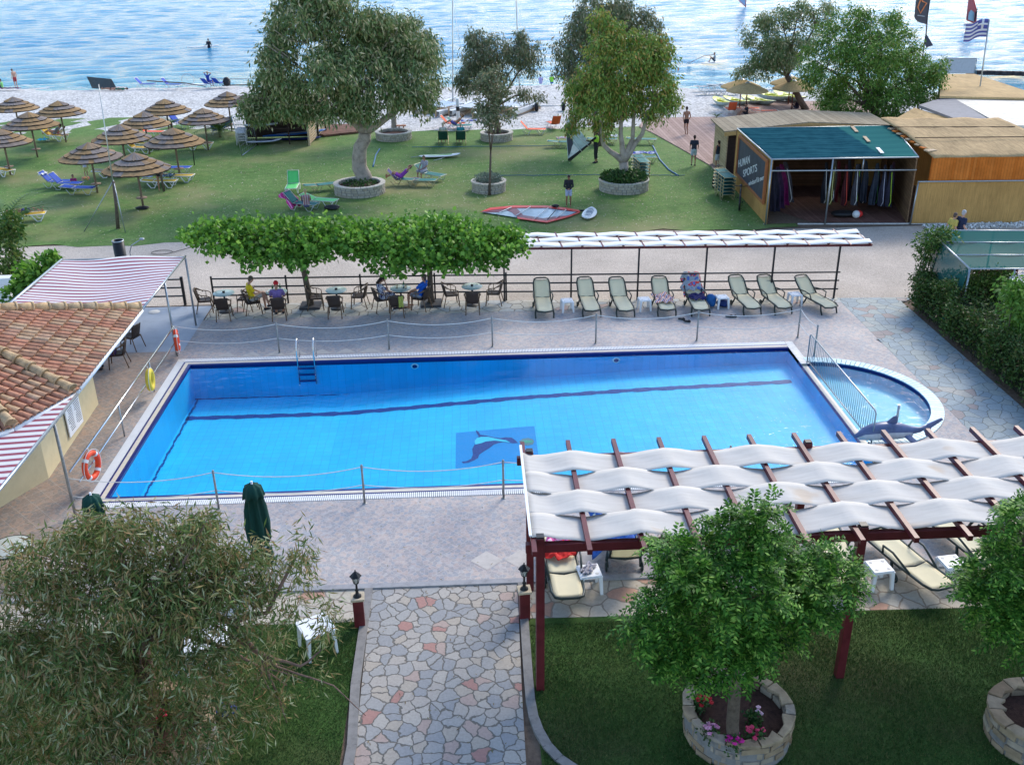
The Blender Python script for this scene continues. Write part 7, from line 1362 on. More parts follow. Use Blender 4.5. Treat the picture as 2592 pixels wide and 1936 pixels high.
def text(s, size, par, loc, rotm, mat, extr=.004, name='lettering', shear=0, spacing=1):
    cu = bpy.data.curves.new(name, 'FONT'); cu.body = s; cu.size = size; cu.extrude = extr; cu.shear = shear; cu.space_character = spacing; cu.offset = .004 if size > .3 else 0; cu.materials.append(mat)
    o = bpy.data.objects.new(name, cu); C.objects.link(o); o.parent = par; me = bpy.data.meshes.new_from_object(o.evaluated_get(bpy.context.evaluated_depsgraph_get())); bpy.data.objects.remove(o); me.materials.clear(); me.materials.append(mat)
    o = bpy.data.objects.new(name, me); C.objects.link(o); o.parent = par; o.matrix_local = Matrix.Translation(loc) @ rotm; return o
m_chalk = M('chalk', (.62, .66, .66), .9, var=.2, scale=20)
xd = -sd; Rm = Matrix((( xd.x, 0, nrm.x, 0), (xd.y, 0, nrm.y, 0), (0, 1, nrm.z, 0), (0, 0, 0, 1)))
def onboard(cx, cy):
    r = ray((1750+cx/2.627)/K, (cy/2.627)/K); n0 = nrm; p0 = A+nrm*.068; o0 = V((0, 0, H)); tt = (p0-o0).dot(n0)/r.dot(n0); p = o0+r*tt; return (p-A).dot(sd), p.z
def chalk(s, a, b, hpx):
    (s0, z0), (s1, z1) = onboard(*a), onboard(*b); L_ = math.hypot(s1-s0, z1-z0); hz = onboard(a[0], a[1]-hpx)[1]-z0
    o = text(s, 1, cb, V((0, 0, 0)), Matrix.Identity(4), m_chalk); bb = [max(v.co.x for v in o.data.vertices), max(v.co.y for v in o.data.vertices)]
    ang = math.atan2(z1-z0, s0-s1); o.matrix_local = Matrix.Translation(wl(s0, z0, .068)) @ Rm @ Matrix.Rotation(ang, 4, 'Z') @ Matrix.Diagonal((L_/bb[0], hz/bb[1], 1, 1))
chalk('HUMAN', (312, 1115), (388, 1085), 52); chalk('SPORTS', (343, 1180), (436, 1140), 50); chalk('windsurf & more', (380, 1238), (490, 1192), 34)
# sails hanging inside
cols = [('hanging folded sail in dark navy', (.02, .02, .05)), ('hanging folded sail in dark purple', (.07, .03, .10)), ('hanging folded sail in magenta', (.28, .01, .14)), ('hanging folded sail in grey', (.14, .12, .15))]
def hang(label, p, hgt_, w, col, rz=0, lean=0, tip=None):
    t = thing('hanging_sail', label, 'sail', p, rz, 'folded sails hanging in the shelter'); 
    MB().grid(lambda u, v: ((u-.5)*w*(.4+.6*v**.6)+.03*math.sin(v*7+u*5)+lean*v, .07*math.sin(u*11)*(.4+v)+.02*math.sin(v*9), hgt_*(1-v)-.0), 10, 14).build('folded_cloth', M('sailcloth_%d%d%d' % tuple(int(c*100) for c in col), tuple(c*.5 for c in col), .6, var=.5, scale=4), t)
    if tip: MB().sweep([(lean*.2, -.09, hgt_*.85), (lean*.6+.02, -.1, hgt_*.5), (lean*.9+w*.2, -.12, hgt_*.12), (lean, -.1, .05)], .022, 5).build('edge_tape', M('tape_%d%d' % (int(tip[0]*100), int(tip[1]*100)), tip, .6), t)
for k, (lb, c) in enumerate(cols): hang(lb+' left of the shelter entrance, '+('first', 'second', 'third', 'fourth')[k], A+V((.45+k*.32, .9+.5*k, .35)), 2.0, .5, c, .2, .25+.06*k, (.6, .6, .6) if k in (3,) else None)
rn = random.Random(9); tips = [(.6, .6, .6), (.5, .5, .2), (.6, .6, .6), None, (.5, .06, .04), None, (.6, .6, .6), (.25, .5, .03), None, (.6, .6, .6), None, (.06, .2, .06), (.4, .4, .5), (.35, .55, .04), None]
cl = [(.03, .035, .05), (.18, .15, .05), (.22, .20, .18), (.22, .02, .03), (.12, .02, .03), (.05, .05, .07), (.10, .10, .13), (.04, .05, .07), (.04, .05, .08), (.03, .04, .06), (.04, .06, .10), (.03, .04, .06), (.07, .07, .12), (.05, .05, .10), (.08, .02, .05)]
nm = ['first', 'second', 'third', 'fourth', 'fifth', 'sixth', 'seventh', 'eighth', 'ninth', 'tenth', 'eleventh', 'twelfth', 'thirteenth', 'fourteenth', 'last']
for k in range(15): hang('narrow folded sail hanging in the shelter bay, '+nm[k]+' from the middle post', A.lerp(Bv, .47+.034*k)+V((0, 1.6+rn.uniform(-.3, .5), .55+rn.uniform(-.1, .15))), 1.95, .32, cl[k], rn.uniform(-.2, .2), rn.uniform(-.05, .12), tips[k])
q = P(2112, 470); t = thing('red_crate', 'red drinks crate on the shelter floor by the partition', 'crate', q+V((.1, .3, .05))); bev(MB().box((0, 0, .14), (.75, .4, .28)).build('box', M('crate_red', (.22, .02, .02), .5), t), .01); text('Coca-Cola', .17, t, V((-.33, -.205, .08)), Matrix.Rotation(PI/2, 4, 'X'), m_batt, shear=.3)
q = P(2090, 475)-V((.5, 0, 0)); t = thing('buoyancy_vest', 'dark bundle with a red and white ball-like cap lying on the shelter floor', 'bundle', V((18.0, 44.3, .05))); b = MB(); b.ell((-.5, .3, .15), (.6, .35, .15), 12); b.build('dark_bundle', m_black, t); MB().ell((0, 0, .18), (.19, .18, .18), 12).build('cap', mb_w, t); MB().ell((.14, .06, .18), (.2, .2, .17), 12).build('red_cover', m_red, t)
# bicycles
def bike_(t):
    for y in (-.52, .52): 
        b = MB(); b.sweep([(0, y+.33*math.cos(2*PI*i/20), .34+.33*math.sin(2*PI*i/20)) for i in range(20)], .04, 7, closed=True); w_ = b.build('wheel', m_black, t); b = MB(); b.tube((-.04, y, .34), (.04, y, .34), .03)
        for i in range(8): a = PI*i/8; b.tube((0, y-.31*math.cos(a), .34-.31*math.sin(a)), (0, y+.31*math.cos(a), .34+.31*math.sin(a)), .003, n=4)
        b.build('spokes', m_al, w_)
    b = MB(); b.sweep([(0, .52, .34), (0, .38, .85), (0, .34, .98)], .022, 6); b.sweep([(0, .40, .80), (0, -.15, .75)], .02, 6); b.sweep([(0, .42, .72), (0, -.05, .30)], .022, 6); b.sweep([(0, -.05, .30), (0, -.18, .90)], .018, 6); b.sweep([(0, -.16, .74), (0, -.52, .34), (0, -.05, .30)], .014, 6); b.build('frame', M('bike_frame', (.05, .05, .06), .35), t)
    b = MB(); b.sweep([(-.30, .30, 1.02), (0, .34, 1.0), (.30, .30, 1.02)], .016, 6); b.build('handlebar', m_black, t); MB().ell((0, -.2, .93), (.07, .13, .035), 10).build('saddle', m_black, t); b = MB(); b.tube((-.02, -.05, .30), (.02, -.05, .30), .09, n=12); b.tube((-.14, -.05, .2), (-.08, -.05, .2), .03); b.tube((.14, -.05, .4), (.08, -.05, .4), .03); b.build('crankset', m_iron, t)
q = P(1547, 400); inst('bk', bike_, 'bicycle', 'dark mountain bike parked at the end of the boardwalk by the stacked loungers', 'bicycle', q, rad(155), 'parked bicycles', 1.1); q = P(1597, 447); inst('bk', bike_, 'bicycle', 'dark mountain bike leaning against the chalkboard wall', 'bicycle', q, rad(165), 'parked bicycles', 1.1)
# reed clad hut
t = thing('reed_hut', 'long hut clad in golden reed with an orange board band and flat reed roof', 'building', Bv+V((0, 0, 0))); o_ = Bv
X1_ = 31.0; Yf = 43.12
b = MB(); b.prism([V((.15, -.05, .05)), V((X1_-Bv.x, -.65, .05)), V((X1_-Bv.x, -.65, 1.98)), V((.15, -.05, 1.98))], (0, .12, 0)); b.build('reed_wall', m_reed, t)
b = MB(); b.prism([V((.62, -.09, 2.02)), V((X1_-Bv.x, -.69, 2.02)), V((X1_-Bv.x, -.69, 3.05)), V((.62, -.09, 3.05))], (0, .1, 0)); b.build('orange_band', m_orng, t)
b = MB(); b.tube((.1, -.14, 2.0), (X1_-Bv.x, -.72, 2.0), .035); b.tube((.08, -.08, 0), (.15, -.08, 2.0), .035); b.build('front_frame', m_steel, t)
rl = V((20.6, 43.25, 3.1)); rr_ = V((26.3, 42.7, 3.1)); rbk = [V((21.5, 50.6, 3.25)), V((27.4, 50.2, 3.25))]
rr_ = V((31, 42.5, 3.1)); b = MB(); b.grid(lambda u, v: tuple(V((20.7, 43.15, 3.06)).lerp(V((26.6, 42.9, 3.06)), u).lerp(V((21.4, 51.2, 3.35)).lerp(V((27.2, 50.4, 3.35)), u), v)-o_+V((0, 0, .12*math.sin(PI*v)+.03*math.sin(u*20)))), 30, 20); solid(b.build('roof', m_reedR, t), .08)
b = MB()
for v in (.33, .66): b.tube(V((20.9, 43.15+8*v, 3.42))-o_, V((26.8, 42.9+7.6*v, 3.42))-o_, .02)
b.build('roof_batten', m_dkw, t)
b = MB()
for k in range(9): b.box(V((20.9+.05*k, 44.0+k*.65, 3.2))-o_, (.5, .3, .05), (0, 0, .3), mi=k % 2)
b.build('broken_edge_boards', [m_slat, m_orng], t); b = MB(); b.prism([V((0, 7.2, 0)), V((X1_-Bv.x, 6.8, 0)), V((X1_-Bv.x, 6.8, 2.9)), V((0, 7.2, 2.9))], (0, .1, 0)); b.build('rear_wall', m_reed, t)
# slatted gable hut behind
G0, G1 = P(1562, 372), P(1545, 262); G0 = P(1572, 283, 2.5); G1 = P(1546, 259, 2.5); G0.z = G1.z = 0
t = thing('gable_hut', 'long low hut with a grey-brown plank roof and pale slatted side behind the sail store', 'building', G0); o_ = G0; ex = V((8.6, -.3, 0))
b = MB(); solid(q4(b, G0, G1, up(G1, 2.45), up(G0, 2.45)).build('slatted_wall', m_dslat, t), .06, 1)
rg = PY(1729, 266, G0.y).z+.1; a0, a1 = up(G0, 2.5)+V((-.25, -.3, 0)), up(G1, 2.5)+V((-.25, .2, 0)); m0, m1 = up(G0+ex*.5, rg)+V((0, -.3, 0)), up(G1+ex*.5, rg)+V((0, .2, 0)); e0, e1 = up(G0+ex, 2.7)+V((.2, -.3, 0)), up(G1+ex, 2.7)+V((.2, .2, 0))
b = MB(); q4(b, a0, m0, m1, a1); q4(b, m0, e0, e1, m1); solid(b.build('roof', m_shing, t), .07)
b = MB(); b.bar(a0-o_+V((0, -.03, -.12)), m0-o_+V((0, -.03, -.12)), .06, .2); b.bar(m0-o_+V((0, -.03, -.12)), e0-o_+V((0, -.03, -.12)), .06, .2); b.bar(m0-o_+V((0, -.02, -.8)), m0-o_+V((0, -.02, -.1)), .16, .1); b.build('barge_board', M('ochre_board', (.50, .32, .12), .7), t)
b = MB(); q4(b, up(G0, 0), up(G0+ex, 0), up(G0+ex, 2.5), up(G0, 2.45)); b.build('front_wall', m_dkw, t)
# cafe roofs beyond
def slab(name, label, cat, pts, mat, th=.12, posts=True, part='roof'):
    q = [V(p) for p in pts]; t = thing(name, label, cat, (q[0].x, q[0].y, 0)); o = t.location; b = MB(); b.prism([p-o for p in q], (0, 0, -th)); b.build(part, mat, t)
    if posts:
        for p in q: MB().tube((p.x-o.x, p.y-o.y, 0), (p.x-o.x, p.y-o.y, p.z-th), .07).build('post', m_dkw, t)
    return t
m_crm = plank('cream_plank', (.66, .60, .50), (.74, .68, .58), .5, 1, .6); m_grf = M('grey_felt', (.27, .26, .265), .8, var=.12, scale=2)
RZ = 3.2
t_ = slab('beach_bar', 'cream boarded flat roof of the beach bar round the flagpole', 'building', [P(2052, 208, RZ), P(2212+80, 214, RZ), P(2300, 272, RZ), P(2170, 271, RZ), P(2150, 263, RZ)], m_crm, .2)
slab('reed_canopy', 'large tan reed canopy beyond the cream roof, at the right edge', 'canopy', [P(2030, 208, RZ+.15), P(2035, 160, RZ-.2), P(2105, 160, RZ-.2), P(2212, 195, RZ-.1), P(2330, 232, RZ-.1), P(2225, 212, RZ+.15)], m_reedR2); slab('grey_roof', 'grey felt strip roof between the round tree and the cream roof', 'roof', [P(1985, 227, RZ-.1), P(2052, 207, RZ+.03), P(2152, 268, RZ+.03), P(2100, 270, RZ-.1)], m_grf, .15); slab('reed_canopy', 'small tan reed canopy with dark battens under the round tree', 'canopy', [P(1925, 262, RZ-.3), P(1975, 233, RZ-.2), P(2085, 266, RZ-.2), P(2100, 275, RZ-.3), P(1950, 276, RZ-.4)], m_reedR2)
slab('cream_roof', 'lower cream boarded roof between the flagpole and the reed hut', 'roof', [P(2152, 266, RZ-.15), P(2320, 275, RZ-.15), P(2320, 330, RZ-.15), P(2212, 305, RZ-.15), P(2175, 278, RZ-.15)], m_crm, .2)
b = MB(); dkp = [P(1925, 268), P(2060, 260), P(2060, 285), P(1925, 285)]
# flag, banner and frame
fp = V((36.1, 70, 0)); fp = P(2108, 248, RZ); fp = V((PY(2108, 248, 62).x, 62, 0)); base_z = PY(2108, 248, 62).z; topz = PY(2137, 42, 62); t = thing('flagpole', 'thin tall grey flagpole rising from the cream roof', 'flagpole', fp); MB().sweep([(0, 0, 0), (0, 0, base_z), ((topz.x-fp.x)*.4, 0, base_z+(topz.z-base_z)*.5), (topz.x-fp.x, 0, topz.z)], .045, 8).build('shaft', m_steel, t)
fo = PY(2138, 42, 62); fl = thing('greek_flag', 'blue and white striped Greek flag flying to the left of its pole', 'flag', (fo.x, fo.y, fo.z)); s_ = 1/SC(fo)
fw_, fh_ = 54*s_, 36*s_; m_fb = M('flag_blue', (.09, .10, .34), .7, bmp=0, var=.06); m_fw = M('flag_white', (.68, .68, .72), .7, bmp=0, var=.03)
def fpnt(x, y): return (-x*fw_, .25*math.sin(x*5), -y*fh_-x*fw_*.18+.05*math.sin(x*7))
def frect(name, x0, x1, y0, y1, mat, off=0): o = MB().grid(lambda u, v: (lambda p: (p[0], p[1]-off, p[2]))(fpnt(x0+(x1-x0)*u, y0+(y1-y0)*v)), 12, 2).build(name, mat, fl); solid(o, .01)
for k in range(9): frect('stripe', 0 if k >= 5 else 10/27, 1, k/9, (k+1)/9, m_fb if k % 2 == 0 else m_fw)
for x0, x1, y0, y1 in ((0, 4/27, 0, 2/9), (6/27, 10/27, 0, 2/9), (0, 4/27, 3/9, 5/9), (6/27, 10/27, 3/9, 5/9)): frect('canton_field', x0, x1, y0, y1, m_fb)
frect('cross_arm', 4/27, 6/27, 0, 5/9, m_fw); frect('cross_arm', 0, 10/27, 2/9, 3/9, m_fw, .012)
YB = 72.; bq = lambda cx, cy: PY((2180+cx/4.859)/K, (cy/4.859)/K, YB)
bo = bq(800, 420); bn = thing('feather_banner', 'tall dark grey banner with an orange angular outline mark, behind the round tree', 'banner', (bo.x, bo.y, 0)); o_ = bn.location
MB().sweep([V((0, 0, 0)), bq(800, 400)-o_, bq(815, 200)-o_, bq(850, -40)-o_], .04, 6).build('pole', m_iron, bn)
solid(MB().prism([bq(*p)-o_ for p in ((848, -60), (806, 306), (690, 270), (652, 215), (680, -60))], (0, .02, 0)).build('banner_cloth', M('banner_grey', (.085, .085, .10), .7), bn), .005)
MB().sweep([bq(*p)-o_-V((0, .05, 0)) for p in ((735, -20), (750, 20), (800, 42), (722, 165), (692, 90), (735, -20))], .05, 4).build('orange_mark', M('mark_orange', (.75, .25, .10), .7), bn); MB().bar(bq(690, 192)-o_-V((0, .04, 0)), bq(780, 205)-o_-V((0, .04, 0)), .02, .05).build('small_lettering', M('mark_grey', (.4, .42, .45), .7), bn)
MB().prism([bq(*p)-o_ for p in ((800, 420), (885, 560), (800, 590), (780, 540))], (0, .02, 0)).build('fallen_sail', M('sail_slate', (.05, .06, .09), .6), bn)
YW = 80.; wq = lambda cx, cy, dy=0: PY((2180+cx/4.859)/K, (cy/4.859)/K, YW+dy); o0 = wq(1390, 900); wb = thing('banner_frame', 'pale grey banner stretched on a tube frame by the water', 'banner', (o0.x, o0.y, 0)); o_ = wb.location
MB().prism([wq(*p)-o_ for p in ((1045, 725), (1410, 722), (1388, 905), (1010, 905))], (0, .02, 0)).build('banner_cloth', M('banner_pale', (.36, .40, .44), .7, var=.1), wb); b = MB(); b.tube(wq(1000, 718)-o_, wq(1425, 718)-o_, .035); b.tube(wq(1425, 718)-o_, wq(1388, 908)-o_, .035); b.tube(wq(1410, 740)-o_, wq(1412, 915, 1)-o_, .03); b.build('frame_tube', m_steel, wb)
b = MB(); c = P(2185, 163)
for k in range(9): q = P(2115+k*14, 160+.4*k); b.box((q.x, q.y, .12), (2.2, .5, .35), (0, .05, .1*(k % 3)))
tag(b.build('breakwater', M('dark_rock', (.06, .05, .05), .9, var=.4, scale=2, bmp=.6)), 'low dark stone groyne at the water’s edge by the right frame edge', 'breakwater')
# ============================================================ beach right: straw umbrellas, canoes, loungers
m_straw = reedmat('straw', (.46, .32, .15), (9, 9, 1), .3)
def straw_(t):
    n = 44; b = MB(); vs = []
    for r, z in ((.0, 2.75), (.3, 2.68), (1.0, 2.42), (1.75, 2.10), (1.85, 1.98)):
        for j in range(n): a = 2*PI*j/n; q = r*(1+.02*math.sin(j*3)+.025*(j % 2)*(r > 1)); vs.append((q*math.cos(a), q*math.sin(a), z))
    b.add(vs, [(i*n+j, i*n+(j+1) % n, (i+1)*n+(j+1) % n, (i+1)*n+j) for i in range(4) for j in range(n)], 0, False); b.build('canopy', m_straw, t); MB().tube((0, 0, 0), (0, 0, 2.7), .05).build('pole', M('rust_pole', (.16, .05, .035), .8), t); MB().lathe([(.24, 2.70), (.02, 2.86), (0, 2.87)], n=16).build('metal_cap', m_al, t)
for dx, dy, w in ((1610, 246, 'front left, with a metal cap, over the canoes'), (1597, 237, 'just behind the front left one'), (1709, 241, 'front right, beside the leaning trunk'), (1702, 229, 'behind the front right one')): p = P(dx, dy); inst('sw', straw_, 'straw_umbrella', 'straw beach umbrella '+w, 'umbrella', (p.x, p.y, 0), .3, 'straw umbrellas by the canoes', .80)
m_can = M('canoe_yellow', (.60, .62, .03), .35, var=.08, bmp=0); m_cang = M('canoe_grey', (.42, .50, .48), .4)
def canoe_(t):
    L_, W_ = 2.9, .82
    def w(s): return W_/2*(1-abs(s)**2.6)**.6 if abs(s) < 1 else 0
    MB().grid(lambda u, v: (lambda s: (math.cos(PI*(1-u))*w(s), s*L_/2, .34-.30*math.sin(PI*u)*(1-abs(s)**3)+.12*s*s))(2*v-1), 10, 24).build('hull', m_cang, t)
    MB().grid(lambda u, v: (lambda s: ((2*u-1)*w(s), s*L_/2, .36+.12*s*s-.16*max(0, 1-((2*u-1)/.72)**4)*max(0, 1-((s+.05)/.62)**4)))(2*v-1), 12, 30).build('deck', m_can, t)
    for y in (-.45, .35): MB().ell((0, y, .34), (.24, .14, .08), 12).build('seat', m_can, t)
for k, (dx, dy, a, w) in enumerate(((1558, 229, 8, 'leftmost'), (1590, 227, 25, 'second from the left'), (1622, 225, 12, 'third, behind the umbrella poles'), (1642, 227, 28, 'fourth, right of the umbrella poles'), (1667, 219, 30, 'fifth, the biggest with a paddle inside'), (1704, 220, 22, 'rightmost, under the right umbrella'))): inst('cn', canoe_, 'canoe', 'bright yellow sit-on canoe on the pebbles, '+w, 'canoe', P(dx, dy), rad(a), 'yellow canoes on the pebbles', (1.05, 1.05, 1, 1.1, 1.35, 1.3)[k])
for k, (dx, dy, a) in enumerate(((1525, 196, 100), (1532, 205, 95), (1552, 193, 100), (1572, 205, 95), (1580, 192, 100), (1665, 203, 95), (1705, 200, 95))): lg('gb', 'slate blue lounger on the pebbles by the water, '+('nearest the left end', 'second, in the nearer row', 'third, in the row by the water', 'fourth, in the nearer row', 'fifth, in the row by the water', 'between the straw umbrellas', 'left of the leaning trunk')[k], dx, dy, a, M('slate_sling', (.10, .17, .21), .7), m_wt, 5, True, 'slate loungers on the pebbles')
lg('oc', 'orange-red chair-like lounger seen from behind under the straw umbrella', 1578, 247, 180, ml_o, m_al, 62, z=.12); lg('oc', 'orange-red flat lounger stretching right of the red chair', 1612, 245, 92, ml_o, m_al, 5, z=.12); lg('oc', 'orange-red flat lounger nearest the plank roof', 1650, 250, 92, ml_o, m_al, 5, z=.12)
q = P(1612, 250, .12); person('person in dark clothes leaning beside the red lounger under the straw umbrella', q, rad(90), 'ground', 'tan', blk, (.02, .02, .03), (.02, .02, .03), 1.6); q = P(1722, 238); person('person in a dark top crouching under the right straw umbrella', q, rad(40), 'ground', 'dark', blk, (.03, .02, .04), (.05, .05, .09), 1.6)
# catamarans, trolley
m_hull = M('hull_white', (.72, .71, .69), .3, var=.04); m_keel = M('hull_tan', (.42, .28, .18), .6, var=.15)
def cat(label, c, rz, mast, col2, L_=5.2):
    t = thing('catamaran', label, 'boat', c, rz, 'catamarans pulled up on the beach')
    for sx in (-1, 1):
        b = MB(); b.grid(lambda u, v: (sx*1.05+.22*math.cos(PI*(1-u))*max(0, 1-(v)**4)**.6, (v-.5)*L_, .42-.36*math.sin(PI*u)*(1-v**5)+.25*v**2.5), 8, 24); b.grid(lambda u, v: (sx*1.05+.22*(2*u-1)*max(0, 1-(v)**4)**.6, (v-.5)*L_, .44+.25*v**2.5), 4, 24); b.build('hull', m_hull, t)
        MB().box((sx*1.05, -L_/2-.12, .35), (.04, .18, .6)).build('rudder', m_keel, t)
    MB().box((0, -.5, .58), (1.9, 2.1, .03)).build('trampoline', col2, t)
    for y in (-1.55, .6): MB().tube((-1.1, y, .56), (1.1, y, .56), .04).build('crossbeam', m_al, t)
    MB().box((-.9, -.2, .1), (.5, 3.6, .18), (0, 0, .12)).build('cradle', m_keel, t); MB().box((.9, -.2, .1), (.5, 3.6, .18), (0, 0, -.05)).build('cradle', m_keel, t)
    if mast: b = MB(); b.tube((0, .6, .58), (mast, .9, 8.6), .05, .035); b.build('mast', m_al, t); MB().tube((mast*.9, .9, 7.8), (0, 2.5, .8), .008, n=4).build('forestay', m_al, t)
cat('white catamaran with a tall mast at the left, pale blue trampoline', P(968, 240), rad(-38), .12, M('pale_blue_tramp', (.40, .50, .60), .7)); cat('white catamaran in the middle behind the grey-green tree', P(1040, 243), rad(-34), 0, M('pale_tramp', (.5, .55, .6), .7)); cat('white catamaran with a tall mast right of the grey-green tree', P(1115, 240), rad(-32), -.45, M('pale_tramp', (.5, .55, .6), .7))
t = thing('boat_trolley', 'boat trolley axle with two fat black wheels on the pebbles', 'trolley', P(1188, 240))
for x in (-1.0, 1.0): b = MB(); b.tube((x-.13, 0, .32), (x+.13, 0, .32), .33, n=18); bev(b.build('wheel', m_black, t), .08, 3)
b = MB(); b.tube((-1.5, 0, .36), (1.5, 0, .36), .04); b.tube((-1.9, .1, .5), (-.9, -.2, .45), .035); b.tube((.9, .1, .5), (2.1, -.3, .4), .035); b.build('axle_frame', m_steel, t)
q = P(1168, 182); person('child in a lilac shirt sitting at the water’s edge, left of the pair', q, rad(-6), 'ground', 'tan', blk, (.42, .40, .68), (.42, .40, .68), 1.45); q = P(1192, 181); person('child in a lime green shirt sitting at the water’s edge, right of the pair', q, 0, 'ground', 'tan', blk, (.28, .68, .06), (.05, .12, .4), 1.5)
# left beach people and gear
q = P(36, 191); person('boy in red swimming shorts standing at the water’s edge looking down', q, rad(60), 'stand', 'fair', (.05, .03, .02), None, (.35, .05, .06), 1.65, dict(head=(0, .12, 1.56), neck=(0, .05, 1.46))); q = P(6, 193); person('person in a lime top sitting on the pebbles at the left edge', q, rad(100), 'ground', 'tan', blk, (.25, .6, .2), (.05, .05, .1), 1.6); cloth('beach_towel', 'dark blue and red towel on the pebbles beside the boy', 'towel', P(24, 193), .8, .25, .03, blotch('dark_towel', [(.04, .05, .2), (.3, .1, .15), (.05, .05, .1)], 5), 61)
t = thing('beach_windbreak', 'dark grey half-open beach windbreak on the pebbles', 'windbreak', P(222, 192)); MB().grid(lambda u, v: ((u-.5)*2.1-.3*v, .4-.5*math.sin(PI*u)*(1-v)+.0, 1.0*v*(1-.25*u)), 12, 6).build('canvas', M('windbreak_grey', (.06, .075, .08), .8), t); b = MB(); b.sweep([(-1.3, .4, 1.0), (-1.05, .4, 0), (1.05, .4, 0), (.75, .4, .75)], .02, 5); b.build('frame', m_iron, t)
q = P(240, 194); person('sunbather lying on the pebbles beside the dark windbreak', q-V((0, 0, .38)), rad(80), 'lie', 'tan', blk, (.02, .02, .03), (.02, .02, .03), 1.65, bk='brief', tk='bikini'); q = P(258, 194); person('person lying under a dark green towel right of the sunbather', q-V((0, 0, .38)), rad(85), 'lie', 'tan', blk, (.01, .12, .08), (.01, .12, .08), 1.6)
t = None
for dx, dy, lb, a in ((313, 190, 'pale blue beach lounger alone near the water’s edge', 85), (370, 191, 'blue beach lounger left of the board and rig', 80), (452, 189, 'blue beach chair with a person raising their elbows', 150), (476, 188, 'turquoise beach chair right of the raised elbows', 150)): lg('b', lb, dx, dy, a, ml_b, m_wt, 48, group='blue chairs at the water’s edge')
q = P(452, 189); person('person sitting in the blue beach chair with hands behind the head', q, rad(-25), 'sit', 'tan', grey, (.02, .05, .3), (.02, .05, .3), 1.7, dict(elL=(-.38, 0, 1.22), haL=(-.08, -.05, 1.28), elR=(.38, 0, 1.22), haR=(.08, -.05, 1.28)))
board('windsurf_board', 'white windsurf board with its rig lying at the water’s edge', P(432, 186), 2.7, .65, rad(-82), [mb_w, mb_w], z=.15); t = thing('windsurf_rig', 'long dark mast and boom lying by the water’s edge', 'rig', P(400, 184)); B0 = t.location
MB().sweep([P(318, 175, .5)-B0, P(400, 180, .6)-B0, P(445, 187, .1)-B0], [.05, .05, .03], 6).build('mast', m_dk, t); b = MB(); b.sweep([P(407, 183, .2)-B0+V((.55*math.cos(a), 0, .4+.5*math.sin(a))) for a in [i*2*PI/14 for i in range(14)]], .02, 5, closed=True); b.build('boom', m_al, t)
bag('black_bag', 'black bag on the pebbles right of the turquoise beach chair', 'bag', P(491, 187), (.7, .6, .8), m_black); t = thing('driftwood_pole', 'dark pole lying on the pebbles right of the beach chairs', 'pole', P(515, 186)); MB().sweep([(-1.4, 0, .06), (0, .1, .06), (1.6, 0, .05)], .05, 6).build('shaft', m_dk, t)
t = thing('windsurf_rig', 'second pale rig lying at the shore beside the big gum crown', 'rig', P(540, 178)); MB().sweep([(-3.2, .5, .25), (0, 0, .3), (2.5, -.4, .2)], .04, 6).build('mast', m_al, t)
q = P(1368, 215); t = thing('beached_sail', 'blue and white sail lying on the pebbles behind the golden gum tree', 'sail', P(1355, 218)); MB().grid(lambda u, v: ((u-.5)*3.4, (v-.5)*1.1*(1-u*.5), .25+.15*math.sin(u*6+v*3)), 12, 5).build('sail_cloth', blotch('sail_blue_white', [(.04, .12, .5), (.6, .64, .7), (.05, .15, .5), (.6, .64, .7)], 1.5), t)
# out on the water
SZ = -.2
q = P(452, 105, SZ); person('surfer in a black wetsuit standing waist-deep in the sea', q-V((0, 0, .75)), rad(20), 'stand', 'tan', blk, (.02, .025, .035), (.02, .025, .035), 1.8, dict(haL=(-.42, .12, 1.0), haR=(.3, .1, .95)), tk='long', bk='long')
board('windsurf_board', 'white windsurf board floating beside the wetsuit surfer', P(440, 105, SZ), 3.6, .7, rad(-70), [mb_w, mb_w], tilt=(0, 0), z=.02)
c = P(1543, 139, SZ); board('windsurf_board', 'white and dark board with a paddler kneeling on it', c, 2.9, .8, rad(-72), [mb_w, mb_n], z=-.02); person('paddler kneeling on the white and dark board', V((c.x, c.y, .03)), rad(80), 'ground', 'tan', blk, (.3, .33, .36), (.05, .05, .07), 1.6, dict(haL=(-.5, .5, .6), haR=(-.35, .45, .5))); t = thing('paddle', 'long thin paddle held out over the water left of the kneeling paddler', 'paddle', (c.x, c.y, .6)); MB().sweep([(0, .2, .1), (-1.2, -.2, .0), (-2.6, -.4, -.6)], .025, 6).build('shaft', m_dk, t); MB().box((-2.6, -.4, -.6), (.4, .03, .18)).build('blade', mb_w, t)
def surfer(label, base, top, foot, cl_, rider, Yp):
    b0 = PY(*base, Yp); t = thing('windsurf_sail', label, 'sail', (b0.x, b0.y, SZ)); o = t.location; q = [PY(x, y, Yp)-o for x, y in top]; MB().prism(q, (0, .03, 0)).build('sail_cloth', cl_, t)
    MB().sweep([q[0], q[1], q[2]], .06, 5).build('mast', m_red, t); MB().sweep([q[0]+V((0, -.15, 0)), q[-1]+V((0, -.15, 0))], .05, 5).build('boom', m_red, t); return t
Yq = P(2105, 52, SZ).y
surfer('red and clear windsurf sail out at sea above the flag', (2100, 50), [(2108, 52), (2110, 25), (2100, -12), (2092, -2), (2089, 25), (2087, 44)], None, M('sea_sail_red', (.55, .12, .12), .5), None, Yq); t = [o for o in C.objects if o.name.startswith('windsurf_sail')][-1]; MB().prism([PY(x, y, Yq-.3)-t.location for x, y in ((2104, 48), (2105, 28), (2098, 22), (2093, 28), (2091, 43))], (0, .03, 0)).build('window_panel', m_film, t)
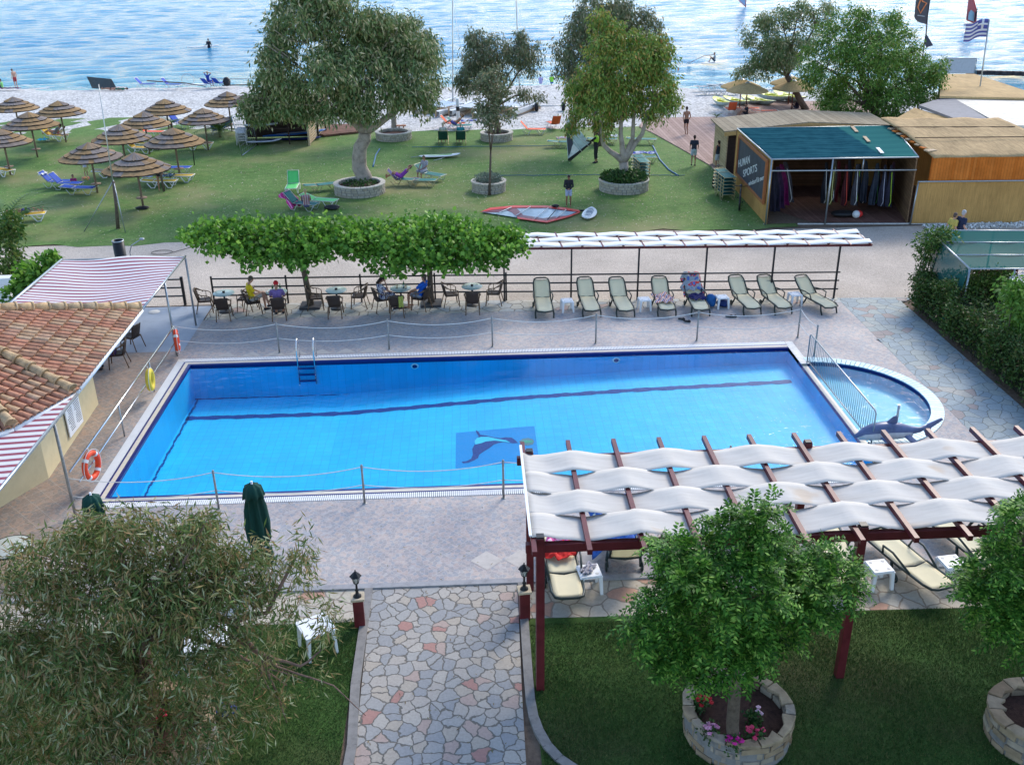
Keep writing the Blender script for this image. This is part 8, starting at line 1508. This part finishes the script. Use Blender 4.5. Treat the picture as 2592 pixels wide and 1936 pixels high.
c = PY(2101, 50, Yq); person('windsurfer in black leaning back behind the red sail out at sea', V((c.x, c.y-.5, SZ+.1)), rad(60), 'stand', 'tan', blk, (.02, .02, .03), (.02, .02, .03), 1.8, tk='long', bk='long'); board('windsurf_board', 'white board under the red windsurf sail out at sea', (c.x, c.y), 2.7, .7, rad(-75), [mb_w, mb_w], z=SZ+.1)
Y2 = P(1606, 16, SZ).y; surfer('small blue and pink windsurf sail cut by the top edge of the photo', (1606, 15), [(1611, 16), (1611, -5), (1604, -25), (1596, -15), (1592, -2)], None, blotch('blue_pink_sail', [(.08, .15, .5), (.4, .5, .7), (.5, .15, .3)], .8), None, Y2)
k = 520; x = rng.uniform(-9, 13, k); y = rng.uniform(12.3, 20.8, k); keep = (x < .7)*(x > -2.3)+(y > 16.3) > 0; x, y = x[keep], y[keep]; k = len(x); p_ = np.stack([x, y, np.full(k, .025)], 1); d_ = unit(np.stack([rng.normal(size=k), rng.normal(size=k), np.abs(rng.normal(size=k))*.15], 1)); tag(npmesh('litter', leafquads(p_, d_, unit(np.cross(d_, np.array([0, 0, 1.]))), .05+.05*rng.random(k), .014+.012*rng.random(k)), 4, MI('litter_leaf', [(0, (.12, .08, .04)), (.6, (.22, .16, .08)), (1, (.10, .12, .04))], .8)), 'small dead leaves scattered on the near paving and the stone path', 'leaves', kind='stuff')
# ============================================================ camera, light, world
cam = bpy.data.cameras.new('camera'); co_ = bpy.data.objects.new('camera', cam); C.objects.link(co_); S.camera = co_
cam.sensor_fit = 'HORIZONTAL'; cam.sensor_width = 36; cam.lens = 36*F/2592; cam.clip_start = .1; cam.clip_end = 2000
M4 = Matrix((( RR.x, UU.x, -FW.x, 0), (RR.y, UU.y, -FW.y, 0), (RR.z, UU.z, -FW.z, H), (0, 0, 0, 1))); co_.matrix_world = M4
SUN_EL, SUN_AZ = 38, 34   # degrees; azimuth east of the viewing axis (+Y), sun ahead to the right behind thin cloud
w = bpy.data.worlds.new('World'); S.world = w; w.use_nodes = True; N = w.node_tree.nodes; L = w.node_tree.links
sky = N.new('ShaderNodeTexSky'); sky.sky_type = 'NISHITA'; sky.sun_disc = False; sky.sun_elevation = rad(SUN_EL); sky.sun_rotation = rad(SUN_AZ); sky.air_density = 1.0; sky.dust_density = .7; sky.ozone_density = 1.5
L.new(sky.outputs[0], N['Background'].inputs[0]); N['Background'].inputs[1].default_value = .135
sl_ = bpy.data.lights.new('sun', 'SUN'); sl_.energy = 1.15; sl_.angle = rad(20); sl_.color = (1, .90, .76); so = bpy.data.objects.new('sun', sl_); C.objects.link(so)
d = V((math.sin(rad(SUN_AZ))*math.cos(rad(SUN_EL)), math.cos(rad(SUN_AZ))*math.cos(rad(SUN_EL)), math.sin(rad(SUN_EL)))); so.rotation_euler = d.to_track_quat('Z', 'Y').to_euler()
S.view_settings.view_transform = 'Standard'; S.view_settings.look = 'None'; S.view_settings.exposure = 1.38; S.view_settings.gamma = 1; S.view_settings.use_curve_mapping = False
S.cycles.max_bounces = 6; S.cycles.transparent_max_bounces = 12; S.cycles.use_denoising = True; S.cycles.sample_clamp_indirect = 8
